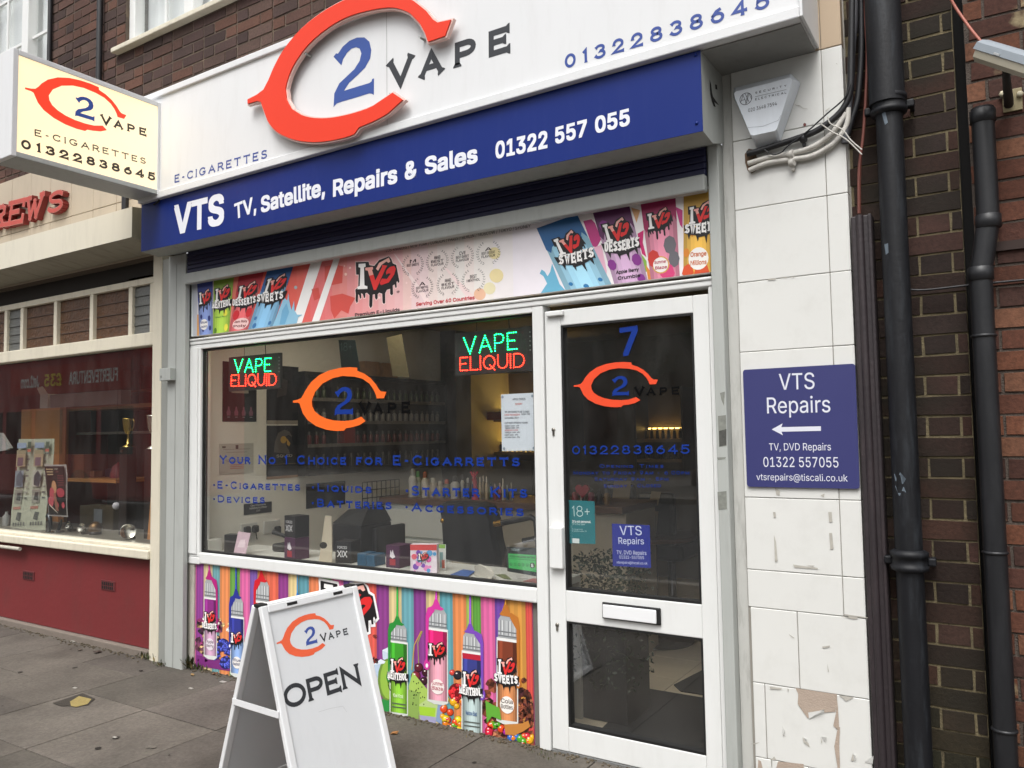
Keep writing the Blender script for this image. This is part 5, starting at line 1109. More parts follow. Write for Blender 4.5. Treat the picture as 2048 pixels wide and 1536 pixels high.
for (x, y) in ((58, 1151), (217, 1171)):
    p = at(x, y, 0); g = G(); AB = mat('air_brick', '5a2224', .8, .1); g.box(p.x-.085, p.x+.085, -.006, .0, p.z-.035, p.z+.035, AB, .003)
    for i in range(6):
        for j in range(2): g.box(p.x-.07+i*.024, p.x-.056+i*.024, -.008, -.0061, p.z-.026+j*.028, p.z-.004+j*.028, DARK)
    g.build('air_brick', nb)
g = G(); s0 = at(0, 1068, -.02).z
g.box(NX0, -4.885, -.07, .06, .655, .715, CREAM, .008); g.box(NX0, -4.89, -.04, .05, .7152, .735, CREAM, .004); g.build('sill', nb)
g = G(); zt1 = at(317, 690, 0).z; zt2 = at(310, 668, 0).z
g.box(NX0, -4.89, -.03, .05, zt1, zt2+.012, CREAM, .006); g.box(-4.892, -4.79, -.05, .05, -.02, 2.73, CREAM, .008)
g.box(NX0, -4.89, -.02, .05, at(187, 590, 0).z-.0, at(187, 590, 0).z+.045, CREAM, .004)
zl0, zl1 = zt2+.012, at(187, 590, 0).z
mxs = [at(*q6(x, 1100), 0).x for x in (70, 207, 492, 800, 1132, 1315)]
for x in mxs: g.box(x-.022, x+.022, -.02, .05, zl0+.0005, zl1-.0005, CREAM, .004)
for x in (-7.6, -8.0, -8.6): g.box(x-.022, x+.022, -.02, .05, zl0+.0005, zl1-.0005, CREAM, .004)
g.build('window_frame', nb)
OBS = mat('obscured_glass', '5a3f2c', .22, .55, 22, dirt=.5, dirtcol='2a2018', dscale=(12, 12, 7), bump=1.0, bscale=60); LOU = mat('louvre_glass', '5b5c58', .3, .25, 9, bump=.4)
edges = [-8.6, -8.0, -7.6]+mxs+[-4.9]
for i, (xa, xb) in enumerate(zip(edges, edges[1:])):
    g = G(); nar = (xb-xa) < .26
    if nar:
        for k in range(5): 
            z0 = zl0+(zl1-zl0)*k/5; g.hexa([(xa+.022, -.002, z0-.004), (xb-.022, -.002, z0-.004), (xb-.022, .006, z0+(zl1-zl0)/5), (xa+.022, .006, z0+(zl1-zl0)/5), (xa+.022, .003, z0-.004), (xb-.022, .003, z0-.004), (xb-.022, .011, z0+(zl1-zl0)/5), (xa+.022, .011, z0+(zl1-zl0)/5)], LOU)
    else:
        g.box(xa+.022, xb-.022, .01, .016, zl0, zl1, OBS)
        for k in range(1, 4): g.box(xa+.03, xb-.03, .004, .0095, zl0+(zl1-zl0)*k/4-.003, zl0+(zl1-zl0)*k/4+.003, mat('wire_bar', '54443a', .6))
    g.build('louvre' if nar else 'fanlight', nb)
g = G(); g.box(NX0, -4.893, .012, .018, .735, zt1+.002, GLASS); g.build('pane', nb)
# shop blind box with grubby soffit
g = G(); YC = -.28; cx1 = at(264, 445, YC).x; za, zb_ = at(262, 414, YC).z, at(264, 474, YC).z
prof = [(YC, zb_), (YC, za), (-.0, za+.03), (-.0, 2.735), (-.03, 2.728)]
CRM2 = mat('canopy_cream', 'd0cab9', .5, .04, 3, dirt=.2, dirtcol='8c8678')
for i in range(5):
    a0_, a1_ = prof[i], prof[(i+1) % 5]; g.face([(NX0, *a0_), (cx1, *a0_), (cx1, *a1_), (NX0, *a1_)], CRM2 if i < 2 else mat('dirty_soffit', '9a9484', .7, .12, 4, dirt=.6, dirtcol='4a453a', dscale=(14, 3, 5)))
g.face([(cx1, *p) for p in prof], mat('canopy_end', '8f8a7a', .6, .1, dirt=.3)); g.build('canopy_box', nb)
g = G(); g.box(NX0, -4.9, .03, .1, zl1+.046, 2.76, mat('dark_head', '2a2723', .8)); g.build('shutter_head', nb)
g = G(); g.box(at(260, 545, .04).x, at(318, 545, .04).x, .03, .05, at(290, 556, .04).z-.02, at(290, 556, .04).z+.012, mat('gold_tinsel', '9a7a3a', .35, .6, 60, metal=.7, bump=1)); g.build('tinsel', nb)
# cream tiles above the canopy
g = G(); tz0, tz1 = za+.032, 3.62
x = NX0
g.box(NX0, -4.67, .002, .05, 2.7, tz1, mat('tile_joint', '6a6053', .9))
while x < -4.68:
    for z0_, z1_ in ((2.72, 3.16), (3.16, 3.62)): g.box(x+.002, min(x+.298, -4.672), -.012+random.uniform(-.001, .001), .0019, z0_+.002, z1_-.002, CREAMT, .003)
    x += .3
g.build('tile_fascia', nb)
g = G(); xx = at(250, 400, -.03).x; g.box(xx-.03, xx+.02, -.04, -.0121, 2.95, 3.3, CBL, .004); g.build('bracket', nb)
root = thing('shop_lettering', 'raised red slab letters REWS on the cream tiles', 'sign letters', (-6.6, -.03, 3.0))
SLAB = {'R': [((0, 0), (0, 1), (.5, 1), (.68, .88), (.68, .64), (.5, .52), (.2, .52)), ((.4, .5), (.72, 0)), ((-.14, 0), (.16, 0)), ((.58, 0), (.9, 0)), ((-.14, 1), (.1, 1))], 'E': [((.7, 1), (0, 1), (0, 0), (.72, 0)), ((0, .52), (.45, .52)), ((-.14, 1), (.1, 1)), ((-.14, 0), (.1, 0)), ((.74, 1), (.74, .78)), ((.78, 0), (.78, .24))], 'W': [((0, 1), (.3, 0), (.5, .75), (.7, 0), (1, 1)), ((-.14, 1), (.16, 1)), ((.86, 1), (1.04, 1))], 'S': [tuple(arc(.36, .755, .32, .245, 30, 262, 10)+arc(.35, .25, .35, .25, 85, -155, 10))]}
RL, RLD = mat('letter_red', 'b0483e', .5, .08, 9, dirt=.2, dirtcol='6b3a34'), mat('letter_edge', '7a2420', .5, .1)
fw_ = face_y(-.055)
for ch, b0, b1_, t in (('R', (-60, 345), (55, 318), (-30, 130)), ('E', (62, 322), (200, 292), (80, 88)), ('W', (205, 285), (370, 235), (190, 65)), ('S', (392, 222), (528, 185), (405, 22))):
    p = Vector(fw_.px(*q6(*b0))); e = Vector(fw_.px(*q6(*b1_)))-p; W = e.length; e /= W; n = Vector((-e.y, e.x)); H = abs((Vector(fw_.px(*q6(*t)))-p).dot(n)); ww = max(q[0] for st in SLAB[ch] for q in st)
    for layer, (wd, dy, m_) in enumerate(((.36, 0, RLD), (.335, -.0035, mat('letter_line', 'c98d80', .5)), (.28, -.0045, RL))):
        if layer == 0: g = G()
        k = 0
        for st in SLAB[ch]:
            q = [p+e*((.1+a_*(1-.2))*W/ww+.16*b_*H)+n*(.13+b_*.74)*H for a_, b_ in st]
            for u, v in zip(q, q[1:]):
                k += 1; d = (v-u).normalized(); nn = Vector((-d.y, d.x)); h2 = wd*H/2
                A4 = [u-d*h2*.55+nn*h2*.55, v+d*h2*.55+nn*h2*.55, v+d*h2*.55-nn*h2*.55, u-d*h2*.55-nn*h2*.55]
                g.prism([(a_.x, -.055+dy-k*.00006, a_.y) for a_ in A4], (0, .042 if layer == 0 else .002, 0), m_, RLD)
    g.build('letter', root)

g = G(); q0, q1 = at(-40, 1092, -.06), at(40, 1098, -.06); g.tube([(q0.x, -.06, q1.z), (q1.x, -.06, q1.z)], .014, mat('white_pipe', 'b5b0a4', .5, .1, dirt=.2), 12); g.box(q1.x-.3, q1.x-.28, -.06, -.002, q1.z-.006, q1.z+.006, CREAM); g.build('overflow_pipe', None, 'short white pipe along the top of the red wall under the sill', 'pipe')
# ================================================================== INSIDE THE VAPE SHOP
SZ = .724
g = G(); g.box(-4.40, -1.915, .021, .42, .690, SZ, mat('ledge_white', 'bdbdb6', .4, .04, 3, dirt=.1)); g.box(-4.4, -1.915, .40, .42, 0, .6899, mat('ledge_panel', '9b988e', .6)); g.build('window_ledge', shop)
root = thing('ceiling_light', 'lit square ceiling panel over the window ledge of the vape shop', 'ceiling light', (-3.55, .75, IZ-.02)); x, y = -3.55, .75; g = G(); g.box(x-.3, x+.3, y-.3, y+.3, IZ-.02, IZ-.0005, mat('light_frame', 'c9c9c4', .5), .004); g.build('frame', root); g = G(); g.box(x-.27, x+.27, y-.27, y+.27, IZ-.023, IZ-.0201, emis('panel_light', 'ffeed2', 6)); g.build('diffuser', root)
root = thing('tube_light', 'lit ceiling tube light inside the neighbour shop', 'ceiling light', (-7, .9, 2.6)); g = G(); g.tube([(-7.6, .9, 2.6), (-6.1, .9, 2.6)], .019, emis('tube_glow', 'ffe2b0', 14), 10); g.build('tube', root); g = G(); g.box(-7.62, -6.08, .86, .94, 2.625, 2.655, MATS['light_frame'], .004); g.build('fitting', root)
def led(sgn, label, corners, v, e_, Y):
    p = [at(*c, Y) for c in corners]; x0, x1 = min(q.x for q in p), max(q.x for q in p); z0, z1 = (p[2].z+p[3].z)/2, (p[0].z+p[1].z)/2
    root = thing('led_sign', label, 'led sign', ((x0+x1)/2, Y+.02, z0), 'lit dot letter signs in the shop window')
    g = G(); g.box(x0, x1, Y+.006, Y+.026, z0, z1, mat('led_board', '262827', .4, .1), .003)
    for k in range(5): g.box(x1-.012, x1-.006, Y+.004, Y+.0061, z0+(z1-z0)*(.45+.1*k), z0+(z1-z0)*(.48+.1*k), mat('led_tick', '7d8a84'))
    g.build('board', root)
    ar = Art(face_y(Y))
    for (txt, b0, b1_, t, col, nm) in (('VAPE', *v, emis('led_green', '10f070', 22), 'green_letters'), ('ELIQUID', *e_, emis('led_red', 'ff2a18', 22), 'red_letters')):
        P0, E, N, W, H = ar.basis(b0, b1_, t); g = G(); x = 0; lay = []
        for ch in txt: w_, st = GL[ch]; lay.append((x, st)); x += w_+(.30 if len(txt) == 4 else .26)
        sx = W/(x-.28); sp = H/6.2
        for x, st in lay:
            for pts, cl, sf in st:
                q = [P0+E*((x+a_)*sx)+N*(b_*H) for a_, b_ in pts]
                if cl: q.append(q[0])
                ln = [0]
                for a_, b_ in zip(q, q[1:]): ln.append(ln[-1]+(b_-a_).length)
                nd = max(2, round(ln[-1]/sp))
                for k in range(nd+1 if not cl else nd):
                    d = ln[-1]*k/nd; i = max(j for j in range(len(ln)-1) if ln[j] <= d+1e-9); tt = (d-ln[i])/max(1e-9, ln[i+1]-ln[i]); r_ = q[i]+(q[i+1]-q[i])*tt
                    g.blob((r_.x, Y+.004, r_.y), sp*.2, col, 4, (1, 1, 1))
        g.build(nm, root)
    g = G(); g.tube([((x0+x1)/2+.1, Y+.015, z1), ((x0+x1)/2+.07, Y+.015, IZ)], .0025, RUB, 6); g.tube([((x0+x1)/2-.1, Y+.015, z1), ((x0+x1)/2-.1, Y+.015, IZ)], .0012, RUB, 6); g.build('flex', root)
cv = lambda x, y: (400+x/5.909, 640+y/5.909)
led(0, 'smaller looking lit VAPE ELIQUID sign at the far left of the window', [cv(330, 425), cv(938, 400), cv(938, 815), cv(330, 835)], (cv(398, 618), cv(830, 604), cv(398, 470)), (cv(362, 782), cv(890, 768), cv(362, 652)), .06)
led(1, 'larger looking lit VAPE ELIQUID sign above the taped notice', [cyw(715, 108), cyw(1355, 55), cyw(1380, 440), cyw(720, 470)], (cyw(800, 290), cyw(1250, 245), cyw(800, 153)), (cyw(765, 432), cyw(1310, 398), cyw(765, 322)), .06)
# papers on the glass
def sheet(name, label, cat, corners, m, Y=.006, th=.0012, group=None):
    root = thing(name, label, cat, tuple(at(*corners[3], Y)), group); f = face_y(Y); c = [f.px(*p) for p in corners]; g = G(); g.prism([(u, Y, v) for u, v in c][::-1], (0, th, 0), m); g.build('sheet', root); return root, Art(face_y(Y-.0001))
n7 = lambda x, y: (990+x/11.81, 780+y/11.81)
root, ar = sheet('notice', 'white apologies notice taped inside the display window', 'notice', [n7(140, 105), n7(950, 62), n7(965, 1430), n7(165, 1445)], mat('paper_white', 'd3dae2', .6, .02))
for t_, x0_, x1_, y_, hh, c_ in (('APOLOGIES', 415, 720, 245, 50, '2c3038'), ('SORRY', 480, 650, 358, 46, 'c9604f'), ('WE ARE GOING TO BE CLOSED', 230, 812, 540, 42, '4a4f58'), ('EVERY WEDNESDAY', 230, 595, 610, 42, 'cf6a66'), ('FROM THE', 625, 828, 595, 42, '4a4f58'), ('24TH APRIL 2019', 230, 555, 685, 42, '4a4f58'), ('OUR NEW OPENING HOURS', 230, 778, 800, 42, '4a4f58'), ('MONDAY 10AM - 6PM', 230, 570, 868, 34, '3c4048'), ('TUESDAY 10AM - 6PM', 230, 570, 918, 34, '3c4048'), ('WEDNESDAY CLOSED', 230, 550, 972, 34, 'cf6a66'), ('THURSDAY 10AM - 6PM', 230, 592, 1024, 34, '3c4048'), ('FRIDAY 10AM - 6PM', 230, 540, 1082, 34, '3c4048'), ('SATURDAY 10AM - 5PM', 230, 590, 1138, 34, '3c4048')): ar.sans(t_, n7(x0_, y_), n7(x1_, y_-8), n7(x0_, y_-hh), c_, .01)
for x, y in ((178, 165), (882, 140), (215, 1385), (915, 1375)): ar.ell(*n7(x, y), 2.4, 3, '8d9aa8', 1)
ar.build('writing', root)
root, ar = sheet('age_sticker', 'teal 18+ age sticker on the door glass', 'sticker', [ce(108, 728), ce(320, 738), ce(327, 1084), ce(112, 1078)], mat('teal_print', '0f7078', .45))
ar.cop('18+', ce(140, 862), ce(285, 862), ce(140, 775), 'cfe3e2', .07, .2, 0); ar.sans("It's not personal.", ce(140, 910), ce(292, 914), ce(140, 890), 'e6efee', .02); ar.sans("It's the law!", ce(140, 928), ce(245, 932), ce(140, 912), 'b8d4d2', 0)
ar.sans('It is illegal to sell', ce(140, 968), ce(225, 970), ce(140, 958), 'b8d4d2', 0); ar.sans('to anyone under 18', ce(140, 983), ce(255, 986), ce(140, 972), 'b8d4d2', 0); ar.rect(ce(142, 1075), ce(196, 1040), 'd6dedd', 1); ar.build('writing', root)
root, ar = sheet('repairs_sticker', 'bright blue VTS Repairs sticker on the door glass', 'sticker', [ce(460, 918), ce(766, 932), ce(776, 1278), ce(466, 1260)], mat('sticker_blue', '12248c', .45))
for t_, p0, p1_, t2 in (('VTS', (525, 1010), (703, 1012), (525, 936)), ('Repairs', (515, 1082), (720, 1086), (515, 1030)), ('TV, DVD Repairs', (500, 1165), (740, 1172), (500, 1134)), ('01322-557055', (520, 1200), (720, 1206), (520, 1176)), ('vtsrepairs@tiscali.co.uk', (498, 1240), (748, 1250), (498, 1220))): ar.sans(t_, ce(*p0), ce(*p1_), ce(*t2), 'd0d6ee', .004)
ar.build('writing', root)
root, ar = sheet('hygiene_sticker', 'green and black food hygiene rating sticker in the window corner', 'sticker', [c9(1552, 645), c9(1905, 660), c9(1910, 985), c9(1562, 925)], mat('sticker_black', '0f1a1c', .45))
ar.pp([c9(1572, 722), c9(1893, 742), c9(1897, 935), c9(1580, 885)], '3fae5c', 1); ar.sans('FOOD HYGIENE RATING', c9(1590, 765), c9(1880, 782), c9(1590, 742), '16301f', .02, 2); ar.pp([c9(1574, 776), c9(1894, 800), c9(1894, 804), c9(1574, 780)], '16301f', 2)
for i in range(5): ar.strip([ar.fr.px(*(lambda q: (q[0]+2.7*math.cos(t), q[1]+2.9*math.sin(t)))(c9(1606+i*46, 842+i*3))) for t in [k*.63 for k in range(10)]], .0012, '16301f', 2, True); q = c9(1606+i*46, 842+i*3); ar.sans(str(i), (q[0]-1, q[1]+1.8), (q[0]+1, q[1]+1.9), (q[0]-1, q[1]-1.6), '16301f', .01, 3)
q = c9(1848, 858); ar.ell(q[0], q[1], 5, 5.6, '16191a', 2); ar.sans('5', (q[0]-2.2, q[1]+3.4), (q[0]+2.2, q[1]+3.6), (q[0]-2.2, q[1]-3.2), 'e6efe8', .02, 3); ar.sans('Food Standards', c9(1612, 690), c9(1700, 697), c9(1612, 660), 'a9c4c4', 0, 2); ar.build('writing', root)
# boxes and leaflets on the ledge
def pbox(name, label, cat, b0, b1_, topy, depth, m, z=SZ, bev=.002, prt=None, group=None):
    p, q = atz(*b0, z), atz(*b1_, z); ex = q-p; W = ex.length; ex.normalize(); ey = Vector((-ex.y, ex.x, 0)); H = at(b0[0], topy, p.y).z-z
    root = thing(name, label, cat, tuple(p+ex*W/2), group); T_ = Matrix((ex, ey, Vector((0, 0, 1)))).transposed().to_4x4(); T_.translation = p
    g = G(); g.T = T_; g.box(0, W, 0, depth, 0.0005, H, m, bev); g.build('carton', root)
    if prt: ar = Art(Fr(p-ey*.0006, ex, (0, 0, 1))); prt(ar, W, H); s_ = ar.build('print', root)
    return root, p, ex, ey, W, H
def xix(sub_=1):
    def fn(ar, W, H):
        ar.cop_uv('XIX', Vector((W*.15, H*.28)), Vector((1, 0)), Vector((0, 1)), W*.6, H*.3, ink('d6d6d6'), .13, .25, 1, 1); ar.sans_uv('FORCED', Vector((W*.15, H*.66)), Vector((1, 0)), Vector((0, 1)), W*.6, H*.12, 'c9c9c9', .01, 1)
    return fn
def figure(ar, W, H):   # plain pale emblem
    ar.poly([(W*.3, H*.5), (W*.36, H*.8), (W*.44, H*.66), (W*.52, H*.82), (W*.58, H*.66), (W*.7, H*.5), (W*.5, H*.42)], 'dcd6da', 1); ar.poly([(W*.28, H*.12), (W*.72, H*.12), (W*.72, H*.4), (W*.28, H*.4)], '9c2a38', 1)
BKB = mat('black_card', '18181b', .4, .1); PUR = mat('purple_card', '45203f', .4, .12, dirt=.1); c0 = lambda x, y: (420+x/5.689, 980+y/5.689)
pbox('router', 'white router box in the left corner of the window ledge', 'router', c0(-20, 712), c0(135, 690), c0(0, 570)[1], .08, mat('router_white', 'b9b8b0', .4))
pbox('carton', 'plain black carton behind the pink leaflet on the ledge', 'box', c0(160, 710), c0(320, 712), c0(160, 508)[1], .07, BKB, group='cartons on the window ledge')
def lean(name, label, cat, pts, m, Y0, back=.03, prt=None):
    f = [at(*pts[3], Y0), at(*pts[2], Y0), at(*pts[1], Y0+back), at(*pts[0], Y0+back)]
    root = thing(name, label, cat, tuple((f[0]+f[1])/2)); n_ = (f[1]-f[0]).cross(f[3]-f[0]).normalized(); g = G(); g.prism([tuple(v) for v in f][::-1], tuple(-n_*.0015 if n_.y < 0 else n_*.0015), m); g.build('sheet', root)
    if prt:
        fr_ = Fr(f[0], f[1]-f[0], (f[3]-f[0])-(f[1]-f[0]).normalized()*((f[3]-f[0]).dot((f[1]-f[0]).normalized()))); ar = Art(fr_); prt(ar, (f[1]-f[0]).length, (f[3]-f[0]).length); ar.build('print', root)
    return root
lean('leaflet', 'pink and white leaflet leaning on the black carton', 'leaflet', [c0(322, 470), c0(462, 492), c0(400, 750), c0(268, 720)], mat('leaflet_pink', 'c5aab4', .5, .12, 20), atz(*c0(330, 735), SZ).y-.01, .03, lambda ar, W, H: ar.poly([(W*.2, H*.3), (W*.8, H*.35), (W*.7, H*.7), (W*.3, H*.65)], 'd9c6cc', 1))
pbox('carton', 'dark purple striped carton under the black XIX box', 'box', c0(845, 780), c0(968, 800), c0(845, 535)[1], .10, PUR, prt=figure, group='cartons on the window ledge')
r_, p, ex, ey, W, H = pbox('carton', 'black XIX box stacked on the purple carton', 'box', c0(845, 780), c0(968, 800), c0(845, 535)[1], .10, BKB, prt=xix(), group='cartons on the window ledge')
for ch in [r_]+list(r_.children): pass
zs_ = H+.001; r_.location.z += zs_
pbox('carton', 'black XIX carton standing alone beside the cream card', 'box', c0(1425, 830), c0(1605, 840), c0(1425, 580)[1], .10, BKB, prt=xix(), group='cartons on the window ledge')
pbox('small_box', 'left of the two little blue and black boxes', 'box', c0(1675, 862), c0(1770, 870), c0(1675, 720)[1], .10, mat('blue_card', '1c4a66', .35, .5, 40), group='little blue boxes')
pbox('small_box', 'right of the two little blue and black boxes', 'box', c0(1778, 868), c0(1870, 876), c0(1778, 735)[1], .10, MATS['blue_card'], group='little blue boxes')
pbox('carton', 'purple carton beside the bright drippy leaflet holder', 'box', c9(182, 880), c9(335, 895), c9(182, 625)[1], .11, PUR, prt=figure, group='cartons on the window ledge')
def bright(ar, W, H):
    ar.poly([(0, H*.8), (W, H*.8), (W, H), (0, H)], 'cf4a4a', 1); rr = random.Random(5)
    for i in range(26): x, y, r = rr.uniform(.05, .95)*W, rr.uniform(.05, .75)*H, W*rr.uniform(.05, .12); r = min(r, x, W-x, y); ar.poly([(x+r*math.cos(t), y+r*math.sin(t)) for t in [k*.7 for k in range(9)]], rr.choice(['d64a9a', 'e38ac0', '5aa0d0', 'e6d0e0', 'f0e6ee', '7a4ab0', 'de5a6a']), 1+i*.1)
    ivg(ar, lambda u, v: (W*(.28+.44*u), H*(.3+.45*v)), 5)
pbox('leaflet_box', 'bright pink drippy printed leaflet box on the window ledge', 'box', c9(460, 945), c9(762, 948), c9(460, 620)[1], .05, ink('e2d6de'), prt=bright)
def leaf2(ar, W, H): ar.poly([(0, H*.85), (W, H*.85), (W, H), (0, H)], '7fae4a', 1); ar.poly([(W*.3, H*.1), (W*.7, H*.1), (W*.7, H*.7), (W*.3, H*.7)], '7aa0a0', 1); ar.poly([(W*.55, H*.08), (W*.9, H*.08), (W*.9, H*.4), (W*.55, H*.4)], 'b5503a', 2)
lean('leaflet', 'green topped bottle leaflet behind the bright pink box', 'leaflet', [c9(770, 618), c9(862, 618), c9(862, 915), c9(770, 910)], ink('d4d6d0'), atz(*c9(820, 925), SZ).y+.03, .004, leaf2)
def flat(name, label, pts, m, dz):
    P_ = [atz(*q, SZ+.001+dz) for q in pts]; g = G(); g.prism([tuple(v+Vector((0, 0, .002))) for v in P_], (0, 0, -.0019), m); g.build(name, None, label, 'leaflet')
flat('leaflet', 'blue picture leaflet lying on the right of the ledge', [c9(915, 965), c9(1060, 905), c9(1200, 925), c9(1110, 990)], mat('leaflet_blue', '3d5f9c', .4, .5, 30), .004)
flat('leaflet', 'small green leaflet lying flat near the ledge corner', [c9(1425, 965), c9(1540, 960), c9(1610, 1020), c9(1520, 1010)], mat('leaflet_green', '6a7350', .4, .4, 30), 0)
flat('leaflet', 'white leaflet lying in the right ledge corner', [c9(1660, 975), c9(1790, 970), c9(1800, 1010), c9(1680, 1015)], mat('leaflet_white', 'b9b9b4', .5), 0)
flat('leaflet', 'red leaflet lying under the hygiene sticker', [c9(1740, 1040), c9(1850, 1010), c9(1925, 1010), c9(1925, 1065)], mat('leaflet_red', '9a4a42', .5, .3, 20), 0)
P_ = [atz(*q, SZ+.001) for q in [c9(1190, 975), c9(1230, 985), c9(1380, 1015), c9(1330, 1000)]]; g = G(); tp = [v+Vector((.01*i, 0, h_)) for i, (v, h_) in enumerate(zip(P_, (.05, .065, .03, .05)))]
CP = mat('crumpled_paper', 'aba79c', .7, .2, 20); g.faces([tuple(v) for v in P_+tp], [(0, 1, 5, 4), (1, 2, 6, 5), (2, 3, 7, 6), (3, 0, 4, 7), (4, 5, 6, 7), (3, 2, 1, 0)], CP); g.build('paper', None, 'crumpled grey paper bag on the ledge', 'paper')
lean('display_card', 'tall cream card standing with a rosette beside the cartons', 'card', [c0(1310, 290), c0(1382, 295), c0(1390, 825), c0(1235, 830)], mat('cream_card', 'b6ab96', .6), atz(*c0(1330, 830), SZ).y, .02, lambda ar, W, H: ar.poly([(W*.1+W*.28*(1+math.cos(t)), H*.36+H*.07*math.sin(t)) for t in [k*.5 for k in range(13)]], '2a2622', 1))
p = atz(*c0(700, 700), SZ); g = G(); root = thing('telephone', 'black desk telephone lying behind the purple carton', 'telephone', tuple(p)); g.box(p.x, p.x+.16, p.y, p.y+.16, SZ+.001, SZ+.05, RUB, .012); g.build('base', root); g = G(); q1, q2x = atz(*c0(690, 590), SZ+.11), atz(*c0(830, 640), SZ+.07); g.tube([(p.x-.02, p.y+.03, SZ+.12), (p.x+.05, p.y+.05, SZ+.1), (p.x+.15, p.y+.07, SZ+.06)], [.016, .012, .018], RUB, 10); g.build('handset', root)
# till behind the ledge
g = G(); root = thing('till', 'black cash till behind the window ledge', 'till', tuple(at(*c0(1550, 580), .62))); a_, b_ = at(*c0(1390, 560), .6), at(*c0(1720, 370), .6); c_ = at(*c0(1950, 560), .75); d_ = at(*c0(1500, 200), .75)
g.box(a_.x, b_.x, .60, .9, .5, b_.z-.02, BKB, .01); g.build('base', root); g = G(); t0 = at(*c0(1250, 260), .62); t1 = at(*c0(1690, 210), .62); g.hexa([(a_.x-.0, .6, b_.z-.018), (b_.x, .6, b_.z-.018), (b_.x-.03, .7, t1.z), (a_.x+.05, .7, t1.z-.02), (a_.x, .9, b_.z-.018), (b_.x, .9, b_.z-.018), (b_.x-.03, .85, t1.z), (a_.x+.05, .85, t1.z-.02)], RUB); g.build('lid', root)
g = G(); g.box(b_.x+.001, c_.x, .7, 1.0, .5, at(*c0(1850, 430), .7).z, BKB, .01); g.build('drawer', root)
# left wall: posters, sockets
fx = face_x(IX0+.001); WP = IX0+.001
def wallrect(name, label, cat, c_, m, fn=None, th=.003):
    P_ = [atx(*q, WP) for q in c_]; y0_, y1_ = (P_[0].y+P_[3].y)/2, (P_[1].y+P_[2].y)/2; z1_, z0_ = (P_[0].z+P_[1].z)/2, (P_[2].z+P_[3].z)/2
    root = thing(name, label, cat, (WP, (y0_+y1_)/2, z0_)); g = G(); g.box(WP, WP+th, y0_, y1_, z0_, z1_, m); g.build('sheet', root)
    if fn: ar = Art(Fr((WP+th, y0_, z0_), (0, 1, 0), (0, 0, 1))); fn(ar, y1_-y0_, z1_-z0_); ar.build('print', root)
    return root
PD = mat('poster_dark', '141418', .6, .2, 8, spec=.2)
def post1(ar, W, H):
    for i in range(4): x = W*(.17+.22*i); ar.poly([(x-W*.05, H*.1), (x+W*.05, H*.1), (x+W*.06, H*.16), (x+W*.03, H*.2), (x+W*.02, H*.25), (x-W*.02, H*.25), (x-W*.03, H*.2), (x-W*.06, H*.16)], '7a4a5c', 1); ar.poly([(x-W*.04, H*.07), (x+W*.04, H*.07), (x+W*.04, H*.08), (x-W*.04, H*.08)], '9a9aa0', 1)
    ar.poly([(W*.25, H*.48), (W*.75, H*.48), (W*.75, H*.53), (W*.25, H*.53)], '8d8578', 1)
wallrect('wall_poster', 'dark poster with four pink bottles behind the left lit sign', 'poster', [(445, 726), (513, 724), (512.5, 843), (445, 843.5)], PD, post1)
def post2(ar, W, H): ar.poly([(W*.3, H*.45), (W*.6, H*.5), (W*.65, H*.75), (W*.4, H*.8)], '3a3434', 1); ar.poly([(0, 0), (W, 0), (W, H*.06), (0, H*.06)], '8a8478', 1); ar.sans_uv('NOVA', Vector((W*.3, H*.14)), Vector((1, 0)), Vector((0, 1)), W*.4, H*.04, '8a8a8a', 0, 1) if False else None
wallrect('wall_poster', 'very dark poster right above the helmet poster', 'poster', [(533, 733), (597, 731), (596, 845), (533, 851)], PD, post2)
def post3(ar, W, H):
    ar.poly([(W*.22, H*.5), (W*.25, H*.7), (W*.35, H*.86), (W*.55, H*.92), (W*.72, H*.88), (W*.8, H*.78), (W*.68, H*.82), (W*.55, H*.78), (W*.62, H*.6), (W*.7, H*.52), (W*.72, H*.45), (W*.5, H*.47)], '4c463e', 1)
    ar.poly([(W*(.52+.1*math.cos(t)), H*(.73+.07*math.sin(t))) for t in [k*.5 for k in range(13)]], 'a8842e', 2); ar.poly([(W*.62, H*.76), (W*.74, H*.66), (W*.7, H*.6), (W*.63, H*.64)], 'a8842e', 2)
    ar.sans_uv('SQUID', Vector((W*.3, H*.40)), Vector((1, 0)), Vector((0, 1)), W*.5, H*.05, 'b9b4aa', 0, 2); ar.poly([(0, H*.27), (W, H*.27), (W, H*.275), (0, H*.275)], '8a7a50', 2); ar.poly([(0, 0), (W, 0), (W, H*.05), (0, H*.05)], '8a6a50', 1)
wallrect('wall_poster', 'dark SQUID poster with a crested helmet on the wall', 'poster', [(533, 851), (596.5, 851), (595, 956), (533, 957.5)], PD, post3)
def cert(ar, W, H):
    for y, x0_, x1_ in ((.8, .1, .9), (.7, .2, .8), (.45, .15, .85), (.4, .2, .8)): ar.poly([(W*x0_, H*y), (W*x1_, H*y), (W*x1_, H*(y+.02)), (W*x0_, H*(y+.02))], '8d8c88', 1)
    for y in (.28, .22, .16): ar.poly([(W*.3, H*y), (W*.7, H*y), (W*.7, H*(y+.025)), (W*.3, H*(y+.025))], 'b07a74', 1)
    ar.poly([(W*.46, H*.82), (W*.54, H*.82), (W*.54, H*.95), (W*.46, H*.95)], '4a4a48', 1); ar.poly([(W*.07, H*.86), (W*.17, H*.86), (W*.17, H*.92), (W*.07, H*.92)], '55544e', 1)
wallrect('certificate', 'pale certificate sheet on the wall under the bottle poster', 'certificate', [(438, 888), (507, 886), (506, 946), (439, 948)], mat('cert_paper', 'b3b2a8', .6), cert)
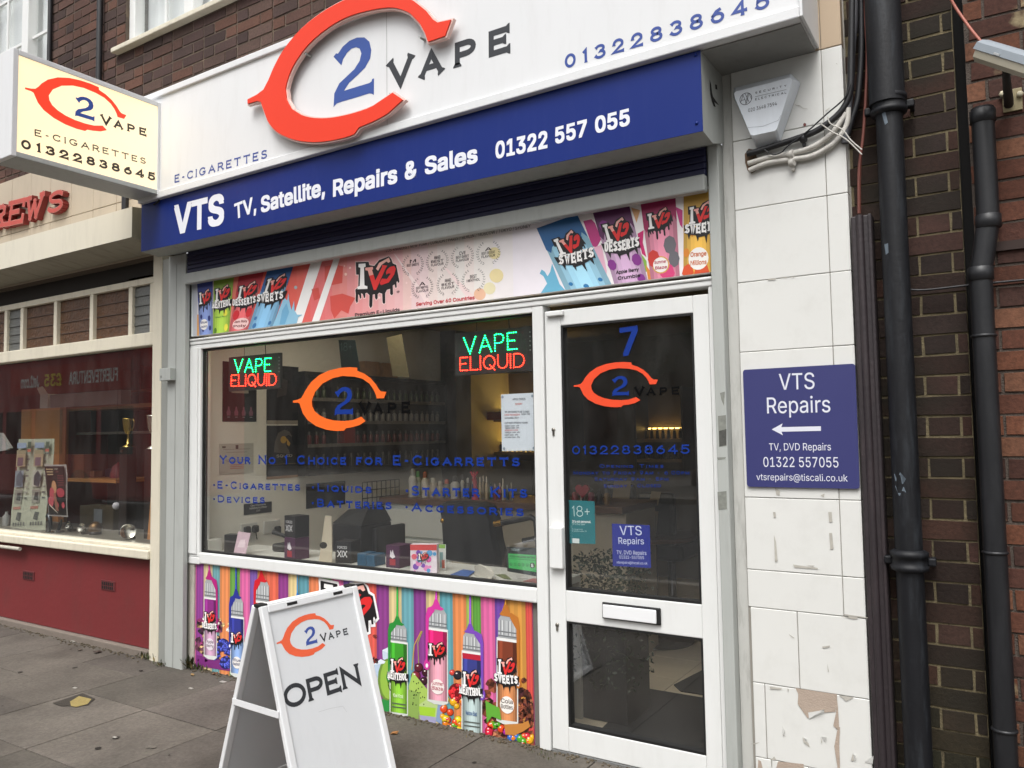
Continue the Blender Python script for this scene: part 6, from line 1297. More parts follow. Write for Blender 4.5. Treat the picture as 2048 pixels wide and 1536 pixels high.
def card(ar, W, H):
    for i, t_ in enumerate(('Card Payments', 'MINIMUM SPEND', '\u00a310')): ww = (.55, .62, .12)[i]; ar.sans_uv(t_, Vector((W*(.5-ww/2), H*(.72-.26*i))), Vector((1, 0)), Vector((0, 1)), W*ww, H*.16, 'c9c9c6', .01, 1, .15)
wallrect('card_notice', 'black card payments notice on the wall above the sockets', 'notice', [c0(383, 160), c0(700, 130), c0(700, 250), c0(383, 285)], mat('notice_black', '1a1c20', .4), card)
for i, (c_, lab) in enumerate((([c0(345, 385), c0(530, 370), c0(530, 470), c0(345, 490)], 'double wall socket with two black plugs above the leaflet'), ([c0(607, 350), c0(790, 345), c0(790, 480), c0(607, 495)], 'double wall socket with one black plug above the telephone'))):
    P_ = [atx(*q, WP) for q in c_]; y0_, y1_, z0_, z1_ = P_[0].y, P_[1].y, (P_[2].z+P_[3].z)/2, (P_[0].z+P_[1].z)/2; root = thing('wall_socket', lab, 'socket', (WP, (y0_+y1_)/2, z0_), 'wall sockets behind the ledge'); g = G(); g.box(WP, WP+.01, y0_, y1_, z0_, z1_, mat('socket_white', 'bdbcb6', .4), .003); g.build('plate', root)
    for k in ((.28, .78) if i == 0 else (.75,)): g = G(); yy = y0_+(y1_-y0_)*k; g.box(WP+.0105, WP+.04, yy-.024, yy+.024, z0_-.005, z0_+.045, RUB, .01); g.tube([(WP+.03, yy, z0_-.004), (WP+.03, yy+.01, SZ+.02)], .004, RUB, 6); g.build('plug', root)
# dark display cabinet on the left wall
CF = -4.44
ya, yb = atx(610, 850, CF).y, 2.65; za_, zb2 = atx(610, 953, CF).z, atx(610, 742, CF).z
CABM = mat('cabinet_black', '161414', .45, .15); root = thing('display_cabinet', 'long black open display cabinet on the left wall', 'cabinet', (-4.35, (ya+yb)/2, za_))
g = G(); g.box(IX0+.002, CF, ya, ya+.025, za_, zb2, CABM, .002); g.box(IX0+.002, CF, yb-.025, yb, za_, zb2, CABM, .002); g.box(IX0+.002, CF, ya+.025, yb-.025, zb2-.03, zb2, CABM, .002); g.box(IX0+.002, CF, ya+.025, yb-.025, za_, za_+.05, CABM, .002); g.box(IX0+.003, IX0+.015, ya+.025, yb-.025, za_+.05, zb2-.03, mat('cabinet_back', '2a2521', .6))
ym = ya+.27; g.box(IX0+.016, CF-.001, ym, ym+.06, za_+.05, zb2-.03, CABM); g.build('carcass', root)
shz = [za_+.05+(zb2-za_-.08)*k/4 for k in range(4)]
for z in shz[1:]: g = G(); g.box(IX0+.016, CF-.002, ya+.0255, yb-.0255, z-.012, z, mat('shelf_dark', '3a3632', .4)); g.box(CF-.0019, CF+.002, ya+.03, yb-.03, z-.014, z+.012, mat('price_strip', '6a6761', .4, .6, 60)); g.build('shelf', root)
def bottle_obj(name, label, cat, r, h, body, cap, group):
    root = thing(name, label, cat, (0, 0, 0), group); g = G(); g.lathe([(r, 0), (r, h*.66), (r*.5, h*.76)], (0, 0, 0), body, 10); g.build('bottle_body', root); g = G(); g.lathe([(r*.52, h*.762), (r*.5, h*.95), (r*.3, h)], (0, 0, 0), cap, 10); g.build('cap', root); return root
def dup(root, loc, label=None, s=None):
    r = root.copy(); COL.objects.link(r); r.location = loc
    if label: r['label'] = label
    for ch in list(root.children): c_ = ch.copy(); COL.objects.link(c_); c_.parent = r
    return r
bcol = ['2b2a2e', '5a2024', '7b7974', '3a4a2e', '6a5a3a', '23304a']
for s_, z in enumerate(shz):
    pr = bottle_obj('liquid_bottle', ['row of small dark bottles on the lowest shelf of the black cabinet', 'row of small dark bottles on the second shelf of the black cabinet', 'row of small dark bottles on the third shelf of the black cabinet', 'row of small dark bottles on the top shelf of the black cabinet'][s_].replace('row of small dark bottles', 'small dark bottle in the row'), 'bottle', .017, .105, mat('bt_'+bcol[s_], bcol[s_], .3), mat('bt_cap', '4a4945', .4), 'bottles in the black cabinet'); y = ya+.07; first = True
    while y < yb-.06:
        if not (ym-.02 < y < ym+.08):
            if first: pr.location = (CF-.032, y, z+.001); first = False
            else: dup(pr, (CF-.032, y, z+.001))
        y += .075
g = G(); yy = ya+.42; g.box(IX0+.018, CF-.006, yy, yy+.12, shz[1]+.001, shz[1]+.13, mat('red_box', '7a2222', .5), .003); g.build('carton', None, 'red carton on a shelf of the black cabinet', 'box')
for i, yy in enumerate((1.55, 1.78)):
    g = G(); zt_ = zb2+.001; g.box(IX0+.004, CF-.004, yy, yy+.18, zt_, zt_+.12, mat('wood_crate', '8d6a44', .6, .3, 20), .003); g.build('crate', None, ['left of two orange wooden boxes on top of the black cabinet', 'right of two orange wooden boxes on top of the black cabinet'][i], 'box', 'boxes on top of the cabinet')
# hanging posters near the top of the window
root, ar = sheet('hanging_sign', 'dark teal 18+ sign hanging inside near the top of the window', 'sign', [(677, 680), (710, 680), (720, 742), (683, 740)], mat('teal_dark', '142a2e', .5), .75, .003); ar.cop('18+', (681, 703), (704, 701), (681, 686), '4a6266', .08, .2, 0); ar.build('writing', root)
root, ar = sheet('hanging_paper', 'long olive paper sheet hanging from the shop ceiling', 'paper', [cyw(140, 150), cyw(270, 120), cyw(335, 490), cyw(195, 480)], mat('olive_paper', '59543c', .7), 1.0, .002); ar.build('sheet_face', root) if ar.g.f else None
# dark lower things on the left wall
wallrect('wall_poster', 'black price board on the wall below the black cabinet', 'poster', [(612, 968), (690, 962), (690, 1010), (612, 1016)], PD)
g = G(); root = thing('wire_rack', 'black wire grid rack against the left wall', 'rack', (IX0+.1, 1.9, .75)); y0_, y1_ = atx(725, 1000, IX0+.12).y, atx(775, 1000, IX0+.12).y+.15
zt_, zb3 = atx(725, 965, IX0+.12).z, atx(725, 1030, IX0+.12).z
for k in range(9): g.tube([(IX0+.12, y0_+(y1_-y0_)*k/8, zb3), (IX0+.12, y0_+(y1_-y0_)*k/8, zt_)], .004, RUB, 5)
for k in range(5): g.tube([(IX0+.12, y0_, zb3+(zt_-zb3)*k/4), (IX0+.12, y1_, zb3+(zt_-zb3)*k/4)], .004, RUB, 5)
g.build('grid', root)
# counter
CY = 1.35
g = G(); root = thing('counter', 'shop counter with wooden top and white panelled front', 'counter', (-2.6, CY, 0)); c0x, c0z = at(*c9(130, 115), CY).x, at(*c9(130, 80), CY).z; c1x = at(1248, 985, CY).x
WOOD = mat('counter_wood', '5f3f2a', .4, .3, 5, dirt=.2, dirtcol='3a2418', dscale=(2, 20, 20)); g.box(c0x, c1x, CY-.03, CY+.55, c0z-.045, c0z, WOOD, .006); g.build('worktop', root)
g = G(); cz_ = c0z-.0452; xw0, xw1 = at(*c9(175, 200), CY).x, at(*c9(900, 200), CY).x; CW = mat('cupboard_white', 'e0e3de', .45, .03); g.box(xw0, xw1, CY, CY+.5, 0, cz_, CW); g.box(xw1+.001, c1x, CY+.02, CY+.5, 0, cz_, mat('counter_beige', 'b8ad98', .6, .1)); g.build('carcass', root)
w_ = (xw1-xw0)
g = G(); g.box(xw0+.04, xw1-.02, CY-.018, CY-.0005, cz_-.24, cz_-.04, CW, .006); g.box(xw0+.04, xw1-.02, CY-.018, CY-.0005, .1, cz_-.26, CW, .006); g.box(xw0+.09, xw1-.07, CY-.022, CY-.0181, .15, cz_-.31, CW, .004); g.build('drawer_front', root)
rb = random.Random(11)
specs = [(cyw(365, 1430), 26, 44, 'b9b9b4', '8a8a86'), (cyw(410, 1440), 24, 40, '9aa08f', '4f8a4a'), (cyw(470, 1435), 22, 40, 'c9c4b8', 'a65a30'), (cyw(540, 1440), 30, 30, 'a39c90', 'b9b6ae'), (cyw(600, 1442), 28, 26, '8d877c', 'aaa69c'), (cyw(655, 1445), 26, 28, '7a746a', 'c05a48'), (cyw(725, 1450), 28, 34, 'b4b4b0', '26262a'), (cyw(788, 1450), 12, 36, 'b9b9b6', '4a4a4c'), (cyw(835, 1450), 16, 32, '3a3a3c', 'a9a9a8'), (cyw(880, 1448), 13, 30, '3a3a6a', 'c9c9c9'), (cyw(940, 1440), 10, 34, 'b9a98a', 'd6cfc0'), (cyw(968, 1440), 10, 35, 'b9a98a', 'd6cfc0'), (cyw(996, 1440), 10, 34, 'b9a98a', 'd6cfc0'), (cyw(1028, 1425), 12, 24, '3a6a34', '2a4a26'), (cyw(1068, 1425), 11, 24, '8a2a38', 'b9a9a8'), (cyw(1108, 1425), 12, 24, 'a02a40', 'c9b9b8'), (cyw(1135, 1425), 9, 32, 'b9b4a4', 'd9d4c8'), (cyw(1172, 1422), 12, 22, '3a5a66', '9aa6a8'), (cyw(1205, 1420), 9, 26, '7a7460', 'b9b29a')]
dsc = ['white capped', 'green capped', 'orange capped', 'wide pale', 'wide grey', 'red capped grey', 'black capped white', 'slim silver', 'dark silver topped', 'navy', 'first slim cream', 'second slim cream', 'third slim cream', 'dark green', 'dark red', 'crimson', 'tall cream', 'blue grey', 'small tan']
for i, ((px_, py_), wd, ht, bc, cc) in enumerate(specs):
    Yb = CY+.1+.05*(i % 2); p = at(px_, 960, Yb); pw = at(px_+wd/4.267*1.1, 960, Yb).x-p.x; r = pw*.9; r *= 1.12; h_ = max(.06, ht*.0048)
    b_ = bottle_obj('liquid_bottle', dsc[i]+' bottle in the row standing on the wooden counter', 'bottle', r, h_, mat('b_'+bc, bc, .3), mat('b_'+cc, cc, .35), 'bottles on the counter'); b_.location = (p.x, Yb, c0z+.0005)
p = at(*cyw(900, 1400), CY+.08); g = G(); g.tube([(p.x, CY+.08, c0z+.0005), (p.x, CY+.08, c0z+.1), (p.x-.01, CY+.08, c0z+.15)], [.03, .014, .02], mat('pink_prop', 'c02a48', .4), 10)
for k in range(3): g.tube([(p.x-.01, CY+.08, c0z+.15), (p.x-.04+.03*k, CY+.08, c0z+.2)], .008, MATS['pink_prop'], 8)
g.build('ornament', None, 'hot pink hand shaped stand among the counter bottles', 'ornament')
# black chair by the window
CHY = .85; LEA = mat('black_leather', '17181b', .38, .15, 6, bump=.1); root = thing('salon_chair', 'black high backed chair behind the right of the display window', 'chair', tuple(at(*c9(1150, 1000), CHY)))
bk = [(820, 150), (880, 128), (1080, 122), (1260, 140), (1360, 185), (1420, 330), (1450, 560), (1500, 760), (1500, 900), (900, 800), (868, 640), (850, 330)]
g = G(); lpk = [at(*c9(*q), CHY) for q in bk]; cen = sum(lpk, Vector())/len(lpk); fr_in = [cen+(q-cen)*.93+Vector((0, -.05, 0)) for q in lpk]; n = len(lpk); g.face([tuple(q) for q in fr_in][::-1], LEA, None, True)
for i in range(n): j = (i+1) % n; g.face([lpk[j], lpk[i], fr_in[i], fr_in[j]], LEA, None, True); g.face([lpk[i], lpk[j], lpk[j]+Vector((0, .07, 0)), lpk[i]+Vector((0, .07, 0))], LEA)
g.face([tuple(q+Vector((0, .07, 0))) for q in lpk], LEA); g.build('backrest', root)
g = G(); g.box(cen.x-.26, cen.x+.26, CHY+.08, CHY+.55, .42, .54, LEA, .04); g.build('seat', root)
g = G(); g.lathe([(.24, .0), (.24, .03), (.05, .06), (.04, .42)], (cen.x, CHY+.3, 0), mat('chrome', '55565a', .2, metal=.8), 20); g.build('base', root)
for sgn, pts in ((1, [(1440, 385), (1520, 372), (1700, 335), (1830, 308), (1890, 345), (1905, 520), (1925, 800)]), ):
    P_ = [at(*c9(*q), CHY-.05) for q in pts]; g = G(); g.tube(P_, .018, LEA, 12); g.build('armrest', root); g = G(); g.tube([P_[0]-(P_[1]-P_[0])*.25, P_[0]+(P_[1]-P_[0])*.8], .0205, mat('brass', 'b58a3a', .2, metal=1), 12); g.build('arm_cap', root)
g = G(); P_ = [at(*c9(*q), CHY+.3) for q in [(1740, 575), (1900, 545)]]; g.tube(P_, .016, LEA, 10); g.build('armrest', root)
g = G(); q = at(*c9(830, 350), CHY-.04); g.blob(q, .018, MATS['brass'], 8); g.build('knob', root)
# dark column and glowing back shelves
g = G(); g.box(at(800, 800, 2.66).x, at(912, 800, 2.66).x, 2.66, 2.9, 0, IZ, mat('dark_column', '1f1a15', .6, .2)); g.build('pillar', None, 'dark brown square pillar left of the glowing shelves', 'pillar')
SY = 3.55
def lit_shelves(label, xa, xb, zs, zt_, strip, name='lit_shelves'):
    root = thing(name, label, 'shelves', ((xa+xb)/2, SY+.2, zs[0])); g = G(); g.box(xa, xb, SY+.3, SY+.32, zs[0]-.1, zt_, mat('warm_panel', '6f6048', .6, .08)); g.box(xa-.02, xa, SY, SY+.32, zs[0]-.1, zt_, CABM); g.box(xb, xb+.02, SY, SY+.32, zs[0]-.1, zt_, CABM); g.build('back_panel', root)
    for z in zs:
        g = G(); g.box(xa, xb, SY, SY+.299, z-.03, z, mat('shelf_wood', '8a7352', .5, .2)); g.build('shelf', root)
    g = G(); 
    for z in strip: g.box(xa+.02, xb-.02, SY+.24, SY+.25, z, z+.012, (emis('warm_strip', 'ffd060', 22) if name == 'lit_shelves' else emis('dim_strip', 'ffcf70', 5)))
    g.build('light_strip', root)
    for z in zs:
        pr = bottle_obj('liquid_bottle', ('small backlit bottle in the row on the ' + ('upper' if z == zs[-1] else 'lower') + ' glowing shelf ' + ('seen through the display window' if name == 'lit_shelves' else 'seen through the door')), 'bottle', .016, .1, mat('bt_dark', '1c1a17', .3), mat('bt_pale', 'b9a878', .4), 'bottles on the glowing shelves'); x = xa+.05; first = True
        while x < xb-.04:
            if first: pr.location = (x, SY+.12, z+.001); first = False
            else: dup(pr, (x, SY+.12, z+.001))
            x += .055
    return root
za1, za2 = at(980, 838, SY).z, at(980, 904, SY).z
lit_shelves('warm glowing shelves of bottles seen through the display window', at(912, 850, SY).x, at(1072, 850, SY).x+.35, [za2, za1], at(980, 745, SY).z, [za1+.03, za2+.05])
dz1, dz2 = at(1310, 838, SY).z, at(1310, 878, SY).z; dz3 = at(1310, 918, SY).z
lit_shelves('dim glowing shelves of bottles seen through the door', at(1272, 850, SY).x, at(1362, 850, SY).x, [dz3, dz2], at(1310, 775, SY).z, [dz2+.09], 'door_shelves')
p = at(985, 828, SY-.1); g = G(); g.box(p.x-.06, p.x+.12, SY-.12, SY-.06, p.z-.06, p.z+.02, mat('red_glow', '7a2a22', .4), .004); g.build('tin', None, 'red tin in front of the glowing shelves', 'tin')  # solid red box put in for a red glow at the shelves
# ---- things seen through the door
g = G(); m_ = mat('door_mat', '131416', .95, .2, 60, bump=.5); P_ = [atz(*q, .004) for q in [cdr(350, 2800)[:2] if False else (1180, 1480), (1285, 1375), (1425, 1398), (1440, 1530)]]
g.prism([tuple(q) for q in P_][::-1], (0, 0, -.0035), m_); g.build('door_mat', None, 'big black mat just inside the shop door', 'mat')
g = G(); P_ = [atz(*q, .006) for q in [(1346, 1370), (1425, 1330), (1440, 1395), (1360, 1383)]]; g.prism([tuple(q+Vector((0, .01, 0))) for q in P_][::-1], (0, 0, -.004), mat('mat_grey', '22211f', .95, .2, 60)); g.build('door_mat', None, 'smaller dark mat behind the black door mat', 'mat')
# planter with clipped bush
PY = .42; xa, xb = at(1146, 1320, PY).x, at(1252, 1320, PY).x; root = thing('potted_plant', 'dark bushy plant in a tall black planter behind the door', 'plant', ((xa+xb)/2, PY+.15, 0)); g = G(); g.box(xa, xb, PY, PY+.3, .001, .46, mat('planter_black', '15171a', .45), .01); g.build('planter', root)
LF = mat('plant_leaf', '16260f', .55, .4, 30); g = G(); rp = random.Random(4)
for i in range(2600):
    v = Vector((rp.uniform(xa-.03, xb+.03), rp.uniform(PY-.05, PY+.33), .46+rp.uniform(-.3, .36))); d1 = Vector((rp.gauss(0, 1), rp.gauss(0, 1), rp.gauss(0, 1))).normalized(); d2 = d1.cross(Vector((rp.gauss(0, 1), rp.gauss(0, 1), rp.gauss(0, 1)))).normalized(); s_ = rp.uniform(.010, .018)
    g.face([v-d1*s_, v+d2*s_*.45, v+d1*s_, v-d2*s_*.45], LF)
g.build('foliage', root)
g = G(); tb = atz(1310, 1277, .01); root = thing('round_table', 'round black pedestal base on the shop floor behind the plant', 'table', tuple(tb)); g.lathe([(.27, 0), (.27, .012), (.06, .035), (.03, .05), (.03, .7)], (tb.x, tb.y, .001), mat('gloss_black', '101113', .15, .1), 28); g.build('pedestal', root); g = G(); g.lathe([(.3, 0), (.31, .015), (.3, .03)], (tb.x, tb.y, .702), WOOD, 28); g.build('table_top', root)
for i, (xa_, xb_, yt, yb_, Yc, lab) in enumerate(((1208, 1268, 968, 1090, 2.2, 'black chair back with two cream paper strips, left one inside the door'), (1272, 1348, 985, 1095, 2.0, 'black chair back with two cream paper strips, right one inside the door'))):
    a_, b_ = at(xa_, yt, Yc), at(xb_, yb_, Yc); root = thing('salon_chair', lab, 'chair', ((a_.x+b_.x)/2, Yc, 0), 'black chairs inside the door'); g = G(); g.box(a_.x, b_.x, Yc, Yc+.09, b_.z, a_.z, LEA, .03); g.build('backrest', root); g = G(); g.box(a_.x-.02, b_.x+.02, Yc+.1, Yc+.5, b_.z-.12, b_.z-.001, LEA, .03); g.build('seat', root); g = G(); g.lathe([(.2, 0), (.2, .02), (.03, .05), (.03, b_.z-.12)], ((a_.x+b_.x)/2, Yc+.3, .001), MATS['chrome'], 16); g.build('base', root)
    st = [[(1228, 962), (1262, 962), (1258, 1005), (1224, 1003)], [(1222, 1010), (1260, 1012), (1259, 1020), (1221, 1018)]] if i == 0 else [[(1303, 982), (1322, 984), (1315, 1012), (1297, 1010)], [(1297, 1021), (1317, 1023), (1312, 1066), (1294, 1062)]]
    for s_ in st: g = G(); g.prism([tuple(at(*q, Yc-.004)) for q in s_][::-1], (0, .003, 0), mat('kraft_strip', '8d7c5e', .7, .1)); g.build('paper_strip', root)
g = G(); p = at(1165, 940, 1.2); 
for k in range(5):
    q = at(1150+k*16, 958, CY+.1); b_ = bottle_obj('liquid_bottle', ['red capped', 'silver', 'pink', 'dark', 'amber'][k]+' bottle on the counter seen through the door', 'bottle', .022, .1, mat('dk%d' % k, ['8a2a30', '8f8f8c', 'a03a5a', '24222a', '7a5a2a'][k], .3), mat('bt_cap', '8a8880'), 'bottles on the counter by the door'); b_.location = (q.x, CY+.1, c0z+.0005)
hp = at(1163, 938, CY+.02); g = G(); hz = c0z+.08; g.prism([(hp.x+.05*math.sin(t)**3, CY+.02, hz+.012+.05*(13*math.cos(t)-5*math.cos(2*t)-2*math.cos(3*t)-math.cos(4*t))/16) for t in [2*math.pi*k/24 for k in range(24)]], (0, .02, 0), mat('heart_red', 'a8223a', .4)); g.tube([(hp.x, CY+.03, c0z+.0005), (hp.x, CY+.03, c0z+.05)], .006, RUB, 6); g.build('heart_ornament', None, 'red heart ornament on the counter near the door', 'ornament')

# ================================================================== INSIDE THE NEIGHBOUR SHOP
NW = mat('neighbour_wall', '5a2423', .8, .15, 2)
g = G(); g.box(NX0, -4.83, 2.6, 2.65, 0, 2.7, NW); g.box(-4.86, -4.83, .08, 2.6, 0, 2.7, mat('neighbour_side', '4a2422', .8)); g.box(NX0, NX0+.04, .08, 2.6, 0, 2.7, NW); g.box(NX0, -4.83, .05, 2.65, 2.66, 2.7, mat('neighbour_ceiling', '4a443c', .9)); g.box(NX0, -4.83, .05, 2.65, -.06, -.02, mat('neighbour_floor', '3a2c24', .9)); g.build('room_shell', nb)
SB = .722; g = G(); g.box(NX0, -4.893, .051, .62, SB-.03, SB, mat('display_shelf', '6d6a60', .5, .1)); g.build('display_shelf', nb)
k4 = lambda x, y: (x/4.152, 730+y/4.152)
WD = mat('beech', 'b27a44', .5, .15, 3, dirt=.25, dirtcol='7a4c26', dscale=(2, 2, 18)); WDD = mat('beech_dark', '7a4f2a', .5, .2)
root = thing('shelf_unit', 'orange beech shelf unit standing behind the left shop window', 'shelves', tuple(at(*k4(500, 900), .64)))
YS = .64; xa, xb, zt_ = at(*k4(178, 370), YS).x, at(*k4(497, 370), YS).x, at(*k4(330, 362), YS).z; xr2 = at(*k4(1300, 400), YS+.0).x
g = G(); g.box(xa, xb, YS, YS+.03, .3, zt_, WD, .003); g.build('end_panel', root)
g = G(); g.box(xb+.0005, xb+.1, YS+.0, YS+.03, .3, zt_, WDD, .002); g.box(xb, -4.95, YS+.03, YS+.4, zt_-.035, zt_, WDD); z2 = at(*k4(700, 960), YS).z; g.box(xb+.1005, at(*k4(960, 940), YS).x, YS, YS+.4, z2-.012, z2+.015, WD); z3 = at(*k4(700, 570), YS+.2).z; g.box(xb+.1, -4.95, YS+.1, YS+.4, z3-.01, z3+.01, mat('shelf_grey', '5a554c', .5)); g.box(xb+.1, -4.95, YS+.4, YS+.42, .3, zt_, mat('unit_back', '1f1815', .8)); g.build('shelf_board', root)
g = G(); q0, q1 = at(*k4(330, 350), YS-.02), at(*k4(398, 240), YS-.02); wb = mat('white_carton', 'b0aca4', .55, .05); root = thing('long_carton', 'long white carton with open flap on top of the beech unit', 'box', (q0.x, YS+.1, zt_)); g.box(q0.x, q1.x, YS-.02, YS+.09, zt_+.001, q1.z, wb, .002); q2n = at(*k4(1005, 300), YS+.0); g.box(q1.x+.0005, q2n.x, YS, YS+.09, zt_+.001, q1.z-.008, mat('grey_carton', '7a7270', .6, .1), .002); g.build('carton', root)
g = G(); f0, f1 = at(*k4(303, 190), YS-.06), at(*k4(350, 178), YS-.06); g.hexa([(q0.x, YS-.02, q1.z), (q1.x, YS-.02, q1.z), (f1.x, YS-.06, f1.z), (f0.x, YS-.06, f0.z)]+[(q0.x, YS-.017, q1.z), (q1.x, YS-.017, q1.z), (f1.x, YS-.057, f1.z), (f0.x, YS-.057, f0.z)], wb); g.build('flap', root)
# newspapers and poster
def curled(name, label, cat, tl, tr, br, bl, Y0, m, fn, amp=.012):
    f = face_y(Y0); A_, B_, C_, D_ = (Vector(f.px(*k4(*q))) for q in (tl, tr, br, bl)); root = thing(name, label, cat, (D_.x, Y0, D_.y)); g = G(); n = 12; vs = []; fs = []
    for i in range(n+1):
        t = i/n; l_ = A_.lerp(D_, t); r_ = B_.lerp(C_, t); dy = amp*math.sin(t*5+.6)
        vs += [(l_.x, Y0+dy, l_.y), (r_.x, Y0+dy, r_.y)]
    for i in range(n): fs.append((2*i, 2*i+2, 2*i+3, 2*i+1))
    g.faces(vs, fs, m, True); g.faces([(x, y+.0012, z) for x, y, z in vs], [q[::-1] for q in fs], m, True); g.build('sheet', root)
    ar = Art(face_y(Y0-amp-.002)); Q = lambda u, v: tuple((A_*(1-u)+B_*u)*v+(D_*(1-u)+C_*u)*(1-v)); fn(ar, Q); ar.build('print', root); return root
def quad(Q, u0, v0, u1, v1): return [Q(u0, v0), Q(u1, v0), Q(u1, v1), Q(u0, v1)]
def news(ar, Q):
    rr = random.Random(8)
    for col_ in (0, 1):
        u0 = .05+.5*col_; ar.poly(quad(Q, u0, .9, u0+.26, .96), '8f9ab0', 1); ar.poly(quad(Q, u0+.3, .9, u0+.4, .97), '5a5f50', 1); ar.poly(quad(Q, u0, .7, u0+.26, .88), '9a8a70', 1); ar.poly(quad(Q, u0+.04, .71, u0+.2, .8), '6a5560', 2); ar.poly(quad(Q, u0+.3, .86, u0+.4, .89), 'b86a5a', 1)
        for r in range(9): ar.poly(quad(Q, u0+.3, .83-r*.06, u0+.38+rr.uniform(0, .04), .85-r*.06), rr.choice(['7a7a72', '9a988c', '6a6a66']), 1)
        ar.poly(quad(Q, u0, .48, u0+.24, .66), ['7f8a92', 'a8a69a'][col_], 1); ar.poly([Q(u0+.05, .5), Q(u0+.2, .48), Q(u0+.26, .58), Q(u0+.14, .66), Q(u0+.04, .6)], ['55606a', '3c4248'][col_], 2); ar.poly(quad(Q, u0+.02, .3, u0+.24, .45), '8d8a80', 1); ar.poly([Q(u0+.08, .34), Q(u0+.2, .33), Q(u0+.2, .42), Q(u0+.1, .42)], '4a4a48', 2); ar.poly(quad(Q, u0, .24, u0+.22, .27), 'a8786a', 1)
        for k in range(5): ar.poly(quad(Q, u0+.02+k*.075, .06, u0+.06+k*.075, .1), '6a6a64', 1); 
        ar.poly([Q(u0+.1, .13), Q(u0+.22, .11), Q(u0+.26, .2), Q(u0+.14, .21)], '5a5c58', 1)
curled('newspaper', 'double newspaper catalogue pages hung in the left shop window', 'newspaper', (148, 615), (445, 612), (385, 1370), (95, 1385), .2, mat('newsprint', 'a9ab98', .8, .05), news)
def gig(ar, Q):
    ar.poly(quad(Q, .04, .03, .96, .97), '1a1414', 1); ar.sans_uv('SATURDAY', Vector(Q(.5, .9)), Vector((1, 0)), Vector((0, 1)), .05, .012, 'b9b0a0', .01, 3); ar.sans_uv('17 MARCH', Vector(Q(.55, .85)), Vector((1, 0)), Vector((0, 1)), .04, .011, '9a5a5a', .01, 3)
    for i in range(3): ar.poly(quad(Q, .1+.02*i, .9-.05*i, .42, .92-.05*i), 'b39a78', 2)
    for i in range(5): ar.poly(quad(Q, .62, .78-.045*i, .9, .79-.045*i), '8a3a40', 2)
    for (cx, cyy, rx, ry, c_) in ((.3, .42, .13, .14, 'b04a54'), (.42, .56, .12, .13, 'b98a64'), (.72, .46, .2, .09, 'a8404c'), (.2, .28, .14, .1, 'b04a54'), (.5, .22, .1, .06, 'a8404c'), (.82, .22, .08, .06, 'b04a54')): ar.poly([Q(cx+rx*math.cos(t), cyy+ry*math.sin(t)) for t in [k*.45 for k in range(14)]], c_, 2)
    ar.poly([Q(.36, .45), Q(.48, .45), Q(.58, .1), Q(.42, .12)], '8a5a48', 3); ar.poly([Q(.1, .24), Q(.5, .08), (Q(.52, .06)), Q(.12, .2)], 'b9b0a0', 3)
curled('gig_poster', 'black gig poster with pink shapes stuck in the left window', 'poster', (370, 828), (548, 826), (568, 1262), (412, 1252), .12, mat('poster_border', 'a39c98', .6), gig, .006)
# trophies
GOLD = mat('trophy_gold', 'c2a45a', .22, .05, metal=1); SILV = mat('trophy_silver', 'c3c0b4', .18, .03, metal=1); DKW = mat('dark_plinth', '1d1512', .4)
def cup(label, top, basep, Y, s, full=True):
    z1_, z0_ = at(*k4(*top), Y).z, at(*k4(*basep), Y).z; x = at(*k4(*basep), Y).x; H = z1_-z0_; root = thing('trophy_cup', label, 'trophy', (x, Y, z0_), 'trophy cups in the left shop window'); g = G()
    g.lathe([(.2*H, 0), (.19*H, .03*H), (.07*H, .1*H), (.05*H, .3*H), (.04*H, .42*H), (.1*H, .48*H), (.17*H, .62*H), (.2*H, .95*H), (.215*H, 1.0*H), (.19*H, .97*H), (.1*H, .55*H)], (x, Y, z0_), s, 18); g.build('cup', root)
    for sg in (-1, 1): g = G(); g.tube([(x+sg*.14*H, Y, z0_+.55*H), (x+sg*.3*H, Y, z0_+.68*H), (x+sg*.34*H, Y, z0_+.88*H), (x+sg*.27*H, Y, z0_+.98*H), (x+sg*.23*H, Y, z0_+.9*H)], .018*H, s, 8); g.build('handle', root)
    return root, x, z0_
r1, x1_, zz1 = cup('gold trophy cup with two handles on a plinth in the left window', (1070, 440), (1065, 680), .35, GOLD); g = G(); g.box(x1_-.05, x1_+.05, .31, .39, SB+.001, zz1-.001, DKW, .004); g.box(x1_-.035, x1_+.0, .3085, .3099, zz1-.04, zz1-.02, SILV); g.build('plinth', None, 'dark wooden plinth under the two handled gold cup', 'plinth')
r2, x2_, zz2 = cup('silver trophy cup half hidden behind the cream window post', (1275, 415), (1275, 695), .3, SILV); g = G(); g.box(x2_-.05, x2_+.05, .26, .34, SB+.001, zz2-.001, DKW, .004); g.build('plinth', None, 'dark plinth under the silver cup by the cream post', 'plinth')
p = at(*k4(1260, 900), .2); g = G(); P_ = [at(*k4(*q), .2) for q in [(1268, 900), (1305, 900), (1285, 1450), (1222, 1450)]]; g.prism([tuple(q) for q in P_][::-1], (0, .03, 0), WD); g.build('plank', None, 'orange wooden bat leaning by the cream post', 'bat')
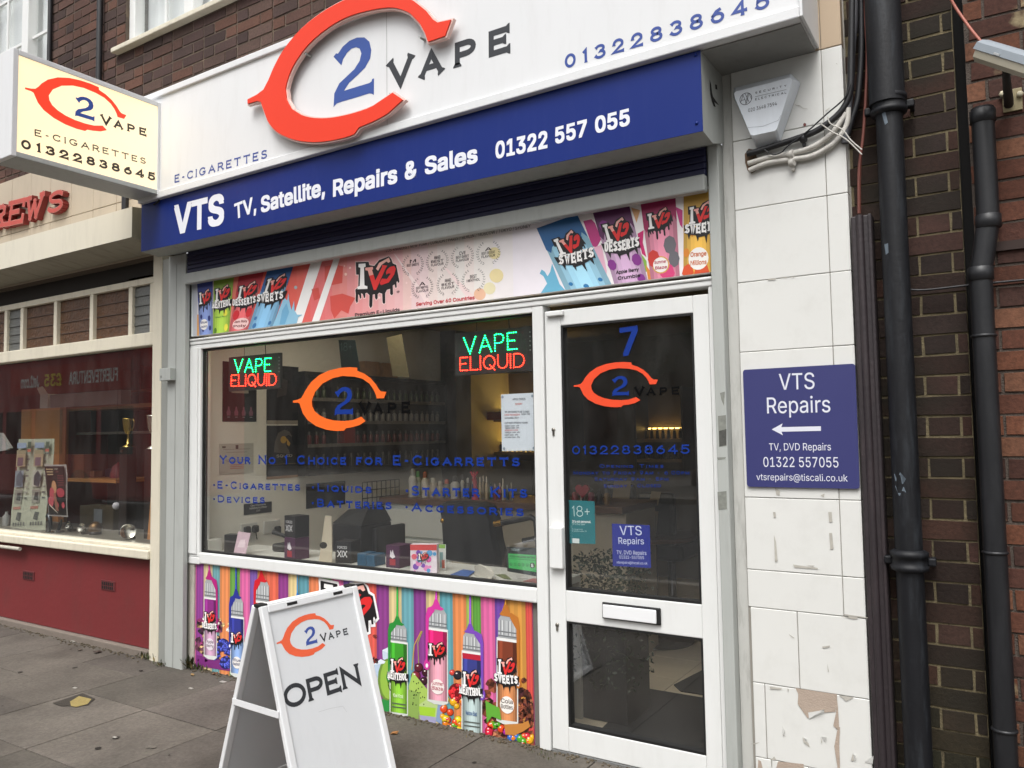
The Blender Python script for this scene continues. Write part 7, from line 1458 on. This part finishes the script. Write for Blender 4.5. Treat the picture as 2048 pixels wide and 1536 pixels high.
def plate(label, c_, Y, r, m, tilt):
    p = at(*k4(*c_), Y); root = thing('award_plate', label, 'award', (p.x, Y, SB), 'awards on the display shelf'); M_ = Matrix.Rotation(tilt, 4, 'Z') @ Matrix.Rotation(math.radians(75), 4, 'X'); r = r; g = G(); g.lathe([(.0001, 0), (r*.7, .0), (r*.95, .012), (r, .012), (r*.95, .006), (r*.7, -.006), (.0001, -.006)], (p.x, Y, p.z), m, 24, M_); g.build('plate', root); g = G(); g.box(p.x-.02, p.x+.02, Y-.004, Y+.05, SB+.001, SB+.02, DKW, .003); g.tube([(p.x, Y+.03, SB+.018), (p.x, Y+.02, p.z)], .004, DKW, 6); g.build('stand', root)
plate('tilted oval gold award plate at the right of the display shelf', (1062, 1385), .18, .055, SILV, 1.05)
plate('round glass award on a dark block near the globe', (683, 1355), .2, .036, SILV, .1); plate('tiny silver award disc left on the display shelf', (573, 1330), .26, .028, SILV, .2)
p = at(*k4(790, 1355), .25); g = G(); root = thing('globe_award', 'bronze ball award on a dark base on the display shelf', 'award', (p.x, .25, SB)); g.blob((p.x, .25, p.z), .052, mat('bronze', '6a5238', .35, .2, metal=.8), 14); g.build('ball', root); g = G(); g.lathe([(.045, 0), (.045, .02), (.03, .03), (.03, p.z-SB-.045)], (p.x, .25, SB+.001), DKW, 16); g.build('base', root)
p = at(*k4(400, 1330), .12); g = G(); root = thing('figure_trophy', 'small curved silver horse head trophy by the newspapers', 'trophy', (p.x, .12, SB)); g.tube([(p.x+.0, .12, SB+.015), (p.x+.03, .12, SB+.07), (p.x+.02, .12, SB+.12), (p.x-.0, .12, SB+.15), (p.x-.03, .12, SB+.13)], [.02, .016, .016, .014, .008], mat('pewter', '55575a', .3, metal=.8), 10); g.build('figure', root); g = G(); g.box(p.x-.05, p.x+.04, .09, .15, SB+.001, SB+.014, SILV, .003); g.build('base', root)
p = at(*k4(498, 1370), .2); g = G(); g.tube([(p.x-.03, .2, SB+.004), (p.x, .2, SB+.06), (p.x+.02, .2, SB+.1)], [.012, .014, .008], mat('pewter', '55575a'), 8); g.lathe([(.03, 0), (.03, .012), (.01, .014)], (p.x, .2, SB+.001), DKW, 12); g.build('figure_trophy', None, 'tiny dark figure trophy between newspapers and glass award', 'trophy')
p = at(*k4(965, 1170), .3); g = G(); g.blob(p, .028, mat('white_bauble', 'b0aeb4', .4), 10); g.tube([p, (p.x, p.y, 2.66)], .0012, RUB, 5); g.tube([p, (p.x, p.y, p.z-.05)], .003, RUB, 5); g.build('hanging_bauble', None, 'white ball hanging in the left shop window', 'ornament')
g = G(); pc = at(*k4(835, 1260), .45); g.box(pc.x-.1, pc.x+.02, .45, .452, pc.z-.05, pc.z+.06, mat('notice_grey', '6a6e72', .6, .2, 30)); g.build('price_card', None, 'small grey price card leaning behind the bronze ball award', 'card'); 
g = G(); a_, b_ = at(*k4(600, 1430), .4), at(*k4(880, 1190), .4); g.box(a_.x, b_.x, .46, .62, SB+.001, b_.z, mat('olive_box', '3f3524', .7), .004); g.build('carton', None, 'big olive brown carton behind the awards', 'box')
for i, (u0, u1, v0, v1, c_, lab) in enumerate(((600, 715, 920, 730, '6a3a20', 'orange brown carton on the beech shelf'), (640, 790, 930, 880, '6f4a34', 'low brown carton with white label on the beech shelf'), (750, 990, 655, 440, '17161c', 'black boxed speaker on the upper grey shelf'), (860, 990, 890, 825, '24223a', 'dark blue packet on the beech shelf'))):
    a_, b_ = at(*k4(u0, v0), YS+.1+.05*i), at(*k4(u1, v1), YS+.1+.05*i); zb_ = z2+.016 if v0 > 800 else z3+.011; g = G(); g.box(a_.x, b_.x, YS+.08+.06*i, YS+.16+.06*i if i != 2 else YS+.38, zb_, zb_+b_.z-a_.z, mat('nbox%d' % i, c_, .55, .2), .003); g.build('carton', None, lab, 'box')
p = at(*k4(830, 770), YS+.05); g = G(); g.lathe([(.07, 0), (.068, .03), (.05, .1), (.0001, .14)], (p.x, YS+.22, z2+.016), mat('badge_red', '7a2a30', .5), 14); g.build('ornament', None, 'dark red dome ornament on the beech shelf', 'ornament')
g = G(); a_, b_ = at(*k4(-30, 1290), .3), at(*k4(135, 850), .3); g.box(a_.x, b_.x, .45, .5, SB+.001, b_.z, mat('red_board', '7a2328', .5), .004); root = g.build('display_board', None, 'red display board at the far left of the neighbour window', 'board')
p = at(*k4(55, 1230), .25); g = G(); g.lathe([(.03, 0), (.03, .08), (.012, .1), (.012, .12)], (p.x, .25, SB+.001), mat('white_bottle', '8a8a86', .4), 14); g.build('bottle', None, 'pale plastic bottle at the far left of the display shelf', 'bottle')
P_ = [at(*k4(*q), .3) for q in [(-60, 560), (0, 565), (80, 690), (40, 710), (-60, 720)]]; g = G(); g.prism([tuple(q) for q in P_], (0, .03, 0), mat('white_cloth', '9a9a98', .7)); g.build('cloth', None, 'grey white cloth corner at the left edge of the neighbour window', 'cloth')
# red fixtures further back
g = G(); root = thing('wall_shelving', 'dark red shelving against the back of the neighbour shop', 'shelves', (-6.5, 2.3, 0))
for k in range(7): x = -9.2+k*.62; g.box(x, x+.03, 2.2, 2.58, 0, 2.3, mat('red_shelf', '5a1e1c', .6, .1))
for z in (.4, .8, 1.2, 1.6, 2.0): g.box(-9.2, -4.9, 2.2, 2.58, z, z+.025, mat('orange_edge', '7a3a20', .6, .1))
g.build('shelving', root)

# ================================================================== LITTER, WEEDS
rl = random.Random(21); LFm = mat('dead_leaf', '7a5a3a', .8, .3, 40)
def leafobj(px_, label, s, c='7a5a3a'):
    p = atz(*px_, .004); g = G(); a_ = rl.uniform(0, 6); u = Vector((math.cos(a_), math.sin(a_), 0)); v = Vector((-u.y, u.x, 0)); pts = [p-u*s, p-u*s*.3+v*s*.6+Vector((0, 0, s*.25)), p+u*s*.5+v*s*.5, p+u*s+Vector((0, 0, s*.4)), p+u*s*.4-v*s*.55, p-u*s*.4-v*s*.5+Vector((0, 0, s*.3))]; g.face([q+Vector((0, 0, .001)) for q in pts], mat('leaf_'+c, c, .8, .3, 40)); g.face([q for q in pts][::-1], mat('leaf_'+c, c)); g.build('dead_leaf', None, label, 'leaf')
leafobj((789, 1467), 'orange brown dead leaf on the slabs right of the folding board', .022, '9a6a3c')
for q, l_, s, c in (((195, 1305), 'dark brown leaf near the red wall on the slabs', .03, '3a2f28'), ((282, 1342), 'small dark scrap beside the cream post foot', .014, '2c2622'), ((385, 1350), 'pale brown leaf at the foot of the grey shutter guide', .018, '8a7048'), ((430, 1348), 'brown leaf below the striped poster', .022, '6a4a34'), ((160, 1300), 'greyish scrap of leaf by the plinth', .02, '5a5048')): leafobj(q, l_, s, c)
LT = mat('litter_white', '9a968e', .7)
for i, (x, y, w_) in enumerate(((145, 1283, .02), (72, 1261, .018), (218, 1297, .02), (446, 1364, .022), (382, 1377, .015), (150, 1376, .014), (230, 1475, .012))):
    p = atz(x, y, .002); g = G(); g.box(p.x-w_, p.x+w_, p.y-w_*.5, p.y+w_*.5, .001, .005, LT, .001); g.build('litter', None, ['pale litter scrap in the gutter by the red wall', 'second pale scrap further left by the red wall', 'pale scrap along the joint near the red wall', 'white paper scrap under the striped poster left end', 'tiny pale scrap before the shutter guide', 'small pale scrap in the middle of the slabs', 'tiny straw scrap at the bottom of the slabs'][i], 'litter')
P_ = [atz(512*x/512, y, .0035) for x, y in [(140, 1403), (158, 1392), (183, 1398), (175, 1408), (152, 1414), (142, 1412)]]; g = G(); g.face([tuple(q) for q in P_][::-1], mat('yellow_patch', '8f7f4c', .95, .3, 50, bump=.5)); P_ = [atz(x, y, .003) for x, y in [(105, 1406), (165, 1386), (190, 1397), (175, 1410), (122, 1412)]]; g.face([tuple(q) for q in P_][::-1], mat('slab_hole', '38332c', .95, .3, 40, bump=.5)); g.build('broken_slab_patch', kind='structure')
WM = mat('weed_green', '39401f', .8, .4, 30)
def weed(px_, n, label, spread, h_):
    p = atz(*px_, 0); root = thing('weed', label, 'weed', tuple(p), 'weeds along the shopfront'); g = G()
    for i in range(n):
        q = p+Vector((rl.gauss(0, spread), rl.gauss(0, spread*.35), 0)); d = Vector((rl.gauss(0, .5), rl.gauss(-.2, .4), 1)).normalized(); L_ = rl.uniform(.3, 1)*h_; s_ = Vector((-d.y, d.x, 0)).normalized()*L_*.1; t = q+d*L_; m_ = q+d*L_*.55; g.face([q, m_+s_, t, m_-s_], WM if i % 4 else mat('weed_dry', '6a5c38', .8, .3))
    g.build('leaves', root)
weed((298, 1318), 70, 'green weed tuft at the foot of the cream post', .05, .06); weed((322, 1332), 40, 'low weed between cream post and grey guide', .03, .04); weed((378, 1335), 110, 'tall weedy moss beside the striped poster left end', .03, .10); weed((395, 1340), 50, 'straggly weed under the poster corner', .04, .05)
weed((925, 1468), 90, 'dry weed and crumbs below the menthol bottle poster', .1, .018); weed((1090, 1512), 60, 'dry weed crumbs at the foot of the door mullion', .05, .02)
g = G()
for i in range(500):
    x = rl.uniform(-4.4, -1.0); y = -abs(rl.gauss(0, .03))-.01; s_ = rl.uniform(.002, .006); g.box(x-s_, x+s_, y-s_, y+s_, .0, s_*1.2, mat('grit', '5a5142', .95, .4, 80))
for i in range(350):
    x = rl.uniform(-8.5, -4.9); y = -.035-abs(rl.gauss(0, .03)); s_ = rl.uniform(.002, .006); g.box(x-s_, x+s_, y-s_, y+s_, .0, s_*1.2, MATS['grit'])
g.build('grit', kind='stuff')

# ================================================================== ACROSS THE STREET (seen in the glass)
root = thing('terrace_house', 'brick terrace across the street mirrored faintly in the windows', 'building', (-20, -24, 0)); g = G(); g.box(-60, 20, -30, -24, -.02, 6.5, mat("terrace_brick", "453a34", .9, .3, 3)); g.build('wall', root); g = G(); g.prism([(-60.5, -23.6, 6.5), (-60.5, -30.4, 6.5), (-60.5, -27, 9)], (81, 0, 0), mat('terrace_roof', '3a3634', .8, .2)); g.build('roof', root)
for k in range(20):
    g = G(); x = -58+k*4; g.box(x, x+1.5, -24.0, -23.95, 1, 2.6, mat('house_pane', '20262a', .1)); g.box(x, x+1.5, -24.0, -23.95, 3.9, 5.3, MATS['house_pane']); g.build('window', root)
TLm = mat('tree_leaf', '2c3a1c', .7, .4, 8); TBk = mat('bark', '3a3028', .9, .3, 10)
for i, (x, y, h_, lab) in enumerate(((-15.5, -16, 8, 'leafy street tree across the road, mirrored in the display window'), (-24, -17, 9, 'tall leafy tree across the road, mirrored in the neighbour window'), (-7, -17, 8, 'leafy tree across the road, mirrored in the shop door'))):
    root = thing('street_tree', lab, 'tree', (x, y, 0), 'trees across the street'); g = G(); g.tube([(x, y, -.02), (x+.1, y, h_*.3), (x, y+.2, h_*.6)], [.22, .16, .08], TBk, 10)
    for k in range(6): a_ = k*1.05; g.tube([(x+.05, y, h_*(.3+.04*k)), (x+1.6*math.cos(a_), y+1.6*math.sin(a_), h_*(.5+.05*k))], [.08, .03], TBk, 6)
    g.build('trunk', root); g = G(); rt = random.Random(i)
    cl = [(Vector((x+rt.gauss(0, 1.5), y+rt.gauss(0, 1.5), h_*rt.uniform(.35, .95))), rt.uniform(.5, 1.0)) for _ in range(34)]
    for _ in range(5200):
        c_, r = rt.choice(cl); v = c_+Vector((rt.gauss(0, 1), rt.gauss(0, 1), rt.gauss(0, .7)))*r*.55; d1 = Vector((rt.gauss(0, 1), rt.gauss(0, 1), rt.gauss(0, 1))).normalized(); d2 = d1.orthogonal().normalized(); s_ = rt.uniform(.07, .14); g.face([v-d1*s_, v+d2*s_*.5, v+d1*s_, v-d2*s_*.5], TLm)
    g.build('crown', root)
# parked red bus whose side advert shows backwards in the neighbour's glass
root = thing('bus', 'red bus with a fare advert on its side, mirrored in the neighbour window', 'bus', (-16.5, -7.2, -.13)); BX0, BX1, BY0, BY1 = -23.8, -14.3, -8.4, -5.9
g = G(); g.box(BX0, BX1, BY0, BY1, .2, 4.2, mat('bus_red', '9a1a1c', .3, .05, coat=.3), .12); g.build('body', root)
g = G()
for k in range(7): g.box(BX0+.4+k*1.28, BX0+1.5+k*1.28, BY1+.001, BY1+.012, 1.15, 2.1, mat('bus_glass', '15181a', .1)); g.box(BX0+.4+k*1.28, BX0+1.5+k*1.28, BY1+.001, BY1+.012, 3.2, 3.9, MATS['bus_glass'])
g.build('window', root)
for x in (BX0+2, BX1-2.2): g = G(); g.lathe([(.0001, -.02), (.3, -.02), (.48, .02), (.48, .26)], (x, BY1+.02, .35), RUB, 20, Matrix.Rotation(-math.pi/2, 4, 'X') @ Matrix.Rotation(math.pi, 4, 'X')); g.build('wheel', root)
fb = Fr((-12.1, BY1+.012, 2.45), (-1, 0, 0), (0, 0, 1)); ar = Art(fb); ar.poly([(2.6, .0), (7.3, .0), (7.3, .62), (2.6, .62)], 'b02a1c', 1)
for t_, x0_, w_, c_ in (('FUERTEVENTURA', 3.04, 1.79, 'f0ece6'), ('\u00a335', 5.12, .7, 'f2d23a'), ('Jet2.com', 6.04, .78, 'f0ece6')): ar.sans_uv(t_, Vector((x0_, .17)), Vector((1, 0)), Vector((0, 1)), w_, .27, c_, .02, 20)
ar.build('advert', root)
